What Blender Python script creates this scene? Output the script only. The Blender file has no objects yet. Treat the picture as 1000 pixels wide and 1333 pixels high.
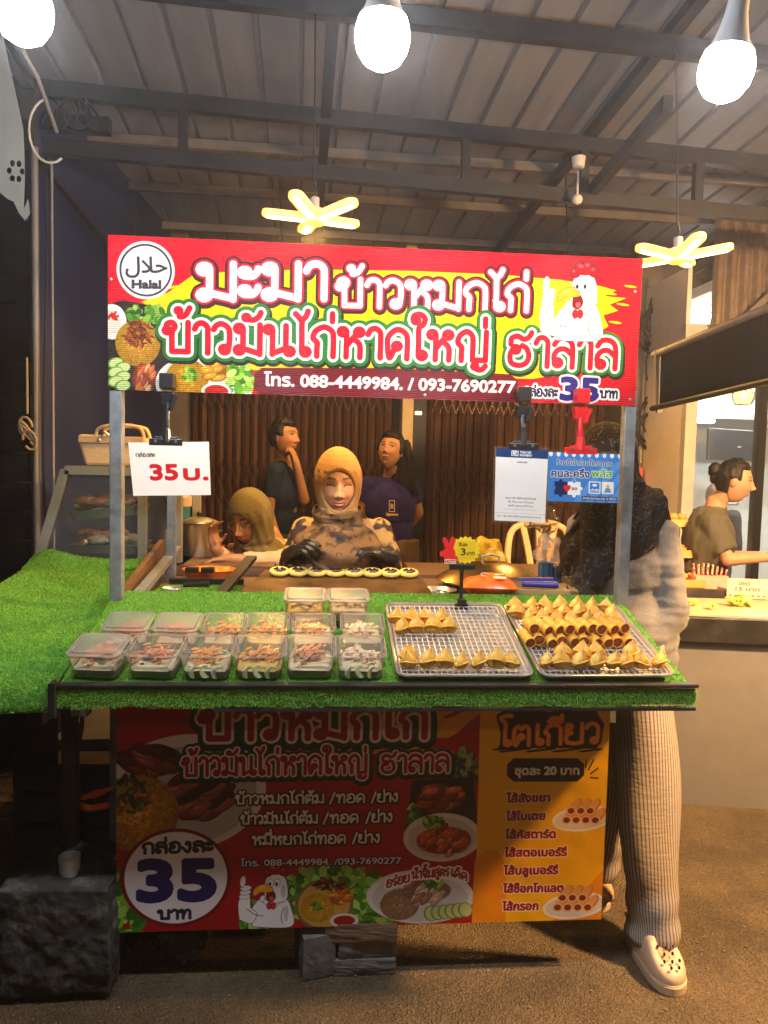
import bpy, math, random
import numpy as np
from mathutils import Vector, Matrix, noise as mnoise
sc = bpy.context.scene
col = sc.collection
R = math.radians
rnd = random.Random(7)
# ---------------------------------------------------------------- camera, world, sky light, exposure
cam_d = bpy.data.cameras.new('camera'); cam = bpy.data.objects.new('camera', cam_d); col.objects.link(cam); sc.camera = cam
_y, _p, _r = 0.0797, 0.0688, 0.0236
cF = Vector((math.sin(_y)*math.cos(_p), math.cos(_y)*math.cos(_p), -math.sin(_p)))
cR = Vector((math.cos(_y), -math.sin(_y), 0)); cU = cR.cross(cF)
cR2 = cR*math.cos(_r)+cU*math.sin(_r); cU2 = cU*math.cos(_r)-cR*math.sin(_r)
cam.matrix_world = Matrix(((cR2.x, cU2.x, -cF.x, 0), (cR2.y, cU2.y, -cF.y, 0), (cR2.z, cU2.z, -cF.z, 1.55), (0, 0, 0, 1)))
cam_d.sensor_fit = 'VERTICAL'; cam_d.sensor_height = 36; cam_d.lens = 36*1000/1333
cam_d.clip_start = .02; cam_d.clip_end = 500
w = bpy.data.worlds.new('World'); sc.world = w; w.use_nodes = True
nt = w.node_tree; bg = nt.nodes['Background']
sky = nt.nodes.new('ShaderNodeTexSky'); sky.sky_type = 'NISHITA'; sky.sun_disc = False
sky.sun_elevation = R(-4); sky.sun_rotation = R(200)
nt.links.new(sky.outputs[0], bg.inputs[0]); bg.inputs[1].default_value = 0.06
sun_d = bpy.data.lights.new('moon', 'SUN'); sun_d.energy = 0.012; sun_d.angle = R(10); sun_d.color = (.75, .85, 1)
sun = bpy.data.objects.new('moon', sun_d); col.objects.link(sun); sun.rotation_euler = (R(50), 0, R(-20))
sc.view_settings.view_transform = 'Standard'; sc.view_settings.look = 'None'
sc.view_settings.exposure = 0.72; sc.view_settings.gamma = 1; sc.view_settings.use_curve_mapping = False
sc.cycles.use_denoising = True
sc.cycles.max_bounces = 7; sc.cycles.transparent_max_bounces = 24; sc.cycles.sample_clamp_indirect = 4
sc.cycles.caustics_reflective = False; sc.cycles.caustics_refractive = False

# ---------------------------------------------------------------- materials
MATS = {}
def mat(name, c, rough=.6, metal=0, var=.12, scale=12, bump=0, bscale=60, spec=.5, emit=None, es=0, alpha=1, coat=0, c2=None, sheen=0, trans=0, stretch=None, thr=(.3, .7), detail=4, sss=0):
    if name in MATS: return MATS[name]
    m = bpy.data.materials.new(name); m.use_nodes = True; MATS[name] = m
    n = m.node_tree.nodes; l = m.node_tree.links; b = n['Principled BSDF']
    tc = n.new('ShaderNodeTexCoord'); src = tc.outputs['Object']
    if stretch:
        mp = n.new('ShaderNodeMapping'); mp.inputs['Scale'].default_value = stretch; l.new(src, mp.inputs[0]); src = mp.outputs[0]
    if var or c2:
        ns = n.new('ShaderNodeTexNoise'); ns.inputs['Scale'].default_value = scale; ns.inputs['Detail'].default_value = detail; ns.inputs['Roughness'].default_value = .6
        l.new(src, ns.inputs['Vector'])
        cr = n.new('ShaderNodeValToRGB'); cr.color_ramp.elements[0].position = thr[0]; cr.color_ramp.elements[1].position = thr[1]
        a = [max(0, x*(1-var)) for x in c]; z = c2 if c2 else [min(1, x*(1+var)) for x in c]
        cr.color_ramp.elements[0].color = (*a, 1); cr.color_ramp.elements[1].color = (*z, 1)
        l.new(ns.outputs['Fac'], cr.inputs[0]); l.new(cr.outputs[0], b.inputs['Base Color'])
        rr = n.new('ShaderNodeMapRange'); rr.inputs['To Min'].default_value = max(.02, rough*.8); rr.inputs['To Max'].default_value = min(1, rough*1.2)
        l.new(ns.outputs['Fac'], rr.inputs['Value']); l.new(rr.outputs[0], b.inputs['Roughness'])
    else:
        b.inputs['Base Color'].default_value = (*c, 1); b.inputs['Roughness'].default_value = rough
    b.inputs['Metallic'].default_value = metal; b.inputs['Specular IOR Level'].default_value = spec
    if coat: b.inputs['Coat Weight'].default_value = coat; b.inputs['Coat Roughness'].default_value = .15
    if sheen: b.inputs['Sheen Weight'].default_value = sheen
    if sss: b.inputs['Subsurface Weight'].default_value = sss; b.inputs['Subsurface Scale'].default_value = .01
    if trans: b.inputs['Transmission Weight'].default_value = trans
    if bump:
        nb = n.new('ShaderNodeTexNoise'); nb.inputs['Scale'].default_value = bscale; nb.inputs['Detail'].default_value = 5
        l.new(src, nb.inputs['Vector']); bp = n.new('ShaderNodeBump'); bp.inputs['Strength'].default_value = bump; bp.inputs['Distance'].default_value = .004
        l.new(nb.outputs['Fac'], bp.inputs['Height']); l.new(bp.outputs[0], b.inputs['Normal'])
    if es: b.inputs['Emission Color'].default_value = (*(emit or c), 1); b.inputs['Emission Strength'].default_value = es
    if alpha < 1: b.inputs['Alpha'].default_value = alpha
    return m
def clear_mat(name, tint, opac=.12, rough=.12):
    """thin clear plastic or glass: see-through with a fresnel sheen"""
    if name in MATS: return MATS[name]
    m = bpy.data.materials.new(name); m.use_nodes = True; MATS[name] = m
    n = m.node_tree.nodes; l = m.node_tree.links; n.remove(n['Principled BSDF']); out = n['Material Output']
    tr = n.new('ShaderNodeBsdfTransparent'); tr.inputs[0].default_value = (*tint, 1)
    gl = n.new('ShaderNodeBsdfGlossy'); gl.inputs['Roughness'].default_value = rough
    df = n.new('ShaderNodeBsdfDiffuse'); df.inputs[0].default_value = (.85, .85, .84, 1)
    tl = n.new('ShaderNodeBsdfTranslucent'); tl.inputs[0].default_value = (.85, .85, .84, 1)
    ad = n.new('ShaderNodeMixShader'); ad.inputs[0].default_value = .5; l.new(df.outputs[0], ad.inputs[1]); l.new(tl.outputs[0], ad.inputs[2])
    m1 = n.new('ShaderNodeMixShader'); m1.inputs[0].default_value = opac; l.new(tr.outputs[0], m1.inputs[1]); l.new(ad.outputs[0], m1.inputs[2])
    fr = n.new('ShaderNodeFresnel'); fr.inputs[0].default_value = 1.3
    ns = n.new('ShaderNodeTexNoise'); ns.inputs['Scale'].default_value = 25; bp = n.new('ShaderNodeBump'); bp.inputs['Strength'].default_value = .15; bp.inputs['Distance'].default_value = .01
    l.new(ns.outputs['Fac'], bp.inputs['Height']); l.new(bp.outputs[0], gl.inputs['Normal'])
    m2 = n.new('ShaderNodeMixShader'); l.new(fr.outputs[0], m2.inputs[0]); l.new(m1.outputs[0], m2.inputs[1]); l.new(gl.outputs[0], m2.inputs[2])
    l.new(m2.outputs[0], out.inputs[0]); return m
def attr_mat(name, rough=.5, sss=0, var=.08, bump=0, bscale=200, spec=.4):
    """colour comes from the mesh's own pigment attribute"""
    if name in MATS: return MATS[name]
    m = bpy.data.materials.new(name); m.use_nodes = True; MATS[name] = m
    n = m.node_tree.nodes; l = m.node_tree.links; b = n['Principled BSDF']
    at = n.new('ShaderNodeAttribute'); at.attribute_name = 'Col'
    tc = n.new('ShaderNodeTexCoord'); ns = n.new('ShaderNodeTexNoise'); ns.inputs['Scale'].default_value = 40; ns.inputs['Detail'].default_value = 4; l.new(tc.outputs['Object'], ns.inputs['Vector'])
    mr = n.new('ShaderNodeMapRange'); mr.inputs['To Min'].default_value = 1-var; mr.inputs['To Max'].default_value = 1+var; l.new(ns.outputs['Fac'], mr.inputs['Value'])
    mx = n.new('ShaderNodeVectorMath'); mx.operation = 'SCALE'; l.new(at.outputs['Color'], mx.inputs[0]); l.new(mr.outputs[0], mx.inputs['Scale'])
    l.new(mx.outputs[0], b.inputs['Base Color']); b.inputs['Roughness'].default_value = rough; b.inputs['Specular IOR Level'].default_value = spec
    if sss: b.inputs['Subsurface Weight'].default_value = sss; b.inputs['Subsurface Scale'].default_value = .012
    if bump:
        nb = n.new('ShaderNodeTexNoise'); nb.inputs['Scale'].default_value = bscale; l.new(tc.outputs['Object'], nb.inputs['Vector'])
        bp = n.new('ShaderNodeBump'); bp.inputs['Strength'].default_value = bump; bp.inputs['Distance'].default_value = .003; l.new(nb.outputs['Fac'], bp.inputs['Height']); l.new(bp.outputs[0], b.inputs['Normal'])
    return m

# ---------------------------------------------------------------- mesh builder
class MB:
    def __init__(s): s.v = []; s.f = []; s.uv = {}; s.M = None
    def add(s, vs, fs):
        k = len(s.v)
        if s.M is not None: vs = [s.M @ Vector(v) for v in vs]
        s.v += [tuple(v) for v in vs]; s.f += [tuple(i+k for i in f) for f in fs]; return s
    def box(s, c, d, rot=None, taper=1):
        x, y, z = [q/2 for q in d]
        vs = [Vector((i*x*(taper if k > 0 else 1), j*y*(taper if k > 0 else 1), k*z)) for k in (-1, 1) for j in (-1, 1) for i in (-1, 1)]
        if rot is not None:
            rm = rot if isinstance(rot, Matrix) else Matrix.Rotation(rot[2], 3, 'Z') @ Matrix.Rotation(rot[1], 3, 'Y') @ Matrix.Rotation(rot[0], 3, 'X')
            vs = [rm @ v for v in vs]
        c = Vector(c)
        return s.add([v+c for v in vs], [(0, 2, 3, 1), (4, 5, 7, 6), (0, 1, 5, 4), (2, 6, 7, 3), (0, 4, 6, 2), (1, 3, 7, 5)])
    def bx(s, x0, x1, y0, y1, z0, z1): return s.box(((x0+x1)/2, (y0+y1)/2, (z0+z1)/2), (x1-x0, y1-y0, z1-z0))
    def bar(s, p, q, w, h, up=(0, 0, 1)):
        p = Vector(p); q = Vector(q); d = q-p; L = d.length; d.normalize(); u = Vector(up)
        if abs(d.dot(u)) > .99: u = Vector((0, 1, 0))
        a = d.cross(u).normalized(); b = a.cross(d)
        return s.box((p+q)/2, (w, L, h), Matrix((a, d, b)).transposed())
    def ring(s, c, a, b, r, n, r2=None):
        r2 = r if r2 is None else r2
        return [c+a*(r*math.cos(2*math.pi*i/n))+b*(r2*math.sin(2*math.pi*i/n)) for i in range(n)]
    def cyl(s, p, q, r0, r1=None, n=12, caps=True):
        p = Vector(p); q = Vector(q); r1 = r0 if r1 is None else r1; d = (q-p).normalized()
        a = d.cross(Vector((0, 0, 1)) if abs(d.z) < .9 else Vector((1, 0, 0))).normalized(); b = d.cross(a)
        vs = s.ring(p, a, b, r0, n)+s.ring(q, a, b, r1, n)
        fs = [(i, (i+1) % n, n+(i+1) % n, n+i) for i in range(n)]
        if caps: fs += [tuple(range(n-1, -1, -1)), tuple(range(n, 2*n))]
        return s.add(vs, fs)
    def tube(s, pts, r, n=8, closed=False):
        pts = [Vector(p) for p in pts]; N = len(pts); rr = r if isinstance(r, (list, tuple)) else [r]*N; vs = []; prev = None
        for i, p in enumerate(pts):
            d = (pts[(i+1) % N]-pts[i-1]) if closed else (pts[min(i+1, N-1)]-pts[max(i-1, 0)])
            d = d.normalized() if d.length > 1e-9 else Vector((0, 0, 1))
            if prev is None: a = d.cross(Vector((0, 0, 1)) if abs(d.z) < .9 else Vector((1, 0, 0))).normalized()
            else: a = (prev-d*prev.dot(d)).normalized()
            prev = a; vs += s.ring(p, a, d.cross(a), rr[i], n)
        fs = []
        for i in range(N if closed else N-1):
            j = (i+1) % N
            fs += [(i*n+k, i*n+(k+1) % n, j*n+(k+1) % n, j*n+k) for k in range(n)]
        if not closed: fs += [tuple(range(n-1, -1, -1)), tuple((N-1)*n+k for k in range(n))]
        return s.add(vs, fs)
    def lathe(s, prof, c=(0, 0, 0), n=24, axis=None, sx=1, sy=1):
        c = Vector(c); vs = []; fs = []
        for r, z in prof:
            for i in range(n):
                t = 2*math.pi*i/n; v = Vector((r*math.cos(t)*sx, r*math.sin(t)*sy, z))
                if axis is not None: v = axis @ v
                vs.append(c+v)
        for j in range(len(prof)-1): fs += [(j*n+i, j*n+(i+1) % n, (j+1)*n+(i+1) % n, (j+1)*n+i) for i in range(n)]
        return s.add(vs, fs)
    def ell(s, c, r, n=12, m=8, rot=None, jit=0, rng=rnd):
        c = Vector(c); r = (r, r, r) if isinstance(r, (int, float)) else r; vs = []; fs = []
        for j in range(m+1):
            ph = math.pi*j/m
            for i in range(n if 0 < j < m else 1):
                t = 2*math.pi*i/n; k = 1+(rng.uniform(-jit, jit) if jit else 0)
                v = Vector((r[0]*math.sin(ph)*math.cos(t)*k, r[1]*math.sin(ph)*math.sin(t)*k, r[2]*math.cos(ph)*k))
                if rot is not None: v = rot @ v
                vs.append(c+v)
        st = lambda j, i: 0 if j == 0 else (1+(m-1)*n if j == m else 1+(j-1)*n+i % n)
        for j in range(m):
            for i in range(n):
                q = [st(j, i), st(j+1, i), st(j+1, i+1), st(j, i+1)]
                u = []
                for x in q:
                    if x not in u: u.append(x)
                if len(u) > 2: fs.append(tuple(u))
        return s.add(vs, fs)
    def cap(s, p, q, r0, r1, n=10, fl=1.0):
        """tapered capsule"""
        s.cyl(p, q, r0, r1, n); s.ell(p, r0, n, 6); s.ell(q, r1, n, 6); return s
    def prism(s, poly, a, b, axis='y'):
        """polygon in the plane across the axis, pushed from a to b"""
        n = len(poly)
        f = {'y': lambda p, t: (p[0], t, p[1]), 'z': lambda p, t: (p[0], p[1], t), 'x': lambda p, t: (t, p[0], p[1])}[axis]
        return s.add([f(p, a) for p in poly]+[f(p, b) for p in poly], [(i, (i+1) % n, n+(i+1) % n, n+i) for i in range(n)]+[tuple(range(n-1, -1, -1)), tuple(range(n, 2*n))])
    def grid(s, fn, nu, nv, closed_u=False):
        vs = [fn(i/(nu if closed_u else nu), j/nv) for j in range(nv+1) for i in range(nu+(0 if closed_u else 1))]
        W = nu if closed_u else nu+1
        return s.add(vs, [(j*W+i, j*W+(i+1) % W, (j+1)*W+(i+1) % W, (j+1)*W+i) for j in range(nv) for i in range(nu)])
def wloc(p):
    v = Vector((0, 0, 0))
    while p is not None: v = v+p.location; p = p.parent
    return v
def tag(o, label=None, cat=None, group=None, kind=None):
    if label: o['label'] = label
    if cat: o['category'] = cat
    if group: o['group'] = group
    if kind: o['kind'] = kind
    return o
def empty(name, loc, label=None, cat=None, group=None, rot=(0, 0, 0)):
    o = bpy.data.objects.new(name, None); col.objects.link(o); o.location = loc; o.rotation_euler = rot; o.empty_display_size = .05
    return tag(o, label, cat, group)
def mkmesh(name, vs, fs, smooth=False):
    me = bpy.data.meshes.new(name); me.from_pydata([tuple(v) for v in vs], [], fs)
    if smooth: me.polygons.foreach_set('use_smooth', [True]*len(me.polygons))
    me.validate(); me.update()
    if smooth: me.set_sharp_from_angle(angle=R(38))
    return me
def obj(name, mb, m, parent=None, smooth=False, bevel=0, local=False, sub=0, solid=0, auto=None):
    """link one mesh object; coordinates in mb are world ones unless local"""
    if isinstance(mb, MB):
        off = Vector((0, 0, 0)) if local else wloc(parent)
        me = mkmesh(name, [Vector(v)-off for v in mb.v], mb.f, smooth)
    else: me = mb
    if m: me.materials.append(m) if not me.materials else None
    o = bpy.data.objects.new(name, me); col.objects.link(o); o.parent = parent
    if bevel:
        b = o.modifiers.new('bevel', 'BEVEL'); b.width = bevel; b.segments = 2; b.limit_method = 'ANGLE'; b.angle_limit = R(40)
    if solid:
        q = o.modifiers.new('thick', 'SOLIDIFY'); q.thickness = solid; q.offset = 0
    if sub:
        q = o.modifiers.new('sub', 'SUBSURF'); q.levels = q.render_levels = sub
    return o
def struct(name, mb, m, **k):
    o = obj(name, mb, m, **k); o['kind'] = 'structure'; return o
def kids(o): return KID.get(o.name, [])
def copy_tree(o, parent=None):
    ch = [c for c in bpy.data.objects if c.parent == o]
    c = o.copy(); col.objects.link(c)
    if parent: c.parent = parent
    for k in ch: copy_tree(k, c)
    return c
def bake(mb, voxel, smooth=4, fac=.5, keep=True):
    """one continuous skin over overlapping solids"""
    me = mkmesh('tmp', mb.v, mb.f); o = bpy.data.objects.new('tmp', me); col.objects.link(o)
    r = o.modifiers.new('r', 'REMESH'); r.mode = 'VOXEL'; r.voxel_size = voxel; r.use_smooth_shade = True
    if smooth: q = o.modifiers.new('s', 'SMOOTH'); q.iterations = smooth; q.factor = fac
    dg = bpy.context.evaluated_depsgraph_get(); ev = o.evaluated_get(dg); out = bpy.data.meshes.new_from_object(ev)
    bpy.data.objects.remove(o); bpy.data.meshes.remove(me)
    vs = np.empty(len(out.vertices)*3); out.vertices.foreach_get('co', vs)
    fs = [tuple(p.vertices) for p in out.polygons]; bpy.data.meshes.remove(out)
    return vs.reshape(-1, 3), fs
def colmesh(name, vs, fs, cols, smooth=True):
    me = mkmesh(name, vs, fs, smooth)
    a = me.color_attributes.new('Col', 'FLOAT_COLOR', 'POINT')
    c = np.ones((len(me.vertices), 4)); c[:, :3] = cols; a.data.foreach_set('color', c.ravel()); return me
# ---------------------------------------------------------------- flat print: lettering and pictures drawn into images made here
def cr_spline(pts, k=5):
    if len(pts) < 3: return pts
    P = [pts[0]]+list(pts)+[pts[-1]]; out = []
    for i in range(1, len(P)-2):
        a, b, c, d = P[i-1:i+3]
        for j in range(k):
            t = j/k; t2 = t*t; t3 = t2*t
            out.append(tuple(.5*(2*b[q]+(c[q]-a[q])*t+(2*a[q]-5*b[q]+4*c[q]-d[q])*t2+(3*b[q]-a[q]-3*c[q]+d[q])*t3) for q in (0, 1)))
    out.append(tuple(pts[-1])); return out
# looped Thai letters as pen strokes: advance | strokes, 'o' = loop x,y,r ; 'l' = straight ; else curve
TG = {
'ม': '.86|o .14,.86,.11|l .25,.86 .25,.16|o .14,.13,.11|l .2,.2 .74,.02|l .74,.0 .74,1',
'น': '.92|o .14,.86,.11|l .25,.86 .25,.02|l .25,.04 .62,.22|l .64,1 .64,.12|o .75,.13,.11',
'บ': '.84|o .14,.86,.11|l .25,.86 .25,.02 .7,.02 .7,1',
'ข': '.84|o .1,.72,.08|c .08,.8 .1,.94 .24,.99 .32,.86 .24,.66 .24,.3 .24,.02|l .24,.02 .7,.02 .7,1',
'ว': '.64|o .36,.13,.11|c .47,.13 .5,.5 .47,.84 .28,1 .12,.94 .04,.8',
'า': '.56|c .05,.8 .13,.96 .28,1 .41,.88 .43,.66 .43,.0',
'ะ': '.5|o .12,.76,.09|c .12,.66 .28,.66 .38,.78 .4,.86|o .12,.24,.09|c .12,.14 .28,.14 .38,.26 .4,.34',
'ห': '.84|o .14,.86,.11|l .25,.86 .25,.0|c .25,.36 .4,.6 .54,.78|o .62,.86,.11|c .46,.62 .6,.5 .66,.34 .66,.0',
'ก': '.82|c .2,.0 .2,.3 .2,.46 .08,.62 .16,.86 .4,1 .62,.88 .68,.66 .68,.0',
'ไ': '.44|o .3,.13,.11|c .19,.12 .19,.6 .19,1.16 .3,1.34 .36,1.52|c .19,1.16 .1,1.3 .0,1.42',
'ใ': '.46|o .3,.13,.11|c .19,.12 .19,.6 .19,1.06 .32,1.2 .36,1.4 .22,1.54 .04,1.5 .0,1.36|o .09,1.33,.08',
'โ': '.46|o .3,.13,.11|c .19,.12 .19,.6 .19,1.12 .06,1.28 .04,1.42 .2,1.52 .42,1.5',
'เ': '.42|o .29,.13,.11|l .18,.12 .18,1',
'แ': '.8|o .29,.13,.11|l .18,.12 .18,1|o .67,.13,.11|l .56,.12 .56,1',
'ด': '.82|o .36,.42,.1|c .28,.36 .24,.18 .14,.02 .08,.4 .1,.74 .34,.99 .58,.9 .67,.66 .67,.0',
'ต': '.82|o .36,.42,.1|c .28,.36 .24,.18 .14,.02 .08,.4 .1,.78 .24,.97 .37,.82 .5,.97 .64,.84 .67,.6 .67,.0',
'ค': '.82|o .36,.5,.1|c .28,.42 .22,.2 .14,.02 .08,.4 .1,.74 .34,.99 .58,.9 .67,.66 .67,.0',
'ญ': '1.08|c .2,.0 .2,.3 .2,.46 .08,.62 .14,.86 .34,1 .5,.88 .54,.66 .54,.02|l .54,.02 .94,.02 .94,1|o .62,-.2,.06|c .68,-.18 .7,-.3 .84,-.3 .94,-.18',
'ฮ': '.84|o .26,.56,.1|c .16,.56 .08,.34 .14,.08 .38,.0 .6,.1 .68,.34 .6,.6 .46,.7|c .1,.74 .12,.94 .3,1.02 .5,.92 .66,1.0 .74,1.16',
'ล': '.82|o .2,.14,.11|c .1,.16 .08,.4 .22,.6 .44,.62 .66,.42|c .08,.78 .2,.96 .4,1 .6,.88 .67,.62 .67,.0',
'ส': '.84|o .2,.14,.11|c .1,.16 .08,.4 .22,.6 .44,.62 .66,.42|c .08,.78 .2,.96 .4,1 .6,.88 .67,.62 .67,.0|c .5,.96 .66,1.06 .8,1.22',
'ท': '.84|o .14,.86,.11|l .25,.86 .25,.0|c .25,.3 .4,.86 .54,1 .66,.86 .68,.6 .68,.0',
'อ': '.8|o .26,.56,.1|c .16,.56 .08,.3 .14,.06 .38,.0 .6,.06 .67,.3 .67,.7 .56,.94 .34,1 .1,.84',
'ย': '.84|o .18,.86,.11|c .08,.8 .1,.6 .28,.54|c .28,.54 .1,.44 .1,.12 .26,.02 .5,.0 .7,.06|l .7,.04 .7,1',
'ง': '.68|o .4,.86,.11|c .51,.86 .52,.4 .44,.02|c .44,.02 .3,.06 .06,.44',
'ร': '.62|o .34,.13,.11|c .45,.13 .5,.4 .3,.56 .1,.62 .1,.84 .3,.9 .52,1',
'จ': '.72|o .26,.46,.1|c .34,.42 .36,.16 .42,.0|c .42,.0 .58,.3 .58,.7 .4,.98 .2,.96 .06,.78',
'ั': '0|o -.52,1.24,.07|c -.46,1.18 -.3,1.17 -.16,1.28 -.1,1.42',
'ิ': '0|c -.62,1.16 -.5,1.34 -.3,1.34 -.12,1.16 -.36,1.14 -.62,1.16',
'ี': '0|c -.62,1.16 -.5,1.32 -.3,1.32 -.12,1.16 -.36,1.14 -.62,1.16|l -.12,1.16 -.12,1.46',
'ึ': '0|c -.62,1.16 -.5,1.32 -.3,1.32 -.12,1.16 -.36,1.14 -.62,1.16|o -.12,1.36,.07',
'็': '0|o -.46,1.2,.06|c -.5,1.26 -.4,1.4 -.24,1.34 -.14,1.42',
'่': '0|l -.18,1.2 -.18,1.46',
'้': '0|o -.42,1.4,.06|c -.37,1.36 -.38,1.2 -.22,1.26 -.1,1.5',
'ุ': '0|o -.2,-.22,.06|l -.14,-.2 -.14,-.44',
'ู': '0|o -.34,-.22,.06|c -.28,-.22 -.28,-.42 -.14,-.44 -.12,-.18',
'ำ': '.56|o -.22,1.2,.07|c .05,.8 .13,.96 .28,1 .41,.88 .43,.66 .43,.0',
' ': '.4|', '/': '.5|l .0,-.1 .36,1.2',
'ح': '.0|', }
UP = 'ัิีึ็'
def tstrokes(s):
    out = []; x = 0; prev = ''
    for ch in s:
        g = TG.get(ch)
        if g is None: continue
        a, *rest = g.split('|')
        dy = .32 if (ch in '่้' and prev in UP and prev) else 0
        dx = .16 if (ch in '่้' and prev == 'ไ') else 0
        for r in rest:
            if not r: continue
            k, *p = r.split(' ')
            if k == 'o':
                cx, cy, rr = [float(q) for q in p[0].split(',')]
                pts = [(cx+x+rr*math.cos(t*math.pi/5), cy+dy+rr*math.sin(t*math.pi/5)) for t in range(11)]
            else:
                pts = [tuple(float(q) for q in z.split(',')) for z in p]; pts = [(u+x, v+dy) for u, v in pts]
                if k == 'c': pts = cr_spline(pts)
            out.append(pts)
        x += float(a); prev = ch
    return out, x
_fc = {}
def foutline(s, font_bold=0):
    """outlines of a string in Blender's own font: closed polylines, plus the width"""
    if s in _fc: return _fc[s]
    c = bpy.data.curves.new('t', 'FONT'); c.body = s; c.size = 1; o = bpy.data.objects.new('t', c); col.objects.link(o)
    dg = bpy.context.evaluated_depsgraph_get(); k = o.evaluated_get(dg).to_curve(dg); out = []
    for sp in k.splines:
        b = sp.bezier_points; N = len(b); pts = []
        if N == 0:
            pts = [(p.co.x, p.co.y) for p in sp.points]
        for i in range(N):
            p, q = b[i], b[(i+1) % N]
            for j in range(4):
                t = j/4; u = 1-t
                v = p.co*u**3+p.handle_right*3*u*u*t+q.handle_left*3*u*t*t+q.co*t**3; pts.append((v.x, v.y))
        if len(pts) > 2: out.append(pts)
    bpy.data.objects.remove(o)
    xs = [x for p in out for x, _ in p]; x0, x1 = min(xs), max(xs)
    out = [[(x-x0, y) for x, y in p] for p in out]; _fc[s] = (out, x1-x0); return _fc[s]
class Canvas:
    """paint in the units of a photograph-like layout; M maps layout (u,v down) to pixels (x, y up)"""
    def __init__(s, W, H, bg, M=None):
        s.W, s.H = W, H; s.a = np.zeros((H, W, 3), np.float32); s.a[:] = np.array(bg)/255.; s.M = M or (lambda u, v: (u, H-v)); s.r = np.random.RandomState(3)
    def win(s, x0, x1, y0, y1):
        X0, X1, Y0, Y1 = max(0, int(x0)), min(s.W, int(x1)+2), max(0, int(y0)), min(s.H, int(y1)+2)
        if X1 <= X0 or Y1 <= Y0: return None
        xx, yy = np.meshgrid(np.arange(X0, X1)+.5, np.arange(Y0, Y1)+.5); return X0, X1, Y0, Y1, xx.astype(np.float32), yy.astype(np.float32)
    def blend(s, w, al, c):
        X0, X1, Y0, Y1 = w[:4]; al = np.clip(al, 0, 1)[..., None]; c = np.array(c, np.float32)
        if c.ndim == 1: c = c/255.
        s.a[Y0:Y1, X0:X1] = s.a[Y0:Y1, X0:X1]*(1-al)+c*al
    def ell(s, u, v, ru, rv, c, rot=0, soft=1, k=None):
        x, y = s.M(u, v); k = k or s.k; rx, ry = ru*k, rv*k; m = max(rx, ry)+2
        w = s.win(x-m, x+m, y-m, y+m)
        if not w: return
        dx, dy = w[4]-x, w[5]-y; ca, sa = math.cos(rot), math.sin(rot); p = dx*ca+dy*sa; q = -dx*sa+dy*ca
        d = (np.sqrt((p/rx)**2+(q/ry)**2)-1)*min(rx, ry); s.blend(w, .5-d/soft, c)
    def poly(s, pts, c, curve=False, al=1, grow=0):
        P = [s.M(u, v) for u, v in pts]
        if curve: P = cr_spline(P+[P[0]], 6)[:-1]
        xs = [p[0] for p in P]; ys = [p[1] for p in P]; w = s.win(min(xs)-2-grow, max(xs)+2+grow, min(ys)-2-grow, max(ys)+2+grow)
        if not w: return
        xx, yy = w[4], w[5]; ins = np.zeros(xx.shape, bool); D = np.full(xx.shape, 1e9, np.float32); n = len(P)
        for i in range(n):
            (ax, ay), (bx, by) = P[i], P[(i+1) % n]
            if ay != by:
                cnd = ((ay > yy) != (by > yy)) & (xx < (bx-ax)*(yy-ay)/(by-ay)+ax); ins ^= cnd
            D = np.minimum(D, s.segd(xx, yy, ax, ay, bx, by))
        s.blend(w, (.5-np.where(ins, -D, D)+grow)*al, c)
    def segd(s, xx, yy, ax, ay, bx, by):
        ex, ey = bx-ax, by-ay; L = ex*ex+ey*ey+1e-9; t = np.clip(((xx-ax)*ex+(yy-ay)*ey)/L, 0, 1)
        return np.hypot(xx-ax-t*ex, yy-ay-t*ey)
    def line(s, pts, wd, c, curve=False):
        P = [s.M(u, v) for u, v in pts]; P = cr_spline(P, 6) if curve else P; wd = wd*s.k
        for i in range(len(P)-1):
            (ax, ay), (bx, by) = P[i], P[i+1]; w = s.win(min(ax, bx)-wd, max(ax, bx)+wd, min(ay, by)-wd, max(ay, by)+wd)
            if w: s.blend(w, .5-(s.segd(w[4], w[5], ax, ay, bx, by)-wd/2), c)
    def _layers(s, w, D, layers):
        for off, c, *sh in layers:
            d = D
            if sh and sh[0]:
                q = int(round(sh[0]*s.k)); d = np.roll(np.roll(D, -q, 0), q//2, 1)
            s.blend(w, .5-(d-off*s.k), c)
    def thai(s, txt, u0, u1, v, xh, wt, layers, v1=None):
        """stroke lettering from u0 to u1 on baseline v; layers = (offset, colour, shadow)"""
        st, adv = tstrokes(txt); x0, y0 = s.M(u0, v); x1, y1 = s.M(u1, v if v1 is None else v1)
        xh = xh*s.k; sx = (x1-x0)/adv; sl = (y1-y0)/(x1-x0); mg = (max([l[0] for l in layers])+6)*s.k+wt*s.k
        w = s.win(x0-mg, x1+mg, min(y0, y1)-xh*.6-mg, max(y0, y1)+xh*1.9+mg); D = np.full(w[4].shape, 1e3, np.float32)
        X0, _, Y0, _ = w[:4]; h2 = wt*s.k/2
        for pts in st:
            P = [(x0+a*sx+.0*b, y0+b*xh+sl*a*sx) for a, b in pts]
            for i in range(len(P)-1):
                (ax, ay), (bx, by) = P[i], P[i+1]
                i0, i1 = max(0, int(min(ax, bx)-mg-X0)), int(max(ax, bx)+mg-X0)+2; j0, j1 = max(0, int(min(ay, by)-mg-Y0)), int(max(ay, by)+mg-Y0)+2
                sub = D[j0:j1, i0:i1]
                if sub.size: sub[:] = np.minimum(sub, s.segd(w[4][j0:j1, i0:i1], w[5][j0:j1, i0:i1], ax, ay, bx, by)-h2)
        s._layers(w, D, layers)
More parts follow.
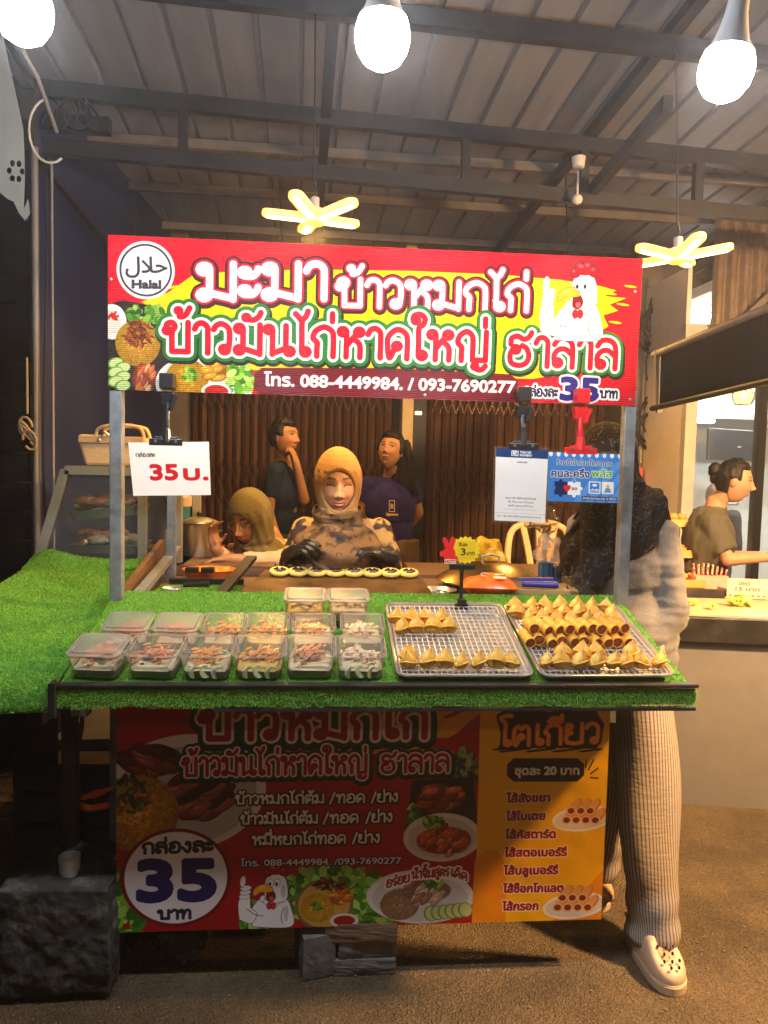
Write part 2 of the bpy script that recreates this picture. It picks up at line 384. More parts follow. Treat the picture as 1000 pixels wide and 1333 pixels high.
    def font(s, txt, u0, u1, v, size, layers, v1=None, mirror=False):
        out, adv = foutline(txt); x0, y0 = s.M(u0, v); x1, y1 = s.M(u1, v if v1 is None else v1); sx = (x1-x0)/adv; sl = (y1-y0)/(x1-x0); S = size*s.k
        mg = (max([l[0] for l in layers])+3)*s.k+2
        w = s.win(x0-mg, x1+mg, min(y0, y1)-S*.5-mg, max(y0, y1)+S*1.3+mg); D = np.full(w[4].shape, 1e3, np.float32); Wn = np.zeros(w[4].shape, np.int16); X0, _, Y0, _ = w[:4]
        for pts in out:
            P = [(x0+a*sx, y0+b*S+sl*a*sx) for a, b in pts]
            i0, i1 = max(0, int(min(p[0] for p in P)-mg-X0)), int(max(p[0] for p in P)+mg-X0)+2; j0, j1 = max(0, int(min(p[1] for p in P)-mg-Y0)), int(max(p[1] for p in P)+mg-Y0)+2
            xx, yy = w[4][j0:j1, i0:i1], w[5][j0:j1, i0:i1]
            if not xx.size: continue
            d = D[j0:j1, i0:i1]; wn = Wn[j0:j1, i0:i1]; n = len(P)
            for i in range(n):
                (ax, ay), (bx, by) = P[i], P[(i+1) % n]; d[:] = np.minimum(d, s.segd(xx, yy, ax, ay, bx, by))
                if ay != by:
                    xi = (bx-ax)*(yy-ay)/(by-ay)+ax
                    wn += np.where((ay <= yy) & (by > yy) & (xx < xi), 1, 0).astype(np.int16)-np.where((by <= yy) & (ay > yy) & (xx < xi), 1, 0).astype(np.int16)
        D = np.where(Wn != 0, -D, D); s._layers(w, D, layers)
    # little food pictures
    def specks(s, u, v, ru, rv, n, cols, size, asp=.4, rot=None, dome=False):
        for _ in range(n):
            t = s.r.rand()*6.283; q = math.sqrt(s.r.rand()); c = np.array(cols[s.r.randint(len(cols))], float)
            c = c*(1.15-.45*q if dome else .85+.3*s.r.rand()); z = size*(.7+.6*s.r.rand())
            s.ell(u+ru*q*math.cos(t), v-rv*q*math.sin(t), z, z*asp, np.clip(c, 0, 255), s.r.rand()*3.14 if rot is None else rot+s.r.randn()*.3)
    def leaves(s, u, v, ru, rv, n=26, cols=((70, 130, 30), (120, 175, 50), (40, 95, 25), (150, 195, 80)), size=6): s.specks(u, v, ru, rv, n, cols, size, .6)
    def rice(s, u, v, ru, rv, cols=((225, 165, 30), (240, 190, 60), (200, 130, 20)), n=260, top=None):
        s.ell(u, v, ru, rv, np.array(cols[0])*.8); s.specks(u, v, ru*.97, rv*.97, n, cols, max(1.3, ru*.06), .4, dome=True)
        if top is not None: s.specks(u, v-rv*.35, ru*.55, rv*.4, n//3, top, max(1.2, ru*.07), .35)
    def meat(s, u, v, ru, rv, cols=((190, 90, 35), (225, 130, 60), (150, 60, 25)), n=14, rot=.5, size=None):
        z = size or ru*.3; s.ell(u, v, ru*.95, rv*.9, np.array(cols[2])*.8, 0, 4)
        for i in range(n):
            a = s.r.rand()*6.28; q = s.r.rand()**.5; c = np.array(cols[s.r.randint(len(cols))], float)
            uu, vv = u+ru*.8*q*math.cos(a), v+rv*.8*q*math.sin(a); s.ell(uu, vv, z, z*.42, c*.7, rot); s.ell(uu, vv-z*.08, z*.88, z*.34, c, rot, 2)
            s.ell(uu-z*.2, vv-z*.15, z*.3, z*.1, np.clip(c*1.4, 0, 255), rot, 2)
    def grain(s, amt=.03):
        g = s.r.randn(s.H, s.W, 1).astype(np.float32)*amt; s.a = np.clip(s.a*(1+g), 0, 1)
    def image(s, name):
        im = bpy.data.images.new(name, s.W, s.H); p = np.ones((s.H, s.W, 4), np.float32); p[..., :3] = np.clip(s.a, 0, 1)
        im.pixels.foreach_set(p.ravel()); im.update(); im.pack(); return im
def print_mat(name, img, rough=.35, ridges=0, spec=.5, wrinkle=0, age=(.82, .95)):
    m = bpy.data.materials.new(name); m.use_nodes = True; n = m.node_tree.nodes; l = m.node_tree.links; b = n['Principled BSDF']
    t = n.new('ShaderNodeTexImage'); t.image = img; t.extension = 'EXTEND'; uv = n.new('ShaderNodeUVMap'); uv.uv_map = 'UVMap'; l.new(uv.outputs[0], t.inputs[0])
    hs = n.new('ShaderNodeMix'); hs.data_type = 'RGBA'; hs.blend_type = 'MULTIPLY'; hs.inputs[0].default_value = 1
    tc = n.new('ShaderNodeTexCoord'); ns = n.new('ShaderNodeTexNoise'); ns.inputs['Scale'].default_value = 9; ns.inputs['Detail'].default_value = 6; l.new(tc.outputs['Object'], ns.inputs['Vector'])
    cr = n.new('ShaderNodeValToRGB'); cr.color_ramp.elements[0].color = (age[0], age[0]*.985, age[0]*.95, 1); cr.color_ramp.elements[1].color = (age[1], age[1], age[1], 1); l.new(ns.outputs['Fac'], cr.inputs[0])
    l.new(t.outputs[0], hs.inputs['A']); l.new(cr.outputs[0], hs.inputs['B']); l.new(hs.outputs['Result'], b.inputs['Base Color'])
    b.inputs['Roughness'].default_value = rough; b.inputs['Specular IOR Level'].default_value = spec
    if ridges:
        w = n.new('ShaderNodeTexWave'); w.bands_direction = 'Z'; w.inputs['Scale'].default_value = ridges; w.inputs['Distortion'].default_value = .15; l.new(tc.outputs['Object'], w.inputs['Vector'])
        bp = n.new('ShaderNodeBump'); bp.inputs['Strength'].default_value = .6; bp.inputs['Distance'].default_value = .004; l.new(w.outputs['Fac'], bp.inputs['Height']); l.new(bp.outputs[0], b.inputs['Normal'])
    if wrinkle:
        w = n.new('ShaderNodeTexNoise'); w.inputs['Scale'].default_value = 5; l.new(tc.outputs['Object'], w.inputs['Vector'])
        bp = n.new('ShaderNodeBump'); bp.inputs['Strength'].default_value = wrinkle; bp.inputs['Distance'].default_value = .02; l.new(w.outputs['Fac'], bp.inputs['Height']); l.new(bp.outputs[0], b.inputs['Normal'])
    return m
def sheet(name, c4, th, img_mat, edge_mat, parent, local=False):
    """printed board: front face carries the print, real thickness behind; corners bl, br, tr, tl"""
    off = Vector((0, 0, 0)) if local else wloc(parent); P = [Vector(p)-off for p in c4]; nrm = (P[1]-P[0]).cross(P[3]-P[0]).normalized()
    vs = P+[p-nrm*th for p in P]; me = mkmesh(name, vs, [(0, 1, 2, 3), (7, 6, 5, 4), (0, 4, 5, 1), (1, 5, 6, 2), (2, 6, 7, 3), (3, 7, 4, 0)])
    uv = me.uv_layers.new(name='UVMap'); q = [(0, 0), (1, 0), (1, 1), (0, 1)]
    for i in range(4): uv.data[i].uv = q[i]
    me.materials.append(img_mat); me.materials.append(edge_mat)
    for i in range(1, 6): me.polygons[i].material_index = 1
    o = bpy.data.objects.new(name, me); col.objects.link(o); o.parent = parent; return o
def rooster(c, u, v, k):
    """plain white hen with raised wing, comb and beak, no known character"""
    K = (60, 45, 45); Wt = (244, 242, 246); G = (205, 200, 212)
    def B(pts, cc, w=1.2):
        P = [(u+a*k, v+b*k) for a, b in pts]; c.poly(P, K, True, grow=w); c.poly(P, cc, True)
    def E(a, b, ra, rb, cc, rot=0): c.ell(u+a*k, v+b*k, (ra+.5)*k, (rb+.5)*k, K, rot); c.ell(u+a*k, v+b*k, ra*k, rb*k, cc, rot)
    B([(-24, 52), (-27, 26), (-14, 6), (6, -2), (28, 4), (38, 22), (38, 52)], Wt); B([(-46, 40), (-48, 14), (-42, 0), (-30, 2), (-28, 20), (-18, 30), (-26, 46)], Wt)
    for a, b, r in ((-41, 1, .1), (-40, -6, .1), (-39, -13, .1)): E(a+3, b, 9, 4.6, Wt, r)
    E(-41, -24, 4.4, 10, Wt, -.12); c.line([(u-34*k, v+22*k), (u-20*k, v+32*k), (u-8*k, v+34*k)], .8, K, True); c.line([(u+26*k, v+20*k), (u+22*k, v+34*k), (u+24*k, v+48*k)], .8, K, True); c.ell(u+30*k, v+30*k, 4*k, 14*k, G)
    for a, b in ((-8, 8), (-2, 12), (6, 14), (14, 13), (22, 9), (28, 3)): E(a, b-3, 5, 6, Wt)
    B([(-4, 6), (-6, -12), (-2, -30), (10, -38), (24, -34), (31, -18), (30, 6), (12, 12)], Wt); c.ell(u+25*k, v-8*k, 4*k, 12*k, G)
    for a, b, ra, rb in ((-1, -39, 6.5, 6), (7, -46, 8, 7.5), (17, -47, 8, 7.5), (25, -41, 6.5, 7)): c.ell(u+a*k, v+b*k, (ra+1.6)*k, (rb+1.6)*k, K); c.ell(u+a*k, v+b*k, ra*k, rb*k, (168, 14, 36)); c.ell(u+(a-1)*k, v+(b-2)*k, ra*.4*k, rb*.35*k, (225, 80, 95))
    c.ell(u+12*k, v-40*k, 13*k, 5*k, (168, 14, 36)); c.ell(u+8*k, v-47*k, 3*k, 2*k, (235, 90, 100))
    B([(-2, -8), (8, -8), (12, 2), (6, 10), (-2, 6)], (120, 12, 26)); B([(2, 2), (8, 1), (8, 7), (3, 8)], (225, 90, 100), .4)
    B([(2, -20), (-14, -18), (-24, -8), (-22, 0), (-12, -6), (0, -6), (8, -9)], (246, 172, 40)); c.ell(u-10*k, v-14*k, 6*k, 1.6*k, (252, 210, 110), .4)
    E(2, 17, 4, 6, (200, 30, 50)); E(9, 17, 4, 6, (200, 30, 50))
    for e in (4, 15): E(e, -22, 4.6, 7, (252, 252, 252)); c.ell(u+(e-1)*k, v-20*k, 2.2*k, 3.4*k, (70, 90, 130)); c.ell(u+(e-1)*k, v-20*k, 1.4*k, 2.3*k, (20, 15, 20))
# ---------------------------------------------------------------- the printed sheets
def banner_art():
    W, H = 1560, 433
    def M(u, v):
        t = (u-141)/691; top = 305+33*t; bot = 507+20*t; return (t*W, H*(bot-v)/(bot-top))
    c = Canvas(W, H, (214, 14, 40), M); c.k = W/691
    Y = (250, 214, 12)
    c.poly([(182, 392), (215, 380), (248, 356), (300, 352), (400, 350), (520, 352), (640, 357), (720, 364), (775, 372), (798, 378), (783, 385), (812, 388), (790, 396), (802, 404), (782, 410), (790, 424), (770, 436), (772, 480), (690, 492), (300, 480), (240, 455), (225, 420)], Y)
    for a in range(14): c.ell(700+a*9, 372+(a*37 % 60), 9, 1.6, Y, -.1)
    for a in range(12): c.ell(200+a*7, 384-(a*13 % 14), 7, 1.4, Y, .3)
    # food picture at the left
    c.poly([(141, 395), (160, 390), (200, 398), (225, 430), (262, 478), (318, 486), (318, 530), (141, 520)], (48, 36, 30))
    c.leaves(188, 408, 24, 12, 60, size=5); c.leaves(214, 420, 12, 10, 24, size=4)
    c.ell(146, 418, 18, 22, (245, 240, 235)); c.ell(144, 418, 13, 16, (225, 215, 200)); c.specks(147, 411, 6, 5, 14, ((200, 30, 30), (220, 60, 40)), 3)
    c.rice(178, 446, 28, 29, n=420, top=None); c.specks(179, 434, 17, 17, 90, ((120, 45, 20), (150, 70, 30), (90, 30, 15)), 4, .25)
    for q in range(6): c.ell(150+q % 2*9, 472+q*6, 10, 7, (90, 150, 50), .3); c.ell(151+q % 2*9, 472+q*6, 8.5, 5.8, (205, 225, 150), .3)
    c.meat(186, 492, 16, 20, ((215, 110, 50), (235, 170, 110), (160, 60, 25)), 16, 1.1, 7)
    c.ell(262, 500, 62, 38, (245, 243, 240)); c.ell(262, 500, 57, 34, (230, 225, 215))
    c.rice(240, 492, 27, 24, n=320); c.leaves(243, 486, 10, 9, 22, size=3.4); c.meat(276, 484, 18, 13, ((235, 165, 50), (250, 200, 90), (190, 110, 20)), 10, .3, 9)
    c.leaves(305, 494, 17, 20, 70, ((90, 160, 35), (140, 200, 60), (60, 120, 30), (190, 220, 110)), 5.5)
    c.ell(277, 509, 19, 11, (245, 240, 235)); c.ell(277, 509, 15, 8, (190, 25, 20))
    # phone bar
    c.poly([(334, 478), (500, 478), (660, 486), (671, 494), (672, 512), (664, 522), (480, 519), (334, 514), (325, 506), (325, 486)], (110, 16, 34))
    wh = (240, 236, 238)
        # headings
    c.thai('มะมา', 252, 420, 389, 44, 9.5, [(6.5, (66, 30, 34), 1.5), (5.5, (66, 30, 34)), (2.6, (206, 24, 58)), (0, (238, 222, 232))], 388)
    c.thai('ข้าวหมกไก่', 428, 684, 397, 34, 7.4, [(5.5, (66, 30, 34), 1.5), (4.6, (66, 30, 34)), (2.2, (206, 24, 58)), (0, (238, 222, 232))], 404)
    c.thai('ข้าวมันไก่หาดใหญ่', 210, 632, 457, 37, 7.4, [(9.5, (40, 40, 30), 2.5), (8, (40, 118, 52)), (3.6, (248, 244, 240)), (0, (214, 16, 44))], 469)
    c.thai('ฮาลาล', 655, 808, 474, 37, 7.2, [(8.5, (40, 40, 30), 2.5), (7, (40, 118, 52)), (3.2, (248, 244, 240)), (0, (214, 16, 44))], 479)
    c.thai('กล่องละ', 679, 726, 514, 9.5, 2, [(2.8, (250, 250, 250)), (.2, (25, 25, 70))], 515)
    c.font('35', 730, 780, 518, 40, [(5, (250, 250, 250)), (2.2, (38, 34, 130))], 520)
    c.thai('บาท', 783, 808, 516, 9, 2, [(2.8, (250, 250, 250)), (.2, (25, 25, 70))], 517)
    c.font('โทร. 088-4449984. / 093-7690277', 338, 667, 501, 21, [(.9, wh)], 510)
    # halal mark
    c.ell(187.6, 351, 36, 36, (245, 243, 245)); c.ell(187.6, 351, 32.5, 32.5, (60, 56, 60)); c.ell(187.6, 351, 30, 30, (238, 236, 240)); K = (60, 56, 60)
    c.font('\uFEDD\uFEFC\uFEA3', 163, 214, 354, 27, [(.5, K)])
    c.font('Halal', 171, 206, 374, 14, [(.9, K)], 374.5)
    rooster(c, 742, 392, .95); c.grain(.02); return c.image('banner_print')
def poster_art():
    W, H = 1380, 690
    def M(u, v):
        q = (v-905)/300; L = 152+4*q; Rr = 795-11*q; t = (u-L)/(Rr-L); b = 1214-16*t; return (t*W, H*(b-v)/(b-905))
    c = Canvas(W, H, (165, 14, 26), M); c.k = W/640
    c.poly([(150, 900), (250, 900), (330, 960), (580, 962), (618, 930), (618, 900)], (225, 165, 20))
    for a in range(20): c.ell(575+a*2.2, 905+(a*29 % 60), 8, 2, (165, 14, 26), .2)
    for a in range(26): c.ell(300+a*11, 975+(a*17 % 7), 9, 1.5, (225, 165, 20), .1)
    # left food picture
    c.ell(238, 1032, 104, 78, (215, 205, 200), .15); c.ell(238, 1036, 92, 66, (175, 165, 162), .15)
    br = ((85, 28, 18), (120, 45, 28), (60, 18, 14), (150, 80, 60))
    c.meat(196, 990, 42, 24, br, 30, -.4, 15); c.meat(255, 1035, 48, 34, br, 40, .5, 17)
    c.rice(180, 1058, 52, 52, ((205, 140, 25), (225, 165, 50), (180, 115, 20)), 800); c.specks(170, 1035, 24, 22, 40, ((60, 80, 30), (120, 120, 50), (40, 55, 20), (130, 60, 30)), 8, .35)
    c.leaves(160, 1190, 30, 60, 150, size=9); c.leaves(330, 1195, 20, 18, 40, size=7); c.leaves(430, 1165, 75, 36, 260, size=8); c.leaves(465, 1190, 40, 30, 110, size=7)
    c.ell(229, 1142, 70, 67, (120, 12, 24)); c.ell(229, 1142, 65, 62.5, (235, 228, 232)); N = (34, 30, 95)
    c.thai('กล่องละ', 186, 276, 1110, 13.5, 3.6, [(.3, (30, 26, 50))], 1107); c.font('35', 184, 276, 1171, 75, [(4.5, N)], 1169); c.thai('บาท', 207, 250, 1196, 11.5, 3.4, [(.3, (30, 26, 50))], 1195)
    rooster(c, 345, 1166, .78)
    c.ell(417, 1178, 38, 36, (120, 95, 60)); c.ell(417, 1178, 34, 32, (200, 150, 70)); c.rice(408, 1182, 22, 20, ((225, 165, 30), (245, 195, 60), (200, 130, 20)), 260); c.specks(408, 1180, 7, 6, 14, ((60, 110, 30), (90, 150, 40)), 3.5)
    c.meat(437, 1166, 15, 15, ((225, 140, 40), (245, 175, 80), (190, 100, 20)), 9, .3, 9); c.specks(425, 1152, 18, 8, 30, ((60, 25, 20), (150, 50, 30), (70, 90, 30)), 5)
    c.ell(443, 1199, 19, 10, (225, 215, 210)); c.ell(443, 1199, 14, 7, (160, 22, 18))
    # pictures in the middle
    c.leaves(598, 1002, 18, 24, 80, ((60, 80, 40), (100, 120, 60), (150, 160, 100), (30, 50, 25)), 6)
    c.poly([(530, 1016), (610, 1012), (616, 1075), (520, 1085)], (38, 32, 30)); c.meat(566, 1040, 34, 20, ((170, 75, 35), (205, 110, 60), (120, 45, 22)), 26, .2, 12); c.leaves(531, 1062, 8, 14, 22, size=5)
    c.ell(570, 1090, 52, 34, (222, 212, 205)); c.ell(570, 1091, 45, 28, (200, 190, 184)); c.meat(572, 1094, 38, 21, ((185, 80, 30), (215, 120, 55), (135, 50, 20)), 34, .7, 11); c.leaves(557, 1070, 14, 6, 20, size=5)
    c.ell(542, 1168, 72, 38, (220, 212, 206), -.05); c.ell(542, 1170, 64, 32, (200, 192, 186), -.05); c.rice(515, 1178, 26, 22, ((170, 125, 90), (195, 155, 120), (150, 105, 75)), 200)
    c.meat(550, 1160, 34, 18, ((190, 150, 125), (215, 180, 160), (150, 105, 80)), 20, .8, 11); c.leaves(558, 1148, 12, 7, 24, size=5)
    for q in range(6): c.ell(556+q*9, 1190-q, 9.5, 11, (110, 140, 60), .4); c.ell(557+q*9, 1190-q, 8, 9.6, (190, 195, 130), .4)
    # headings
    Rr, Wh, G = (150, 12, 24), (232, 205, 205), (22, 62, 30)
    c.thai('ข้าวหมกไก่', 256, 552, 963, 38, 8.4, [(11, (20, 30, 18), 2), (9.5, G), (3.8, Wh), (0, Rr)], 960)
    c.thai('ข้าวมันไก่หาดใหญ่', 235, 472, 1010, 24, 4.3, [(7, (20, 30, 18), 1.5), (5.8, G), (2.3, Wh), (0, Rr)], 1006); c.thai('ฮาลาล', 488, 580, 1006, 23, 4.3, [(7, (20, 30, 18), 1.5), (5.8, G), (2.3, Wh), (0, Rr)], 1004)
    L = [(1.9, (20, 14, 12), .6), (1.5, (20, 14, 12)), (0, (238, 228, 220))]
    for t, a, b, v0, v1 in (('ข้าวหมกไก่ต้ม', 302, 416, 1046, 1045), ('/ทอด', 423, 469, 1045, 1044), ('/ย่าง', 477, 512, 1044, 1043), ('ข้าวมันไก่ต้ม', 309, 408, 1072, 1071), ('/ทอด', 415, 461, 1071, 1070), ('/ย่าง', 470, 505, 1070, 1069), ('หมี่หยกไก่ทอด', 324, 445, 1099, 1097), ('/ย่าง', 453, 489, 1097, 1096)):
        c.thai(t, a, b, v0, 11.5, 2.7, L, v1)
    c.font('โทร. 088-4449984. /093-7690277', 310, 516, 1127, 12.5, [(1.7, (30, 25, 70)), (.3, (235, 225, 225))], 1124)
    # the arched line
    st = 'อร่อย น้ำจิ้มสูตรเด็ด'; c.thai('อร่อย', 497, 528, 1156, 10, 2, [(2.6, (235, 225, 220)), (.2, (150, 25, 35))], 1147); c.thai('น้ำจิ้มสูตร', 530, 580, 1144, 10, 2, [(2.6, (235, 225, 220)), (.2, (150, 25, 35))], 1140); c.thai('เด็ด', 581, 604, 1140, 10, 2, [(2.6, (235, 225, 220)), (.2, (150, 25, 35))], 1147)
    c.ell(197, 902, 25, 26, (30, 26, 26)); c.ell(197, 902, 23, 24, (225, 220, 222)); c.font('Halal', 182, 212, 917, 11, [(.8, (40, 36, 40))])
    # yellow panel
    c.poly([(619, 880), (830, 880), (830, 1260), (613, 1260)], (238, 176, 6)); c.poly([(613, 1120), (640, 1105), (655, 1140), (650, 1230), (613, 1230)], (232, 140, 10), True); c.poly([(790, 1130), (760, 1160), (720, 1200), (800, 1230), (810, 1130)], (232, 140, 10), True)
    K = (28, 18, 16)
    c.poly([(640, 932), (655, 925), (700, 926), (705, 900), (776, 900), (776, 930), (786, 945), (782, 966), (775, 976), (700, 974), (640, 978), (648, 965)], K)
    for a in range(16): c.ell(642+a*9, 976+(a*7 % 4), 7, 1.4, K, .1)
    c.thai('ขนม', 704, 772, 926, 22, 5, [(1, (225, 215, 210))], 922)
    c.thai('โตเกียว', 645, 782, 972, 27, 6.5, [(3, K), (0, (240, 120, 30))], 968); c.thai('โตเกียว', 645, 782, 972, 27, 3.5, [(0, (245, 160, 60))], 968)
    c.poly([(664, 988), (750, 988), (759, 996), (759, 1010), (750, 1018), (664, 1018), (655, 1010), (655, 996)], (36, 26, 24)); c.font('ชุดละ 20 บาท', 666, 752, 1009, 16, [(.8, (238, 228, 215))])
    for a, b in (((761, 1000), (762, 990)), ((765, 1003), (772, 990)), ((768, 1008), (778, 1001)), ((768, 1013), (778, 1014))): c.line([a, b], 1.8, K)
    for i, (t, x1) in enumerate((('ไส้สังขยา', 713), ('ไส้ใบเตย', 707), ('ไส้คัสตาร์ด', 722), ('ไส้สตอเบอร์รี่', 738), ('ไส้บลูเบอร์รี่', 727), ('ไส้ช็อกโกแลต', 735), ('ไส้กรอก', 702))):
        v = 1044.5+23.6*i; c.font(t, 655-i*.7, x1-i*.6, v, 15.5, [(2.1, (245, 205, 190)), (.75, (130, 14, 30))], v-1)
    for (u, v, k) in ((758, 1062, 1), (748, 1176, 1.05)):
        c.ell(u, v+4, 42*k, 18*k, (235, 225, 220), .1); c.ell(u, v+4, 38*k, 15*k, (215, 200, 190), .1)
        for q in range(7):
            a, b = u-22*k+(q % 4)*13*k+(q//4)*6*k, v+6*k-(q//4)*12*k; c.ell(a+5, b-6, 13*k, 6.5*k, (190, 120, 60), .9); c.ell(a+4, b-7, 11*k, 5*k, (215, 150, 85), .9); c.ell(a, b, 7*k, 6*k, (225, 175, 115)); c.ell(a, b, 4.6*k, 4*k, (120, 40, 25))
    c.grain(.02); return c.image('poster_print')
def plain_canvas(W, H, bg):
    c = Canvas(W, H, bg); c.k = 1; return c
def price_card_art():
    c = plain_canvas(520, 340, (240, 238, 236)); c.thai('กล่องละ', 38, 165, 92, 21, 4.5, [(.3, (50, 45, 50))])
    c.font('35', 125, 300, 238, 135, [(6.5, (200, 16, 32))]); c.font('บ.', 345, 505, 240, 122, [(6, (200, 16, 32))]); return c.image('price_card')
def pay_card_art():
    c = plain_canvas(330, 500, (236, 234, 230)); c.poly([(0, 0), (330, 0), (330, 62), (0, 62)], (34, 62, 112))
    c.poly([(98, 14), (142, 14), (142, 50), (98, 50)], (240, 240, 240)); c.line([(106, 20), (106, 44), (118, 44)], 5, (34, 62, 112)); c.line([(134, 20), (134, 44), (122, 32), (118, 24)], 5, (34, 62, 112))
    c.font('THAI QR', 152, 222, 30, 20, [(.8, (245, 245, 245))]); c.font('PAYMENT', 152, 228, 50, 19, [(.8, (245, 245, 245))])
    c.font('MAEMANEE', 135, 198, 96, 12, [(.5, (70, 70, 80))]); g = (120, 118, 116)
    c.font('สแกน QR เพื่อโอนเงินเข้าบัญชี', 66, 264, 346, 18, [(.4, g)]); c.font('ชื่อ ร้าน มะมา ข้าวหมก', 84, 250, 372, 18, [(.4, g)]); c.font('เลขที่ xxx-x-x7717-x', 86, 246, 398, 18, [(.4, g)])
    c.line([(60, 418), (272, 418)], 1.5, g); c.line([(0, 445), (330, 445)], 1.5, (150, 148, 146)); c.font('K+ รับเงินได้จากทุกธนาคาร', 18, 300, 472, 15, [(.4, g)]); return c.image('pay_card')
def plus_card_art():
    c = plain_canvas(560, 370, (58, 128, 205))
    for i in range(6): c.poly([(200+i*90, 370), (260+i*90, 370), (500+i*90, 60), (440+i*90, 60)], (86, 150, 220))
    for i in range(10): c.poly([(i*60+4, -4), (i*60+34, -4), (i*60+34, 22), (i*60+19, 34), (i*60+4, 22)], (238, 238, 238))
    D = (24, 42, 90); Wt = (240, 240, 240)
    c.font('ร้านนี้เข้าร่วมโครงการ', 66, 500, 92, 50, [(4, Wt), (1.2, D)])
    c.font('คนละครึ่ง', 26, 324, 184, 78, [(6.5, Wt), (2.4, D)]); c.font('พลัส', 344, 500, 176, 74, [(6.5, Wt), (2.4, (96, 170, 50))])
    for u, cc in ((100, D), (205, Wt)):
        c.poly([(u-50, 218), (u+50, 218), (u+50, 318), (u-50, 318)], cc); c.ell(u, 216, 15, 15, cc); c.ell(u, 322, 15, 15, cc)
    c.ell(48, 268, 13, 13, (58, 128, 205)); c.ell(258, 268, 13, 13, Wt); c.ell(205, 216, 12, 12, (58, 128, 205)); c.font('50', 186, 228, 280, 26, [(1, D)])
    c.poly([(150, 300), (122, 270), (122, 250), (137, 242), (150, 254), (163, 242), (178, 250), (178, 270)], (226, 40, 40))
    for u in (366, 470): c.poly([(u-42, 216), (u+42, 216), (u+42, 300), (u-42, 300)], (245, 245, 245), grow=4)
    c.poly([(328, 220), (404, 220), (404, 296), (328, 296)], (44, 120, 205)); c.font('เป๋าตัง', 334, 400, 286, 24, [(1.2, Wt)]); c.ell(366, 240, 20, 11, (230, 240, 250)); c.ell(470, 246, 14, 14, (240, 190, 60)); c.ell(470, 272, 24, 13, (70, 150, 200)); c.font('ถุงเงิน', 440, 500, 294, 18, [(1, (50, 90, 160))])
    c.poly([(268, 326), (545, 326), (545, 354), (268, 354)], (22, 40, 92)); c.font('สำหรับประชาชน อายุ 16 ปีขึ้นไป', 276, 538, 347, 20, [(.7, Wt)]); return c.image('plus_card')
# ---------------------------------------------------------------- the setting
SOFF = Matrix.Translation((0, 4, 0)) @ Matrix.Rotation(R(1.8), 4, 'Z') @ Matrix.Translation((0, -4, 0))
def asphalt():
    m = bpy.data.materials.new('asphalt'); m.use_nodes = True; n = m.node_tree.nodes; l = m.node_tree.links; b = n['Principled BSDF']
    tc = n.new('ShaderNodeTexCoord'); v = n.new('ShaderNodeTexVoronoi'); v.inputs['Scale'].default_value = 170; l.new(tc.outputs['Object'], v.inputs['Vector'])
    ns = n.new('ShaderNodeTexNoise'); ns.inputs['Scale'].default_value = 2.3; ns.inputs['Detail'].default_value = 9; ns.inputs['Roughness'].default_value = .65; l.new(tc.outputs['Object'], ns.inputs['Vector'])
    nf = n.new('ShaderNodeTexNoise'); nf.inputs['Scale'].default_value = 60; nf.inputs['Detail'].default_value = 6; l.new(tc.outputs['Object'], nf.inputs['Vector'])
    cr = n.new('ShaderNodeValToRGB'); cr.color_ramp.elements[0].position = .36; cr.color_ramp.elements[0].color = (.05, .034, .018, 1); cr.color_ramp.elements[1].position = .72; cr.color_ramp.elements[1].color = (.135, .094, .048, 1); l.new(ns.outputs['Fac'], cr.inputs[0])
    c2 = n.new('ShaderNodeValToRGB'); c2.color_ramp.elements[0].color = (.6, .59, .57, 1); c2.color_ramp.elements[1].color = (1.7, 1.6, 1.45, 1); c2.color_ramp.elements[0].position = .1; c2.color_ramp.elements[1].position = .95; l.new(v.outputs['Color'], c2.inputs[0])
    mx = n.new('ShaderNodeMix'); mx.data_type = 'RGBA'; mx.blend_type = 'MULTIPLY'; mx.inputs[0].default_value = .85; l.new(cr.outputs[0], mx.inputs['A']); l.new(c2.outputs[0], mx.inputs['B']); l.new(mx.outputs['Result'], b.inputs['Base Color'])
    b.inputs['Roughness'].default_value = .62
    ad = n.new('ShaderNodeMath'); ad.operation = 'ADD'; l.new(v.outputs['Distance'], ad.inputs[0]); l.new(nf.outputs['Fac'], ad.inputs[1])
    bp = n.new('ShaderNodeBump'); bp.inputs['Strength'].default_value = 1; bp.inputs['Distance'].default_value = .006; l.new(ad.outputs[0], bp.inputs['Height']); l.new(bp.outputs[0], b.inputs['Normal'])
    return m
g = MB(); g.bx(-14, 14, -8, 16, -.3, 0); struct('ground', g, asphalt())
m_floor = mat('old_concrete', (.2, .18, .16), .7, var=.3, scale=3, bump=.3)
g = MB(); g.M = SOFF; g.bx(-1.4, 6, 4.05, 9, .004, .06); struct('floor', g, m_floor)
# loose grit lying on the road near the stall
g = MB(); rg = random.Random(5)
for _ in range(700):
    x, y = rg.uniform(-1.1, 1.9), rg.uniform(1.75, 3.2); r = rg.uniform(.002, .006); g.ell((x, y, r*.4), (r, r*.8, r*.6), 5, 3, jit=.2, rng=rg)
o = obj('gravel', g, mat('grit', (.16, .14, .11), .8)); tag(o, 'loose grit scattered on the dark asphalt round the stall', 'gravel', kind='stuff')

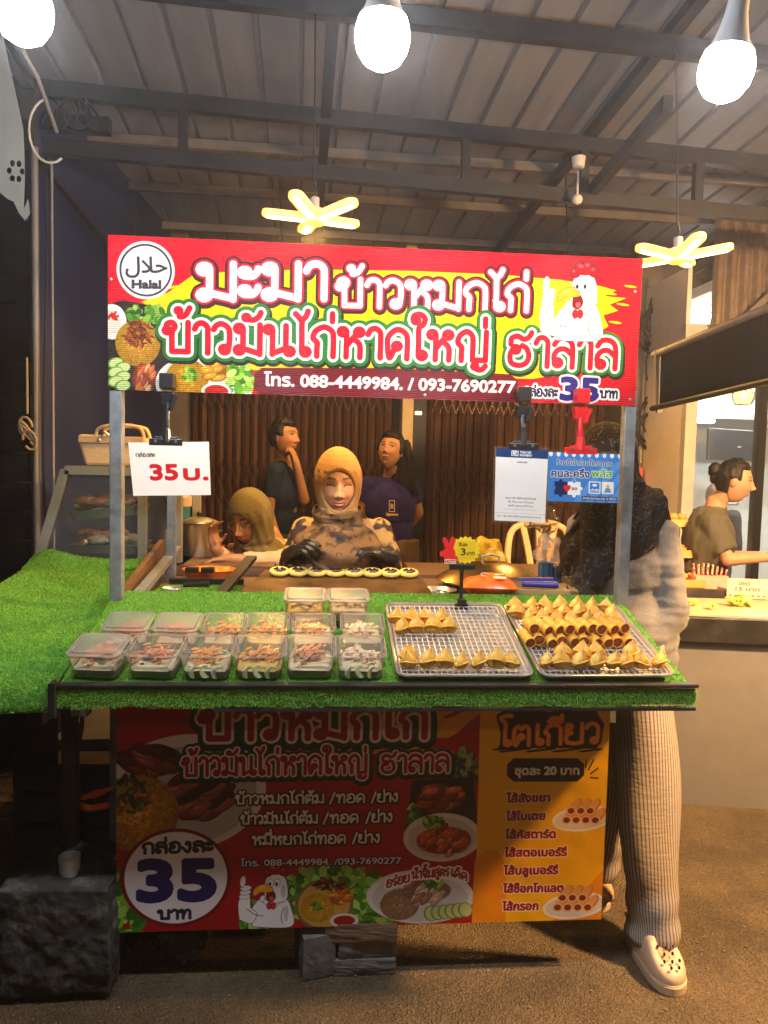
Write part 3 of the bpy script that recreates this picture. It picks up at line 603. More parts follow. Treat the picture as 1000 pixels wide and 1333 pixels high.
m_zinc = mat('galvanised_sheet', (.24, .265, .31), .5, .3, var=.16, scale=3.5, bump=.1, bscale=30, stretch=(3, .4, 1))
m_steel = mat('painted_steel', (.02, .021, .027), .5, .3, var=.3, scale=14, bump=.2)
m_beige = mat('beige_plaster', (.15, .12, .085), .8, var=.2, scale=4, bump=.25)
roof = empty('corrugated_roof', (1.4, 4, 3.2), 'grey corrugated metal roof sheets over the food stalls', 'roof')
def zr(y): return 3.42-.055*(y-2.8)
for k in range(12):
    x0 = -2.6+k*.76; prof = []
    for q in range(4):
        a = x0+q*.19; prof += [(a, 0), (a+.155, 0), (a+.162, .022), (a+.18, .022), (a+.187, 0)]
    prof.append((x0+.765, 0)); P = MB(); P.M = SOFF
    dz = .002*(k % 2)
    fr = [(x, .6, zr(.6)+z+dz) for x, z in prof]; mid = [(x, 3.6, zr(3.6)+z+dz) for x, z in prof]; bk = [(x, 6.6, zr(6.6)+z+dz) for x, z in prof]; N = len(prof)
    P.add(fr+mid+bk, [(j*N+i, j*N+i+1, (j+1)*N+i+1, (j+1)*N+i) for j in (0, 1) for i in range(N-1)]); obj('roof_panel', P, m_zinc, roof, solid=.0015)
def purlin(y, dz=-.05, h=.05):
    P = MB(); P.M = SOFF; P.box((1.9, y, zr(y)+dz), (9.1, .04, h)); obj('purlin', P, m_steel2, roof)
m_steel2 = mat('rusty_primer_steel', (.17, .15, .14), .6, .2, var=.25, scale=9)
for y in (4.55, 5.2, 5.9): purlin(y, -.034, .05)
for x in (-1.42, -.02, 1.36, 2.9):
    P = MB(); P.M = SOFF; P.box((x, 3.6, zr(3.6)-.088), (.05, 5.8, .05), (math.atan(-.055), 0, 0)); obj('rafter', P, m_steel, roof)
def truss(y, za, zb, name_lab, xs, hh=.25, both=True):
    t = empty('roof_truss', (.5, y, 2.98), name_lab, 'roof truss', 'dark steel trusses under the roof')
    def L(x, z0): return (x, y, z0-.03*(x-.5))
    P = MB(); P.M = SOFF; P.bar(L(-1.55, za), L(4.5, za), .05, .075); obj('chord', P, m_steel, t)
    if both:
        P = MB(); P.M = SOFF; P.bar(L(-1.5, zb), L(4.5, zb), .05, .07); obj('chord', P, m_steel, t)
        for x in xs:
            P = MB(); P.M = SOFF; P.bar(L(x, zb+.03), L(x, za-.03), .045, .045); obj('strut', P, m_steel, t)
truss(4.0, 3.235, 2.965, 'dark steel roof truss with two chords and short vertical struts', (-.72, .70, 1.33, 1.96, 3.1))
o = MB(); o.M = SOFF; o.bar((-1.5, 3.02, 3.27), (4.5, 3.02, 3.12), .05, .07); b = obj('front_beam', o, m_steel); tag(b, 'single dark steel beam under the roof nearest the bulbs', 'beam')
o = MB(); o.M = SOFF; o.bar((1.30, 3.0, 2.98), (1.38, 4.0, 2.98), .04, .06); b = obj('lower_rafter', o, m_steel); tag(b, 'slanting steel bar tied to the lower chord of the truss', 'beam')
# unlit socket lamp on the truss
cb = empty('ceiling_lamp', (1.27, 4.1, 2.9), 'small unlit white bulb and socket clipped on the steel truss', 'lamp')
P = MB(); P.lathe([(0, .02), (.036, .02), (.03, -.03), (.016, -.04)], (1.27, 3.95, 3.09), 14); obj('socket', P, mat('white_plastic', (.6, .58, .54), .4), cb, True)
P = MB(); P.ell((1.27, 3.95, 2.90), (.028, .028, .026), 12, 8); P.cyl((1.27, 3.95, 2.92), (1.27, 3.95, 3.04), .006); obj('bulb', P, MATS['white_plastic'], cb, True)

# left side: dark slatted shutter, blue wall
t = empty('roller_shutter', (-2.2, 3.7, 0), 'black slatted roller shutter in the dark at far left', 'shutter')
m_blk = mat('black_metal', (.007, .007, .009), .5, .3, var=.3, scale=8)
for k in range(22):
    P = MB(); P.box((-2.2, 3.8, .07+k*.14), (1.62, .02, .132), (R(8), 0, 0)); obj('slat', P, m_blk, t)
o = MB(); o.bx(-3.2, -1.39, 3.86, 3.94, 0, 3.3); o = obj('dark_side_wall', o, mat('dark_plaster', (.03, .03, .035), .9)); tag(o, 'dark plastered wall behind the black slatted shutter', 'wall')
m_blue = mat('blue_paint', (.012, .02, .085), .55, var=.22, scale=2.2, bump=.2, bscale=25)
P = MB(); P.prism([(-1.39, 3.9), (-1.17, 6.2), (-1.29, 6.2), (-1.49, 3.9)], .0, 3.3, 'z'); o = obj('blue_side_wall', P, m_blue); tag(o, 'dark blue painted side wall behind the glass display case', 'wall')
P = MB(); P.cyl((-1.36, 3.78, 0), (-1.36, 3.78, 2.95), .017); P.cyl((-1.29, 3.8, .0), (-1.29, 3.8, 2.9), .006); o = obj('drain_pipe', P, mat('grey_pipe', (.2, .2, .21), .5), smooth=True); tag(o, 'thin grey pipe running down beside the blue wall', 'pipe')
P = MB(); pts = [(-1.31+.012*math.sin(z*3), 3.76, z) for z in np.linspace(2.9, .9, 20)]; P.tube(pts, .006); o = obj('hanging_cable', P, m_blk, smooth=True); tag(o, 'black cable hanging down the blue wall', 'cable')
# rope with a knot
rp = empty('knotted_rope', (-1.36, 3.72, 1.5), 'pale rope tied in a loose knot against the dark shutter', 'rope')
P = MB(); m_rope = mat('rope', (.33, .27, .2), .9)
P.tube([(-1.38, 3.72, z) for z in (1.98, 1.85, 1.72)], .006)
for k in range(4): P.tube([(-1.385+.03*math.cos(a+k)+.006*k, 3.71-.01*math.sin(a), 1.66-.02*k+.045*math.sin(a)) for a in np.linspace(0, 5.6, 14)], .0065)
obj('strand', P, m_rope, rp, True)
# cable tangle and hook at the truss end
P = MB()
for k in range(5): P.tube([(-1.32+.05*k+.04*math.sin(a*1.3+k), 3.86, 3.14+.07*math.cos(a+k*1.4)) for a in np.linspace(0, 5+k*.3, 16)], .006)
P.box((-1.2, 3.9, 3.11), (.3, .06, .07)); o = obj('cable_bundle', P, m_blk, smooth=False); tag(o, 'dark tangle of cables at the left end of the truss', 'cables')
P = MB(); P.tube([(-1.16+.085*math.cos(a), 3.4, 2.88+.13*math.sin(a)) for a in np.linspace(1.8, 5.3, 14)], .005); o = obj('white_wire', P, MATS['white_plastic'], smooth=True); tag(o, 'loose white wire looping below the cable tangle', 'wire')
P = MB(); P.tube([(-1.2, 1.9, 3.05), (-1.03, 2.4, 2.95), (-1.03, 2.9, 2.86), (-1.1, 3.3, 2.84)], .008); o = obj('awning_cable', P, MATS['grey_pipe'], smooth=True); tag(o, 'grey cable slanting past the fringed awning', 'cable')
P = MB(); P.bar((-1.34, 3.78, 2.9), (-1.08, 5.6, 2.45), .03, .03); P.bar((-1.2, 5.0, 3.1), (-1.2, 5.0, 2.6), .025, .025); o = obj('wall_brace', P, m_steel); tag(o, 'slanting steel brace along the top of the blue wall', 'brace')

def plate(outline, holes, th, name, m, parent, Mx):
    c = bpy.data.curves.new('t', 'CURVE'); c.dimensions = '2D'; c.fill_mode = 'BOTH'; c.extrude = th/2
    for pts in [outline]+holes:
        s = c.splines.new('POLY'); s.points.add(len(pts)-1); s.use_cyclic_u = True
        for i, p in enumerate(pts): s.points[i].co = (p[0], p[1], 0, 1)
    o = bpy.data.objects.new('t', c); col.objects.link(o); me = bpy.data.meshes.new_from_object(o.evaluated_get(bpy.context.evaluated_depsgraph_get())); bpy.data.objects.remove(o)
    me.transform(Mx); me.name = name; me.materials.clear(); me.materials.append(m); q = bpy.data.objects.new(name, me); col.objects.link(q); q.parent = parent; return q
XZ = Matrix(((1, 0, 0, 0), (0, 0, 1, 0), (0, 1, 0, 0), (0, 0, 0, 1)))
hol = [[(cx+.007*math.cos(a), cz+.009*math.sin(a)) for a in np.linspace(0, 5.6, 8)] for cx, cz in [(.012+.017*math.cos(t)+.022, .13+.023*math.sin(t)) for t in np.linspace(0, 5.2, 6)]]
out = [(-.6, .5), (.0, .5), (.03, .36), (.055, .24), (.058, .12), (.054, .03), (.066, .06), (.07, .02), (.058, .0), (.04, .022), (.028, .05), (.012, .055), (-.004, .07), (-.03, .06), (-.06, .075), (-.09, .06), (-.2, .07), (-.6, .06)]
o = plate(out, hol, .002, 'fringed_awning', mat('cream_fabric', (.075, .07, .06), .9, var=.15), None, Matrix.Translation((-.875, 2.2, 2.17)) @ XZ); tag(o, 'cream awning fringe with punched flower holes at upper left', 'awning')

# back wall with two folding gates
P = MB(); P.M = SOFF; P.bx(-1.3, 2.95, 6.3, 6.45, 0, 3.3); o = obj('back_wall', P, mat('brown_dark_wall', (.05, .035, .025), .8)); tag(o, 'dark brown wall behind the folding gates', 'wall')
m_gate = mat('brown_gate_metal', (.13, .065, .033), .42, .5, var=.35, scale=6, bump=.15, stretch=(6, 6, .5))
m_gate2 = mat('gate_lattice_metal', (.1, .05, .028), .4, .55, var=.2)
def gate(x0, x1, lab):
    t = empty('folding_gate', ((x0+x1)/2, 6.2, 0), lab, 'folding gate', 'brown folding metal gates'); n = int((x1-x0)/.066); d = (x1-x0)/n
    for i in range(n):
        P = MB(); P.M = SOFF; x = x0+d*(i+.5); P.prism([(x-d*.42, 6.24+.012*(i % 2)), (x, 6.2+.03*(i % 2)), (x+d*.42, 6.24+.012*(i % 2)), (x+d*.4, 6.262), (x-d*.4, 6.262)], .05, 2.7, 'z'); obj('slat', P, m_gate, t)
    P = MB(); P.M = SOFF
    for z in (.6, 1.35, 2.1):
        for i in range(0, n-2, 1):
            a = x0+d*(i+.5); P.bar((a, 6.185, z-.17), (a+d*2, 6.185, z+.17), .004, .016, (0, 1, 0)); P.bar((a+2*d, 6.176, z-.17), (a, 6.176, z+.17), .004, .016, (0, 1, 0))
    obj('lattice', P, m_gate2, t)['kind'] = 'stuff'
    P = MB(); P.M = SOFF; P.bx(x0, x1, 6.16, 6.28, 2.7, 2.82); obj('top_rail', P, m_gate, t)
gate(-.99, .62, 'brown folding metal gate behind the smiling vendor'); gate(.90, 2.42, 'brown folding metal gate behind the hanging payment cards')
def pillar(x0, x1, y0, y1, lab, m=m_beige, z1=3.3):
    P = MB(); P.M = SOFF; P.bx(x0, x1, y0, y1, 0, z1); o = obj('wall_pillar', P, m, bevel=.006); tag(o, lab, 'pillar'); return o
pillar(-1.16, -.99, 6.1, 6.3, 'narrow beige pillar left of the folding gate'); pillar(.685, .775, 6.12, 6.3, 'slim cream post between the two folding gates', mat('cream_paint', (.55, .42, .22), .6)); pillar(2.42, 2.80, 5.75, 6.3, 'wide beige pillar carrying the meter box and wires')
P = MB(); P.M = SOFF; P.bx(.785, .895, 6.2, 6.27, 0, 2.8); o = obj('dark_gap_sheet', P, m_blk); tag(o, 'black sheet standing for the dark gap beside the slim cream post', 'gap')  # black sheet put where the gap beside the post is dark
P = MB(); P.M = SOFF; P.bx(.80, .85, 6.18, 6.19, 1.915, 1.94); o = obj('gate_lamp', P, mat('lamp_glow', (1, .7, .2), es=6)); tag(o, 'tiny lit yellow lamp in the dark gap', 'lamp')
# electrics on the wide pillar
mt = empty('meter_box', (2.6, 5.6, 1.7), 'black electric meter and switch boxes wired on the beige pillar', 'meter')
P = MB(); P.box((2.585, 5.74, 1.88), (.24, .12, .2)); obj('meter_case', P, m_blk, mt, bevel=.01)
P = MB(); P.box((2.72, 5.75, 1.66), (.15, .08, .17)); obj('breaker_case', P, mat('dark_grey_plastic', (.09, .09, .09), .4), mt, bevel=.01)
P = MB(); P.box((2.72, 5.705, 1.66), (.08, .02, .09)); obj('breaker_window', P, mat('grey_plastic', (.3, .3, .28), .3), mt)
P = MB(); P.box((2.46, 5.76, 1.63), (.075, .04, .13)); obj('socket_plate', P, MATS['white_plastic'], mt)
for k in range(2):
    P = MB(); P.box((2.46, 5.737, 1.605+k*.05), (.03, .01, .025)); obj('socket_hole', P, m_blk, mt)
for k in range(9):
    P = MB(); a = rg.uniform(0, 6); P.tube([(2.55+.13*math.sin(a+q*.55)+.02*k*math.cos(q), 5.72-.004*k, 2.9-q*.11) for q in range(14)], .007+.003*(k % 3)); obj('wire', P, m_blk, mt, True)
for k in range(3):
    P = MB(); P.tube([(2.56+.05*k, 5.74, 1.78), (2.53+.06*k, 5.73, 1.6), (2.62+.05*k, 5.73, 1.45), (2.7+.01*k, 5.73, 1.57)], .008); obj('wire', P, m_blk, mt, True)
P = MB(); P.tube([(2.5, 5.74, 2.6), (2.5, 5.74, 2.3), (2.44, 5.74, 2.22), (2.44, 5.74, 1.2)], .009); obj('conduit', P, m_beige, mt, True)
P = MB(); P.box((2.64, 5.745, 1.33), (.13, .006, .22)); o = obj('wall_notice', P, mat('notice_paper', (.45, .4, .33), .7)); tag(o, 'small pale notice with a dark foot on the beige pillar', 'notice')
P = MB(); P.box((2.64, 5.738, 1.25), (.13, .004, .04)); P.box((2.64, 5.738, 1.36), (.06, .004, .014)); P.box((2.64, 5.738, 1.39), (.03, .004, .014)); obj('notice_print', P, mat('maroon_print', (.12, .04, .05), .7), o)
cl = empty('wall_calendar', (2.33, 5.62, 1.4), 'blue and red hanging poster half hidden behind the patterned headscarf', 'poster')
P = MB(); P.box((2.34, 5.68, 1.32), (.16, .006, .3)); obj('sheet', P, mat('blue_print', (.06, .16, .38), .5), cl)
P = MB(); P.box((2.34, 5.674, 1.47), (.16, .004, .12)); obj('header', P, mat('red_print', (.5, .06, .05), .5), cl)
# corrugated fascia above the side awning
fs = empty('corrugated_fascia', (3.4, 4.6, 2.7), 'brown corrugated metal fascia above the navy awning', 'fascia')
for k in range(26):
    P = MB(); x = 2.55+k*.09; P.prism([(x, 5.0), (x+.02, 4.97), (x+.05, 4.97), (x+.07, 5.0), (x+.09, 5.0), (x+.09, 5.01), (x, 5.01)], 2.28, 3.25, 'z'); obj('sheet_rib', P, mat('brown_sheet', (.2, .15, .11), .5, .3, var=.3), fs)
P = MB(); P.bar((2.5, 4.9, 2.3), (3.1, 4.9, 2.9), .04, .04); obj('brace', P, MATS['rusty_primer_steel'], fs)

# navy roll-up side awning
aw = empty('side_awning', (1.9, 3.4, 2.0), 'navy blue roll-up awning hanging above the neighbouring stall', 'awning')
m_navy = mat('navy_tarp', (.003, .006, .016), 1, spec=0, var=.15)
P = MB()
def awf(u, v):
    y = 1.9+2.35*u; return (1.885+.012*math.sin(y*9)*(1-v), y, (1.92-.035*(y-3.2))+(.30-.0*(y-3.2))*v)
P.grid(awf, 40, 4); obj('fabric', P, m_navy, aw, True, solid=.003)
P = MB(); P.cyl((1.885, 1.9, 1.965), (1.87, 4.3, 1.875), .016); obj('bottom_bar', P, m_blk, aw, True)
P = MB(); P.cyl((1.885, 1.9, 2.29), (1.875, 4.32, 2.18), .02); obj('top_roller', P, MATS['rusty_primer_steel'], aw, True)
P = MB(); P.bar((1.87, 4.27, 2.2), (1.9, 4.27, 1.85), .03, .02); obj('end_bracket', P, MATS['rusty_primer_steel'], aw)

# lit nail shop behind glass
m_wh = mat('shop_white', (.8, .72, .64), .7, var=.05); m_gw = mat('shop_grey_wall', (.5, .54, .54), .7, var=.06)
sh = empty('lit_shop', (3.8, 6, 0), 'bright glass-fronted shop with white walls behind the neighbouring stall', 'shop')
for nm, b, m in (('rear_wall', (2.8, 6.9, 8.0, 8.1, 0, 2.9), m_gw), ('side_wall', (2.76, 2.84, 6.31, 8.0, 0, 2.9), m_gw), ('right_wall', (6.8, 6.9, 5.1, 8.0, 0, 2.9), m_gw), ('shop_ceiling', (2.95, 6.9, 5.12, 8.1, 2.9, 2.98), m_wh), ('bulkhead', (2.85, 6.8, 7.2, 7.3, 2.02, 2.88), m_wh), ('shop_floor', (3.0, 6.8, 5.1, 8, .061, .09), mat('shop_tile', (.4, .38, .35), .3))):
    P = MB(); P.bx(*b); obj(nm, P, m, sh)
P = MB(); P.bx(2.44, 2.52, 5.06, 5.12, 0, 2.4); obj('window_frame', P, mat('white_frame', (.5, .48, .44), .5), sh)
P = MB(); P.bx(2.955, 3.01, 5.05, 5.12, 0, 2.4); obj('mullion', P, m_blk, sh)
P = MB(); P.bx(2.4, 4.6, 5.04, 5.12, 2.4, 2.5); obj('head_rail', P, MATS['white_frame'], sh)
P = MB(); P.bx(2.52, 4.6, 5.085, 5.09, .1, 2.4); obj('window_glass', P, clear_mat('window_glass', (.97, .98, .97), .02, .03), sh)
P = MB(); P.bx(2.44, 2.47, 5.13, 5.8, 0, 2.9); obj('return_wall', P, m_wh, sh)
P = MB(); P.cyl((3.25, 7.1, 1.985), (3.7, 7.1, 1.985), .02); obj('tube_light', P, mat('tube_glow', (1, 1, .95), es=14), sh, True)
m_tube_added = mat('added_tube_glow', (1, 1, .97), es=110)  # for unseen ceiling tubes added to brighten the shop
for ty in (5.7, 6.5):
    P = MB(); P.cyl((3.3, ty, 2.84), (4.9, ty, 2.84), .03); obj('tube_light', P, m_tube_added, sh, True)
for x, z0, lab in ((.95, 1.96, 'NAILS'),): pass
c = plain_canvas(256, 96, (107, 109, 108)); c.font('NAILS', 14, 240, 72, 70, [(2, (235, 238, 238))]); im_n = c.image('nails_print')
sheet('nails_lettering', [(3.62, 6.99, 1.19), (3.93, 6.99, 1.19), (3.93, 6.99, 1.27), (3.62, 6.99, 1.27)], .004, print_mat('nails_sign', im_n, .5), m_gw, sh)
tv = empty('wall_tv', (3.95, 7.15, 1.75), 'black flat television on the shop wall above the olive shirt woman', 'television')
P = MB(); P.box((3.9, 7.1, 1.76), (.5, .05, .3), (R(-6), R(2), 0)); obj('screen', P, mat('tv_black', (.01, .012, .015), .25), tv, bevel=.006)
P = MB(); P.box((3.9, 7.16, 1.76), (.1, .1, .1)); obj('bracket', P, m_blk, tv)
P = MB(); P.box((3.95, 7.068, 1.745), (.03, .004, .008)); obj('logo_mark', P, MATS['white_plastic'], tv)
m_glow = mat('pendant_glow', (1, .55, .2), es=14); m_amb = clear_mat('amber_glass', (1, .72, .4), .08, .05)
for x, y, z, lab in ((3.28, 5.85, 2.12, 'round amber glass pendant lamp nearest the window frame'), (3.62, 6.0, 2.22, 'amber glass pendant lamp cut by the right edge, upper one'), (3.6, 5.9, 1.93, 'amber glass pendant lamp cut by the right edge, lower one')):
    p = empty('pendant_lamp', (x, y, z), lab, 'pendant lamp', 'amber glass pendant lamps in the shop')
    P = MB(); P.lathe([(.02, .09), (.06, .085), (.09, .04), (.095, -.02), (.07, -.075), (.045, -.085)], (x, y, z), 18); obj('shade', P, m_amb, p, True)
    P = MB(); P.ell((x, y, z), (.02, .02, .03), 10, 8); obj('bulb', P, m_glow, p, True)
    P = MB(); P.cyl((x, y, z+.08), (x, y, 2.9), .004, n=6); obj('cord', P, m_blk, p)
    P = MB(); P.cyl((x, y, z+.03), (x, y, z+.1), .018); obj('lamp_holder', P, m_blk, p, True)
# flowers and bottle stand in the shop window
fl = empty('flower_vase', (2.52, 5.35, 0), 'red flowers standing low inside the shop window', 'flowers')
for k in range(6):
    P = MB(); x, z = 2.56+.03*math.sin(k*2.1), 1.0+.045*k; P.ell((x, 5.3, z), (.03, .03, .03), 8, 6, jit=.2); obj('flower', P, mat('red_petal', (.5, .02, .05), .5), fl, True)
P = MB(); P.lathe([(.0, .0), (.05, .0), (.06, .2), (.04, .3)], (2.58, 5.3, .7), 14); obj('vase', P, MATS['white_plastic'], fl, True)
P = MB(); P.box((2.75, 5.5, .9), (.3, .3, .3)); P.box((2.75, 5.5, .4), (.34, .34, .7)); o = obj('display_plinth', P, m_wh, bevel=.01); tag(o, 'white plinth with ornaments inside the shop window', 'plinth')
# ---------------------------------------------------------------- lamps that light the place
m_bulb = mat('bulb_glow', (1, 1, 1), es=210, emit=(.93, .96, 1), var=0)
m_house = mat('bulb_housing', (.3, .31, .33), .35, var=.03)
m_cord = m_blk
for i, (x, y, z, lean, lab) in enumerate(((-.595, 1.6, 2.396, -.03, 'glowing white bulb hanging at the left end, cut by the photo corner'), (.102, 1.6, 2.392, .0, 'glowing white bulb hanging in the middle above the banner'), (.82, 1.6, 2.372, -.03, 'glowing white bulb hanging at the right beside the roof beam'))):
    b = empty('led_bulb', (x, y, z), lab, 'light bulb', 'white bulbs hanging in front of the stall', (0, R(8) if i == 2 else 0, 0)); b.scale = (1.18, 1.18, 1.18)
    P = MB(); P.lathe([(0, -.05), (.016, -.048), (.032, -.038), (.043, -.02), (.047, 0), (.045, .018), (.041, .03)], n=24); obj('globe', P, m_bulb, b, True, local=True)
    P = MB(); P.lathe([(.042, .03), (.031, .05), (.024, .075), (.019, .10), (.018, .13)], n=24); obj('housing', P, m_house, b, True, local=True)
    P = MB(); P.lathe([(.017, .128), (.022, .13), (.022, .185), (.01, .195), (0, .195)], n=16); obj('lamp_socket', P, MATS['white_plastic'], b, True, local=True)
    P = MB(); P.tube([(0, 0, .19), (lean, .0, .35), (lean*2, .01, .6), (lean*2.4, .0, .86)], .003); obj('cord', P, m_cord, b, True, local=True)
m_warm = mat('warm_led_petals', (1, .75, .3), es=1.5, emit=(1, .33, .045), var=0)
m_warm2 = mat('warm_led_strip', (1, .8, .5), es=9, emit=(1, .62, .24), var=0)
def glow(parent, loc, w, c, r=.015, nm='lamp_light'):
    d = bpy.data.lights.new(nm, 'SPOT'); d.spot_size = R(172); d.spot_blend = .6; d.energy = w; d.color = c; d.shadow_soft_size = r; o = bpy.data.objects.new(nm, d); col.objects.link(o); o.parent = parent; o.location = loc; return o
PW = (60, 26, 42, 38)
for i, (x, y, z, lab) in enumerate(((-.05, 2.95, 2.44, 'glowing warm lamp with five folding petals behind the banner top'), (1.36, 2.95, 2.36, 'glowing warm lamp with five folding petals at the banner right corner'), (-.25, 4.5, 2.62, 'warm five-petal lamp further back near the folding gate'), (1.45, 4.6, 2.62, 'warm five-petal lamp further back above the plastic chairs'))):
    f = empty('petal_lamp', (x, y, z), lab, 'lamp', 'warm five-petal lamps', (R(-4), 0, R(12+20*i)))
    for k in range(5):
        a = 2*math.pi*k/5+.35; P = MB(); c_, s_ = math.cos(a), math.sin(a); Q = Matrix.Rotation(a, 4, 'Z') @ Matrix.Rotation(R(-6), 4, 'Y'); P.M = Q
        P.box((.10, 0, 0), (.14, .056, .022)); P.cyl((.17, 0, -.011), (.17, 0, .011), .028, n=14); obj('petal', P, m_warm, f, local=True, bevel=.004)
        P = MB(); P.M = Q; P.box((.10, 0, -.0125), (.13, .026, .004)); P.cyl((.17, 0, -.0145), (.17, 0, -.0105), .013, n=10); obj('led_strip', P, m_warm2, f, local=True)
    P = MB(); P.cyl((0, 0, -.02), (0, 0, .03), .036, n=18); obj('hub', P, m_warm, f, True, local=True)
    P = MB(); P.cyl((0, 0, .03), (0, 0, .075), .018, n=12); obj('lamp_cap', P, m_house, f, True, local=True)
    glow(f, (0, 0, -.045), PW[i], (1, .52, .14))
    P = MB(); P.tube([(0, 0, .07), (.01, 0, .1), (-.004, 0, .14), (0, 0, .5), (0, 0, .84)], .0035); obj('cord', P, m_cord, f, local=True)
m_bpl0 = mat('green_enamel', (.03, .08, .05), .3)
m_side = mat('warm_bulb_glow', (1, .8, .5), es=2000, emit=(1, .57, .24), var=0)
nb = empty('stall_lamp', (2.5, 1.9, 2.6), 'warm bulb hanging at the near corner of the neighbouring stall', 'light bulb')
P = MB(); P.ell((0, 0, -.02), .095, 16, 10); obj('globe', P, m_side, nb, True, local=True)
P = MB(); P.lathe([(.03, .11), (.06, .10), (.12, .05), (.17, -.01), (.172, -.012)], n=28); obj('added_shade', P, m_bpl0, nb, True, local=True, solid=.002)  # shade added to keep this bulb's light off the roof
P = MB(); P.cyl((0, 0, .03), (0, 0, .13), .02); obj('housing', P, m_house, nb, True, local=True); P = MB(); P.cyl((0, 0, .1), (0, 0, .95), .004); obj('cord', P, m_cord, nb, local=True)

sl = empty('added_fill_lamp', (.6, -4.6, 0), 'added fill lamp on a grey pole behind the camera', 'fill lamp')  # added lamp behind the camera, front fill for the poster
P = MB(); P.cyl((.6, -4.6, 0), (.6, -4.6, 4.6), .06, .04); P.tube([(.6, -4.6, 4.5), (.6, -4.4, 4.75), (.6, -4.0, 4.85)], .03); obj('pole', P, MATS['grey_pipe'], sl, True)
P = MB(); P.box((.6, -3.85, 4.84), (.26, .5, .09)); obj('lamp_head', P, MATS['grey_pipe'], sl, bevel=.02)
P = MB(); P.ell((.6, -3.85, 4.78), (.12, .2, .07), 16, 10); obj('lamp_glass', P, mat('fill_lamp_glow', (1, .9, .7), es=95, emit=(1, .8, .6), var=0), sl, True)
# ---------------------------------------------------------------- turf
m_turf = mat('turf_green', (.10, .34, .03), .55, var=.3, scale=900, c2=(.33, .68, .07), detail=1)
m_turfbase = mat('turf_backing', (.08, .25, .025), .9, var=.3, scale=60)
def pile(name, fn, n, parent, ln=(.004, .009), seed=1, w=.0022):
    """short blades standing on a surface; fn(u, v) arrays -> points and normals"""
    r = np.random.RandomState(seed); u, v = r.rand(n), r.rand(n); P, N = fn(u, v)
    d = N+r.randn(n, 3)*.38; d /= np.linalg.norm(d, axis=1)[:, None]; s = np.cross(d, r.randn(n, 3)); s /= np.linalg.norm(s, axis=1)[:, None]
    L = r.uniform(ln[0], ln[1], n)[:, None]; V = np.empty((n*3, 3)); V[0::3] = P-s*w*.5; V[1::3] = P+s*w*.5; V[2::3] = P+d*L
    V -= np.array(wloc(parent)); me = bpy.data.meshes.new(name); me.vertices.add(n*3); me.vertices.foreach_set('co', V.ravel()); me.loops.add(n*3); me.loops.foreach_set('vertex_index', np.arange(n*3)); me.polygons.add(n); me.polygons.foreach_set('loop_start', np.arange(n)*3); me.update(); me.validate()
    o = obj(name, me, m_turf, parent); o['kind'] = 'stuff'; return o
def dz(y): return .925+.27*(y-2.05)
SL = math.atan(.27); CS, SN = math.cos(SL), math.sin(SL)
stall = empty('food_stall', (.17, 2.4, 0), 'steel framed food stall with sloping green turf counter', 'food stall')
m_galv = mat('galvanised_post', (.27, .29, .3), .5, .5, var=.22, scale=30, bump=.1)
m_dkst = mat('dark_edge_steel', (.05, .047, .045), .42, .6, var=.4, scale=10)
for x, zt in ((-.672, 1.80), (1.038, 1.80)):
    P = MB(); P.bx(x-.02, x+.02, 2.553, 2.593, 0, zt); o = obj('post', P, m_galv, stall, bevel=.003)
P = MB(); P.prism([(2.05, dz(2.05)-.03), (2.62, dz(2.62)-.03), (2.62, dz(2.62)-.002), (2.05, dz(2.05)-.002)], -.69, 1.045, 'x'); obj('deck_board', P, mat('plywood', (.25, .17, .1), .7, scale=20, stretch=(1, 8, 8)), stall)
P = MB(); P.bx(-.70, 1.055, 2.027, 2.055, .933, .943); P.bx(-.705, -.685, 2.02, 2.06, .86, .948); obj('edge_bar', P, m_dkst, stall, bevel=.003)
P = MB(); P.bx(-.28, 1.05, 2.03, 2.05, .868, .876); obj('lower_trim', P, m_dkst, stall)
for x in (-.66, 1.02):
    P = MB(); P.bar((x, 2.07, .9), (x, 2.6, 1.02), .035, .035); obj('side_rail', P, m_galv, stall)
    P = MB(); P.bx(x-.018, x+.018, 3.16, 3.2, 0, 1.06); obj('rear_leg', P, m_galv, stall)
for y, z in ((2.58, .9), (3.18, 1.02), (2.58, .35)):
    P = MB(); P.bx(-.66, 1.02, y-.012, y+.012, z-.02, z+.02); obj('cross_rail', P, m_galv, stall)
P = MB(); P.bx(.905, .93, 2.3, 2.33, .74, .93); obj('front_stub', P, m_galv, stall)
P = MB(); P.bx(-.69, 1.04, 2.62, 3.2, 1.03, 1.05); obj('work_top', P, mat('worn_wood', (.16, .09, .045), .6, var=.35, scale=8, stretch=(1, 10, 10)), stall)
# counter turf
tf = empty('artificial_turf', (.17, 2.3, .93), 'green artificial turf covering the sloping counter and its front edge', 'artificial turf')
P = MB(); P.prism([(2.06, dz(2.06)), (2.63, dz(2.63)), (2.63, dz(2.63)+.004), (2.06, dz(2.06)+.004)], -.69, 1.045, 'x'); obj('backing', P, m_turfbase, tf)
def f1(u, v):
    x = -.69+1.735*u; y = 2.06+.57*v; return np.stack([x, y, dz(y)+.004], 1), np.tile([0, -SN, CS], (len(u), 1))
pile('pile', f1, 60000, tf)
P = MB(); P.bx(-.69, 1.05, 2.036, 2.044, .884, .928); obj('front_strip', P, m_turfbase, tf)
def f2(u, v):
    x = -.695+1.75*u; return np.stack([x, np.full_like(x, 2.036), .880+.048*v+.003*np.sin(x*23)], 1), np.tile([0, -.9, -.45], (len(u), 1))
pile('strip_pile', f2, 16000, tf, (.005, .010), 2)
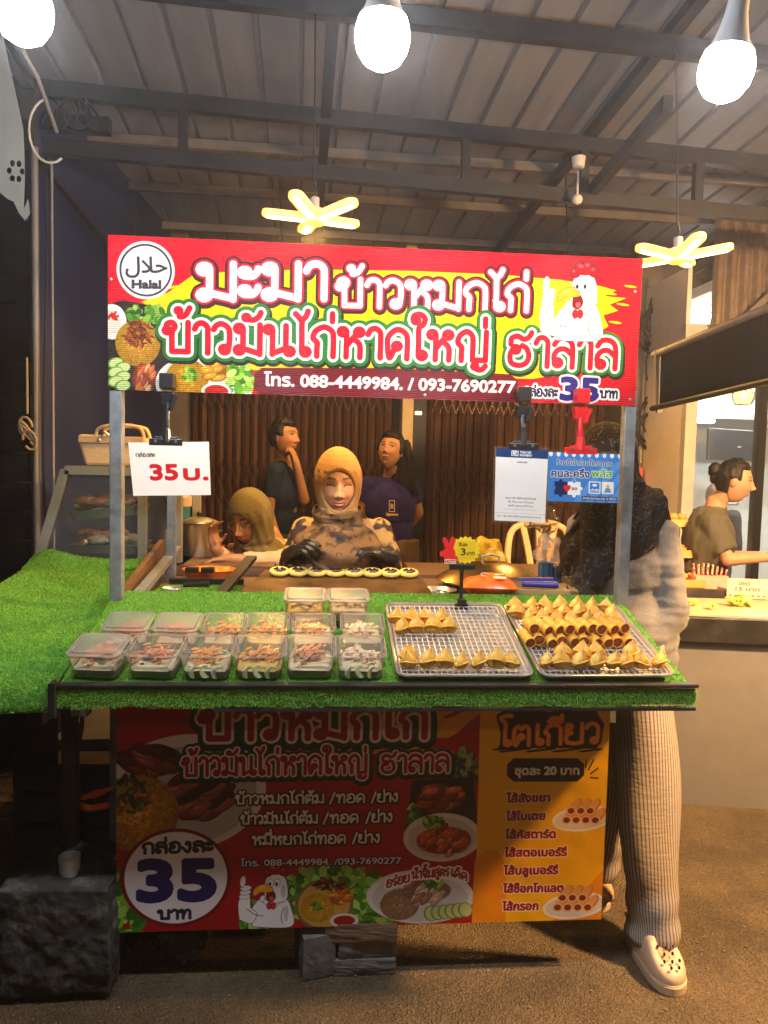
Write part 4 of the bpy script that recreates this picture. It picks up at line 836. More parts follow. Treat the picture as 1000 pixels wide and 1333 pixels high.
# wing of turf at the left
wg = empty('turf_mat', (-.92, 2.6, .95), 'green artificial turf mat draped over the board left of the counter', 'artificial turf')
def wing(u, v):
    """u across, v from the front hem up and back"""
    u = np.asarray(u, float); v = np.asarray(v, float); xl = -1.16; x = xl+(-.70-xl+.03*np.clip(v*1.2-.6, 0, 1))*u
    t = np.clip((v-.12)/.88, 0, 1); q = np.clip(v/.12, 0, 1); y = np.where(v < .12, 2.03+.05*q**2, 2.08+1.12*t)
    z = np.where(v < .12, .865+.065*np.sin(q*1.57), .93+.2*t+.012*np.sin(t*5)); z = z+.006*np.sin(x*14+y*9)*(1-.3*u)-.012*(1-u)*(v < .2)+.03*np.clip(t-.85, 0, 1)*6*np.exp(-((u-.12)/.15)**2)
    return x, y, z
P = MB(); P.grid(lambda a, b: tuple(float(k) for k in wing(a, b)), 16, 50); obj('backing', P, m_turfbase, wg, True, solid=.004)
def f3(u, v):
    x, y, z = wing(u, v); e = .002; x2, y2, z2 = wing(u, np.clip(v+e, 0, 1)); tg = np.stack([x2-x, y2-y, z2-z], 1); N = np.cross(np.tile([1., 0, 0], (len(u), 1)), tg); N /= np.linalg.norm(N, axis=1)[:, None]+1e-9
    return np.stack([x, y, z+.002], 1), N
pile('pile', f3, 52000, wg, seed=3)
P = MB(); P.bx(-1.14, -.71, 2.12, 3.2, .84, .9); P.bx(-1.12, -1.08, 2.2, 2.24, 0, .85); P.bx(-.78, -.74, 2.35, 2.39, 0, .85); P.bx(-1.12, -1.08, 3.0, 3.04, 0, .85); o = obj('wing_table', P, mat('dark_wood', (.035, .026, .02), .7, var=.3)); tag(o, 'low dark table carrying the left turf mat', 'table')
rails = empty('rail_frame', (-.62, 2.9, 1.08), 'weathered wooden and steel rails right of the turf mat', 'frame')
P = MB(); P.bar((-.668, 2.64, 1.06), (-.655, 3.2, 1.17), .02, .06); obj('wooden_rail', P, MATS['worn_wood'], rails)
P = MB(); P.bar((-.62, 2.64, 1.07), (-.585, 3.15, 1.17), .035, .02); obj('steel_rail', P, m_galv, rails)
P = MB(); P.bx(-.60, -.57, 3.02, 3.05, 1.05, 1.44); obj('upright', P, m_galv, rails)
P = MB(); P.bar((-.36, 2.66, 1.055), (-.27, 2.98, 1.16), .04, .015); obj('griddle_rail', P, m_dkst, rails)

# ---------------------------------------------------------------- printed boards
m_white_edge = mat('white_board_edge', (.6, .58, .56), .6, var=0)
bn = empty('sign_board', (.18, 2.54, 1.99), 'wide red and yellow shop banner with Thai lettering and food pictures', 'sign')
sheet('printed_face', [(-.694, 2.548, 1.752), (1.048, 2.548, 1.750), (1.052, 2.548, 2.238), (-.694, 2.548, 2.238)], .005, print_mat('banner_face', banner_art(), .27, 48, .6), m_white_edge, bn)
P = MB(); m_fr = mat('frame_tube', (.25, .26, .27), .45, .4)
P.bx(-.69, 1.05, 2.5535, 2.573, 2.2, 2.235); obj('frame_rail', P, m_fr, bn)
P = MB(); P.bx(-.69, 1.05, 2.5535, 2.573, 1.756, 1.785); obj('frame_rail', P, m_fr, bn)
for x, z in ((-.685, 2.1), (-.3, 1.768), (.33, 1.765), (.06, 2.05), (1.03, 2.13), (1.03, 1.77), (.55, 2.08)):
    P = MB(); P.ell((x, 2.5475, z), (.0055, .003, .0055), 8, 6); obj('screw', P, mat('screw_steel', (.5, .5, .5), .3, .9, var=0), bn, True)
ps = empty('menu_poster', (.15, 2.2, .5), 'printed menu poster under the counter with yellow side panel', 'poster')
pm = print_mat('poster_face', poster_art(), .38, 0, .4, .35, (.9, 1.0))
sheet('printed_face', [(-.576, 2.196, .158), (.872, 2.2, .160), (.872, 2.2, .866), (-.576, 2.196, .866)], .004, pm, m_white_edge, ps)
P = MB(); P.bx(-.57, .87, 2.21, 2.235, .80, .84); obj('back_rail', P, m_fr, ps)
P = MB(); P.bx(-.57, .87, 2.21, 2.235, .2, .24); obj('back_rail', P, m_fr, ps)
for x in (-.56, .86):
    P = MB(); P.bx(x-.012, x+.012, 2.212, 2.236, .165, .88); obj('back_leg', P, m_fr, ps)
# cards held by clamps
m_pvc = clear_mat('card_sleeve', (.97, .97, .97), .04, .08)
def clamp(x, ztop, zclip, m, lab, wclip, tilt=0):
    t = empty('clip_clamp', (x, 2.52, ztop), lab, 'clamp')
    P = MB(); P.box((x, 2.515, ztop+.005), (.045, .05, .05)); P.box((x, 2.525, ztop-.05), (.04, .03, .045), taper=1.1); obj('jaw', P, m, t, bevel=.004)
    P = MB(); P.box((x+.02, 2.505, ztop-.06), (.012, .02, .05), (0, R(18), 0)); obj('lever', P, m, t, bevel=.002)
    P = MB(); P.cyl((x, 2.52, ztop-.06), (x, 2.505, zclip+.03), .0105); P.cyl((x, 2.51, (ztop+zclip)/2-.02), (x, 2.508, (ztop+zclip)/2-.05), .0125); obj('rod', P, m, t, True)
    P = MB(); P.cyl((x, 2.505, zclip+.045), (x, 2.505, zclip+.0), .012, .02); P.box((x, 2.5, zclip), (wclip, .022, .022), (0, tilt, 0)); P.box((x, 2.5, zclip+.013), (wclip*.7, .014, .01), (0, tilt, 0)); obj('clip_bar', P, m, t, bevel=.002)
    for s in (-1, 1):
        P = MB(); P.cyl((x+s*wclip*.3, 2.487, zclip+.003), (x+s*wclip*.3, 2.492, zclip+.003), .005); obj('rivet', P, MATS['screw_steel'], t, True)
m_bpl = mat('black_plastic', (.018, .018, .02), .3, var=0); m_rpl = mat('red_plastic', (.6, .015, .02), .3, var=0)
clamp(-.50, 1.775, 1.587, m_bpl, 'black clamp holding the white price card at left', .105); clamp(.654, 1.768, 1.602, m_bpl, 'black clamp holding the white payment card', .1); clamp(.85, 1.768, 1.592, m_rpl, 'bright red clamp holding the blue card', .105)
pc = empty('price_card', (-.49, 2.49, 1.5), 'white card with red price 35 baht hanging below the banner', 'price sign'); sheet('printed_face', [(-.600, 2.49, 1.415), (-.358, 2.49, 1.422), (-.366, 2.49, 1.592), (-.616, 2.49, 1.583)], .003, print_mat('price_face', price_card_art(), .45), m_white_edge, pc)
pc = empty('payment_card', (.65, 2.49, 1.47), 'white payment card with blue header hanging in a clear sleeve', 'card'); sheet('printed_face', [(.565, 2.49, 1.357), (.735, 2.49, 1.352), (.737, 2.49, 1.592), (.562, 2.49, 1.596)], .003, print_mat('pay_face', pay_card_art(), .3), m_white_edge, pc)
P = MB(); P.bx(.557, .742, 2.4955, 2.4975, 1.347, 1.601); obj('sleeve', P, m_pvc, pc)
pc = empty('scheme_card', (.86, 2.49, 1.5), 'blue card with Thai lettering and puzzle pieces under a red clamp', 'card'); sheet('printed_face', [(.742, 2.49, 1.424), (.984, 2.49, 1.422), (.980, 2.49, 1.584), (.738, 2.49, 1.586)], .003, print_mat('plus_face', plus_card_art(), .3), m_white_edge, pc)
P = MB(); P.bx(.733, .99, 2.4955, 2.4975, 1.417, 1.592); obj('sleeve', P, m_pvc, pc)

# small price tag standing on the counter
tg = empty('price_stand', (.463, 2.5, 1.055), 'black stand clip holding the yellow starburst price tag', 'stand')
P = MB(); P.box((.463, 2.5, 1.063), (.045, .03, .03)); P.box((.463, 2.485, 1.085), (.03, .02, .02)); obj('base_clip', P, m_bpl, tg, bevel=.003)
P = MB(); P.cyl((.463, 2.5, 1.07), (.463, 2.5, 1.185), .0065); obj('stem', P, m_bpl, tg, True)
P = MB(); P.cyl((.463, 2.5, 1.18), (.463, 2.5, 1.198), .007, .012); P.box((.463, 2.5, 1.2), (.085, .02, .018)); obj('clip_bar', P, m_bpl, tg, bevel=.002)
st = empty('starburst_tag', (.468, 2.498, 1.245), 'yellow starburst price tag reading 3 baht', 'price tag'); N = 18
P = MB(); P.prism([(.472+(.052 if i % 2 else .043)*math.cos(i*math.pi/N), 1.256+(.048 if i % 2 else .04)*math.sin(i*math.pi/N)) for i in range(2*N)], 2.496, 2.4985); obj('star_card', P, mat('yellow_card', (.85, .62, .02), .5, var=0), st)
c = plain_canvas(180, 170, (238, 205, 22)); c.font('ชิ้นละ', 20, 100, 48, 44, [(1.4, (30, 20, 20))]); c.font('3', 40, 82, 132, 90, [(2.2, (30, 20, 20))]); c.font('บาท', 96, 172, 130, 50, [(1.6, (30, 20, 20))])
sheet('tag_print', [(.444, 2.4952, 1.226), (.506, 2.4952, 1.226), (.506, 2.4952, 1.286), (.444, 2.4952, 1.286)], .0006, print_mat('star_print', c.image('star_print'), .5), MATS['yellow_card'], st)
rb = empty('rabbit_tag', (.42, 2.496, 1.24), 'small red rabbit shaped tag marked HOT beside the starburst', 'tag')
P = MB(); c0 = (.418, 1.248)
for (a, b, rx, rz, ro) in ((0, -.004, .021, .022, 0), (-.012, .03, .009, .021, .35), (.008, .032, .009, .02, -.2), (-.022, -.005, .01, .01, 0), (.015, -.018, .014, .009, 0)):
    P.prism([(c0[0]+a+rx*math.cos(q)*math.cos(ro)-rz*math.sin(q)*math.sin(ro), c0[1]+b+rx*math.cos(q)*math.sin(ro)+rz*math.sin(q)*math.cos(ro)) for q in np.linspace(0, 5.98, 20)], 2.4905-.0002*len(P.v)/40, 2.4935)
obj('rabbit_card', P, mat('red_card', (.75, .02, .02), .45, var=0), rb)
c = plain_canvas(120, 50, (225, 215, 205)); c.font('HOT!', 8, 112, 42, 46, [(2, (200, 15, 20))]); sheet('hot_print', [(.402, 2.489, 1.2115), (.44, 2.489, 1.2115), (.44, 2.489, 1.226), (.402, 2.489, 1.226)], .0006, print_mat('hot_face', c.image('hot_print'), .5), MATS['red_card'], rb)
# ---------------------------------------------------------------- food on the counter
def rrect(w, h, r, z, k=4):
    out = []
    for cx, cy, a0 in ((w/2-r, h/2-r, 0), (-w/2+r, h/2-r, 90), (-w/2+r, -h/2+r, 180), (w/2-r, -h/2+r, 270)):
        for i in range(k+1): a = R(a0+90*i/k); out.append((cx+r*math.cos(a), cy+r*math.sin(a), z))
    return out
def loft(P, rings, close=True, capa=False, capb=False):
    n = len(rings[0]); vs = [p for r_ in rings for p in r_]; fs = [(j*n+i, j*n+(i+1) % n, (j+1)*n+(i+1) % n, (j+1)*n+i) for j in range(len(rings)-1) for i in range(n)]
    if capa: fs.append(tuple(range(n-1, -1, -1)))
    if capb: fs.append(tuple((len(rings)-1)*n+i for i in range(n)))
    return P.add(vs, fs)
m_tub = clear_mat('clear_tub', (.99, .98, .95), .19, .14); m_lid = clear_mat('clear_lid', (.98, .97, .93), .12, .2); m_fog = clear_mat('foggy_lid', (.96, .95, .88), .30, .3)
m_fry = mat('fried_chicken', (.62, .17, .015), .4, scale=70, c2=(.95, .43, .05), bump=.4, bscale=150); m_pale = mat('poached_chicken', (.72, .46, .25), .4, scale=60, c2=(.9, .72, .5), bump=.2)
m_red = mat('roast_chicken', (.5, .13, .03), .35, scale=70, c2=(.88, .36, .12), bump=.3); m_rice = mat('rice', (.82, .68, .42), .5, scale=300, c2=(.78, .68, .48), bump=.6, bscale=400)
m_yrice = mat('yellow_rice', (.7, .42, .06), .5, scale=300, c2=(.9, .66, .2), bump=.6, bscale=400); m_cuc = mat('cucumber', (.6, .7, .35), .35, scale=60, c2=(.85, .88, .6)); m_herb = mat('herb_leaf', (.06, .24, .02), .5, scale=80, c2=(.16, .32, .05)); m_sauce = mat('dark_sauce', (.035, .012, .008), .15, var=0)
m_rimc = clear_mat('lid_edge', (.98, .98, .95), .5, .25)
def box(kind, seed):
    r = random.Random(seed); t = empty('takeaway_box', (0, 0, 0)); W, D, H = .148, .124, .074
    P = MB(); loft(P, [rrect(W-.03, D-.026, .014, 0), rrect(W-.02, D-.018, .018, .004), rrect(W-.004, D-.004, .02, H-.004), rrect(W, D, .02, H)], capa=True); obj('tub', P, m_tub, t, True, local=True)
    P = MB(); loft(P, [rrect(W+.003, D+.003, .021, H-.006), rrect(W+.005, D+.005, .022, H+.001), rrect(W-.004, D-.004, .018, H+.003), rrect(W-.02, D-.02, .014, H+.001), rrect(W-.024, D-.024, .012, H+.006), rrect(W-.034, D-.034, .01, H+.007)], capb=True); obj('lid', P, m_fog if kind[0] == 'f' else m_lid, t, True, local=True)
    P = MB(); P.tube(rrect(W+.004, D+.004, .021, H+.001), .0012, 5, True); P.tube(rrect(W-.024, D-.024, .012, H+.006), .0009, 5, True); obj('lid_rim', P, m_rimc, t, True, local=True)
    ric = m_yrice if kind[1] == 'y' else m_rice
    P = MB(); A_ = [rrect(W-.03, D-.026, .014, .003), rrect(W-.02, D-.018, .016, .01), rrect(W-.018, D-.016, .018, .028), rrect(W-.035, D-.034, .018, .036)]; A_ = [[(x_, y_, z_+(r.uniform(-.003, .003) if z_ > .02 else 0)) for x_, y_, z_ in q_] for q_ in A_]; loft(P, A_, capb=True)
    for _ in range(70): P.ell((r.uniform(-.052, .052), r.uniform(-.045, .045), r.uniform(.006, .028)), (.005, .003, .003), 5, 4, Matrix.Rotation(r.uniform(0, 3), 3, 'Z'))
    obj('rice', P, ric, t, True, local=True)
    P = MB(); mm = {'o': m_fry, 'w': m_pale, 'r': m_red}[kind[2]]
    for i in range(64):
        Q = Matrix.Rotation(r.uniform(-.5, .5)+.9, 3, 'Z') @ Matrix.Rotation(r.uniform(-.5, .5), 3, 'X'); P.ell((r.gauss(0, .024) if kind[3] != 'c' else r.gauss(.005, .026), r.gauss(.006, .018), r.uniform(.036, .059)), (r.uniform(.008, .017), r.uniform(.004, .007), r.uniform(.0025, .0045)), 7, 5, Q, .22, r)
    P.v = [(max(-.062, min(.062, a)), max(-.05, min(.05, b)), min(.069, c_)) for a, b, c_ in P.v]; o = obj('chicken', P, mm, t, local=True)
    if kind[3] in 'cb':
        for i in range(3):
            P = MB(); x = -.034+i*.032; P.cyl((x, -.047+.003*(i % 2), .022), (x+.004, -.0515, .022+.003*(i % 2)), .0185, n=16); obj('cucumber_slice', P, m_cuc, t, local=True, bevel=.001)
    if kind[3] in 'hb':
        P = MB()
        for i in range(12): P.ell((r.uniform(.0, .045), r.uniform(-.035, .035), r.uniform(.03, .046)), (.008, .005, .002), 6, 4, Matrix.Rotation(r.uniform(0, 3), 3, 'Z') @ Matrix.Rotation(r.uniform(-.5, .5), 3, 'X'))
        obj('herbs', P, m_herb, t, True, local=True)
    if kind[3] == 's':
        P = MB(); P.lathe([(.0, .004), (.022, .004), (.026, .022), (.028, .024), (.0, .024)], (-.03, -.025, .002), 16); obj('sauce_cup', P, m_sauce, t, True, local=True)
    if kind[3] == 'l':
        P = MB(); P.lathe([(.0, .0), (.024, .0), (.028, .012), (.03, .013), (.026, .016), (.0, .015)], (-.01, .012, .036), 18); obj('sauce_tub', P, m_tub, t, True, local=True)
    return t
spec = [  # x, row, kind, label
 (-.597, 0, 'fwrh', 'foggy takeaway box at the left end of the front row'), (-.447, 0, 'cwrs', 'takeaway box with dark sauce cup, second in the front row'), (-.306, 0, 'cwob', 'takeaway box of fried chicken and greens, third in the front row'),
 (-.166, 0, 'cyoc', 'takeaway box of fried chicken over cucumber and yellow rice, fourth in front row'), (-.027, 0, 'cwrl', 'takeaway box of roast chicken with small sauce tub, fifth in front row'), (.112, 0, 'cwwb', 'takeaway box of pale sliced chicken and cucumber nearest the first tray'),
 (-.556, 1, 'fwrn', 'foggy takeaway box at the left end of the second row'), (-.414, 1, 'fwrn', 'foggy takeaway box with reddish meat, second in the second row'), (-.281, 1, 'cwoh', 'takeaway box of fried chicken and white rice, third in the second row'),
 (-.158, 1, 'cyoh', 'takeaway box of orange chicken and yellow rice, fourth in the second row'), (-.022, 1, 'cwol', 'takeaway box with a round sauce tub on orange chicken in the second row'), (.124, 1, 'cwwn', 'takeaway box of pale meat, right end of the second row'),
 (-.05, 2, 'fywn', 'takeaway box of golden rice alone at the back left'), (.084, 2, 'fwwn', 'foggy takeaway box at the back right behind the others')]
rowy = (2.132, 2.278, 2.41)
for i, (x, rw, k, lab) in enumerate(spec):
    t = box(k, 40+i); y = rowy[rw]+rnd.uniform(-.003, .003); t.location = (x, y, dz(y)+.008+(.022 if rw == 2 else 0)); t.rotation_euler = (SL*(1 if rw < 2 else .7), 0, R(rnd.uniform(-2, 2)-4*(x < -.3)))
    s = {0: 1.0, 1: .93, 2: .93}[rw]; t.scale = (s*.93, s, s); tag(t, lab, 'food box', 'takeaway boxes of chicken rice on the counter')
# trays with wire racks
m_inox = mat('stainless', (.66, .64, .6), .3, .8, var=.06, scale=20, bump=.04); m_wire = mat('rack_wire', (.75, .73, .7), .35, .45, var=0)
def tray(x, y, w, d, lab, rz=0):
    t = empty('baking_tray', (x, y, dz(y)+.008), lab, 'tray', 'stainless trays on the counter', (SL, 0, rz))
    P = MB(); loft(P, [rrect(w-.03, d-.03, .02, .003), rrect(w-.026, d-.026, .022, .005), rrect(w-.012, d-.012, .028, .021), rrect(w, d, .032, .023), rrect(w+.003, d+.003, .034, .02), rrect(w, d, .032, .018)], capa=True); obj('pan', P, m_inox, t, True, local=True, solid=.001)
    P = MB(); P.tube(rrect(w, d, .032, .022, 6), .0032, 6, True); obj('rim', P, m_inox, t, True, local=True)
    P = MB(); P.tube(rrect(w-.03, d-.03, .014, .017), .0022, 5, True)
    nx, ny = int(w/.0175), int(d/.024)
    for i in range(1, nx): a = -w/2+.015+(w-.03)*i/nx; P.cyl((a, -d/2+.015, .0175), (a, d/2-.015, .0175), .0015, n=5, caps=False)
    for i in range(1, ny): a = -d/2+.015+(d-.03)*i/ny; P.cyl((-w/2+.015, a, .0158), (w/2-.015, a, .0158), .0017, n=5, caps=False)
    obj('wire_rack', P, m_wire, t, local=True); return t
tray(.403, 2.285, .385, .455, 'stainless tray half filled with folded pastries beside the boxes'); tray(.805, 2.285, .392, .455, 'stainless tray heaped with rolls and pastries at the right end', R(1.5))
m_past = mat('golden_pastry', (.70, .31, .03), .42, scale=45, c2=(.95, .58, .11), bump=.35, bscale=90, thr=(.28, .6), sss=.1)
def pastry_mesh(seed):
    r = random.Random(seed); vs = []; n, m = 28, 16; ph = r.uniform(0, 6)
    for j in range(m+1):
        t = j/m
        for i in range(n):
            a = 2*math.pi*i/n
            rad = .0262*float(np.interp(t, (0, .12, .3, .45, .58, .7, .82, .92, 1), (.72, .98, 1, .9, .7, .47, .28, .14, .03)))*(1+.05*math.cos(3*a+ph)+.22*t*abs(math.cos(a+ph)))
            rad *= 1-.10*(abs(math.sin(2*a+ph))**10)
            vs.append((rad*math.cos(a)*1.08, rad*math.sin(a)*.74-.004*t, .066*t**.92+.003*math.sin(3*a+ph)*t*(1-t)*2))
    fs = [(j*n+i, j*n+(i+1) % n, (j+1)*n+(i+1) % n, (j+1)*n+i) for j in range(m) for i in range(n)]+[tuple(range(n-1, -1, -1))]
    # folded cuff round the middle
    k = len(vs); A = []
    for i in range(15):
        a = math.pi*(1.02+.96*i/14); q = .5+.5*math.cos((i-7)/7*3.14); A.append((.030*math.cos(a), .0225*math.sin(a)-.002, .019+.012*q))
    P = MB(); P.v = vs; P.f = fs; P.tube(A, [.0015+.002*math.sin(math.pi*i/14) for i in range(15)], 6); P.ell((.024, .0, .017), (.010, .009, .010), 8, 6); P.ell((-.024, .0, .017), (.010, .009, .010), 8, 6)
    me = mkmesh('folded_pastry', [(x*.92, y*.92, z*1.05) for x, y, z in P.v], P.f, True); me.materials.append(m_past); return me
pm_ = [pastry_mesh(s) for s in range(5)]
def putp(x, y, lab, grp, h=0, s=1):
    o = bpy.data.objects.new('folded_pastry', rnd.choice(pm_)); col.objects.link(o); o.location = (x, y, dz(y)+.025+h); o.rotation_euler = (SL*.4+R(rnd.uniform(-7, 7)), R(rnd.uniform(-8, 8)), R(rnd.uniform(-55, 55))); s *= rnd.uniform(.9, 1.06); o.scale = (s*1.02, s*1.02, s*rnd.uniform(.78, .9)); tag(o, lab, 'pastry', grp)
G1, G2 = 'golden folded pastries on the half-filled tray', 'golden folded pastries on the tray with rolls'
ORD = ['first', 'second', 'third', 'fourth', 'fifth', 'sixth', 'seventh', 'eighth', 'ninth', 'tenth', 'eleventh']
for i, x in enumerate((.236, .286, .334, .378)): putp(x, 2.375, f'golden pastry in the back row of the half-filled tray, {ORD[i]} from the boxes', G1)
for i, x in enumerate((.244, .293, .346, .393)): putp(x, 2.315, f'golden pastry in the middle row of the half-filled tray, {ORD[i]} from the boxes', G1)
for i, x in enumerate((.252, .297, .346, .396, .445, .495, .545)): putp(x, 2.115, f'golden pastry in the front row of the half-filled tray, {ORD[i]} from the boxes', G1)
putp(.25, 2.15, 'golden pastry tucked behind the first front pastry next to the boxes', G1)
for i, x in enumerate((.640, .687, .737, .788, .832, .878, .924, .972)): putp(x, 2.115, f'golden pastry in the front row of the tray with rolls, {ORD[i]} from its left rim', G2)
for i, x in enumerate((.706, .762, .805, .9)): putp(x, 2.155, f'golden pastry peeking from behind the front row of the tray with rolls, {ORD[i]} from left', G2, .006)
for i in range(7): putp(.635+i*.051, 2.455, f'golden pastry in the rearmost row behind the rolls, {ORD[i]} from left', G2, .006, .9)
for i in range(7): putp(.627+i*.052, 2.415, f'golden pastry in the second row behind the rolls, {ORD[i]} from left', G2, .002, .9)
for i in range(7): putp(.66+i*.047, 2.378, f'golden pastry in the nearest row behind the rolls, {ORD[i]} from left', G2, .0, .88)
# rolls
m_roll = mat('roll_crust', (.66, .28, .03), .4, scale=40, c2=(.94, .56, .10), bump=.3, bscale=80, stretch=(1, 3, 1)); m_fill = mat('roll_filling', (.12, .018, .01), .5, scale=200, c2=(.36, .08, .03), bump=.6)
def roll_proto():
    t = empty('pastry_roll', (0, 0, 0)); P = MB(); L = .036
    pr_ = [(.0165, -L), (.0175, -L+.006), (.0168, 0), (.0172, L), (.0145, L+.001), (.014, L-.006)]
    ax = Matrix.Rotation(R(90), 3, 'X'); P.lathe([(.0125, -L+.005), (.0135, -L-.001)]+[(a, b) for a, b in pr_], n=18, axis=ax); P.add([(0, 0, 0)], []); obj('crust', P, m_roll, t, True, local=True)
    for s in (-1, 1):
        P = MB(); P.ell((0, s*(L-.003), 0), (.0128, .004, .0128), 12, 8, jit=.12); obj('filling', P, m_fill, t, True, local=True)
    return t
rp0 = roll_proto(); G3 = 'filled pastry rolls on the right tray'
lst = [(x, 0, i) for i, x in enumerate((.622, .656, .690, .724, .760, .795, .828, .862, .896, .93))]+[(x, 1, i) for i, x in enumerate((.638, .672, .707, .742, .778, .812, .845, .88, .915))]
for q, (x, up, i) in enumerate(lst):
    t = rp0 if q == 0 else copy_tree(rp0); y = 2.25+.022*up+rnd.uniform(-.004, .004); t.location = (x, y, dz(y)+.026+.016+up*.027); t.rotation_euler = (SL, R(rnd.uniform(0, 90)), R(rnd.uniform(2, 14)+16*up))
    tag(t, f'filled pastry roll in the {"upper" if up else "lower"} layer of rolls, {ORD[i]} from left', 'pastry roll', G3)

# ---------------------------------------------------------------- work surface behind
gd = empty('griddle', (.05, 2.85, 1.06), 'dark brown griddle plate with a row of yellow pancakes at its back', 'griddle')
P = MB(); P.prism([(-.289, 2.68), (.40, 2.68), (.385, 3.05), (-.225, 3.05)], 0, 1, 'z'); P.v = [(x, y, (1.058 if z < .5 else 1.072)+.03*(y-2.68)/.37) for x, y, z in P.v]; obj('plate', P, mat('greasy_iron', (.09, .045, .018), .3, .3, var=.4, scale=10, c2=(.2, .11, .04), bump=.2), gd, bevel=.003)
P = MB(); P.bx(-.2, .37, 2.72, 3.02, 1.05, 1.058); obj('burner_tray', P, m_dkst, gd)
m_pk = mat('pancake_batter', (.8, .55, .12), .5, scale=60, c2=(.92, .72, .25)); m_choc = mat('dark_filling', (.06, .02, .03), .3, var=.2)
pk = empty('pancake', (0, 0, 0)); P = MB(); P.lathe([(0, 0), (.037, 0), (.0395, .006), (.037, .012), (0, .013)], n=22); obj('batter', P, m_pk, pk, True, local=True)
P = MB(); P.tube([(-.02, .0, .015), (-.008, .012, .016), (.0, -.006, .016), (.01, .012, .016), (.022, .0, .015), (.01, -.014, .016), (-.012, -.012, .016)], .0048, 6); obj('filling', P, m_choc, pk, True, local=True)
for i in range(8):
    t = pk if i == 0 else copy_tree(pk); t.location = (-.162+.0715*i, 2.955, 1.104); t.rotation_euler = (R(15), 0, 0); tag(t, f'round yellow pancake with dark filling on the griddle, {ORD[i]} from left', 'pancake', 'yellow pancakes lined up on the griddle')
# lidded brass pan
m_brass = mat('brassy_lid', (.62, .42, .16), .25, 1, var=.15, scale=8, bump=.05)
pn = empty('lidded_pan', (.66, 2.95, 1.05), 'wide shallow pan under a shiny brass coloured domed lid', 'pan')
P = MB(); P.lathe([(.0, .0), (.17, .0), (.20, .035), (.205, .037)], (.66, 2.95, 1.051), 36); obj('pan_body', P, m_inox, pn, True)
P = MB(); P.lathe([(.212, .036), (.215, .04), (.19, .055), (.12, .092), (.05, .108), (.0, .111)], (.66, 2.95, 1.051), 40); obj('lid', P, m_brass, pn, True)
P = MB(); P.tube([(.625, 2.95, 1.157), (.63, 2.95, 1.18), (.66, 2.95, 1.187), (.69, 2.95, 1.18), (.695, 2.95, 1.157)], .005); obj('lid_handle', P, m_inox, pn, True)
P = MB(); P.lathe([(.0, .0), (.05, .0), (.07, .02), (.072, .022)], (.43, 2.8, 1.052), 20); o = obj('steel_dish', P, m_inox, smooth=True, solid=.001); tag(o, 'small steel dish between the griddle and the lidded pan', 'dish')
P = MB()
for k in range(3): P.tube([(.415+.045*math.cos(a), 2.76+.04*math.sin(a), 1.057+.006*k) for a in np.linspace(k, k+5.6, 16)], .0035)
o = obj('coiled_wire', P, MATS['grey_pipe'], smooth=True); tag(o, 'coiled pale wire right of the griddle', 'wire')
# orange food packet, knives, board, bags
m_or = mat('orange_foil', (.85, .16, .02), .25, var=.1, bump=.3, bscale=10)
def pillow(P, c, w, d, h, rz=0, wav=.12, seed=1):
    Q = Matrix.Rotation(rz, 3, 'Z'); c = Vector(c); r = random.Random(seed); ph = r.uniform(0, 6)
    for s in (-1, 1): P.grid(lambda u, v: c+Q @ Vector(((u-.5)*w, (v-.5)*d, s*h/2*(max(0, math.sin(u*math.pi))*max(0, math.sin(v*math.pi)))**.55*(1+wav*math.sin(u*13+ph)*math.cos(v*9+ph)))), 18, 14)
pk_ = empty('snack_packet', (.57, 2.67, 1.08), 'crumpled orange plastic food packet with white print', 'packet')
P = MB(); pillow(P, (.60, 2.70, 1.105), .20, .13, .085, R(-8)); obj('wrapper', P, m_or, pk_, True)
P = MB(); P.M = Matrix.Translation((.60, 2.665, 1.147)) @ Matrix.Rotation(R(-8), 4, 'Z') @ Matrix.Rotation(R(16), 4, 'X'); P.tube([(-.022+.014*math.cos(a), .006+.014*math.sin(a), .0) for a in np.linspace(0, 5, 12)], .0018); P.box((.03, -.012, -.002), (.045, .016, .001)); P.box((.03, .012, .0), (.03, .008, .001)); obj('wrapper_print', P, MATS['white_plastic'], pk_)
P = MB(); P.box((.8, 2.76, 1.085), (.26, .16, .02), (0, 0, R(-6))); o = obj('chopping_board', P, mat('pale_wood', (.5, .33, .14), .5, var=.15), bevel=.003); tag(o, 'pale chopping board beside the orange packet', 'board')
m_kn = mat('blue_handle', (.04, .04, .3), .35, var=0)
for i, (z, rz, lab) in enumerate(((1.088, R(3), 'knife with dark blue handle, the farther of two'), (1.082, R(-7), 'knife with dark blue handle, the nearer of two'))):
    k = empty('kitchen_knife', (.72, 2.70+.04*(1-i), z+.03), lab, 'knife', 'two blue-handled knives', (0, 0, rz)); P = MB(); P.cyl((.0, 0, 0), (.13, 0, 0), .011, .013); obj('handle', P, m_kn, k, True, local=True)
    P = MB(); P.prism([(-.17, .008), (0, -.014), (0, .012)], -.001, .001, 'y'); obj('blade', P, m_inox, k, local=True)
m_bl = mat('blue_plastic', (.03, .16, .42), .35, var=.05)
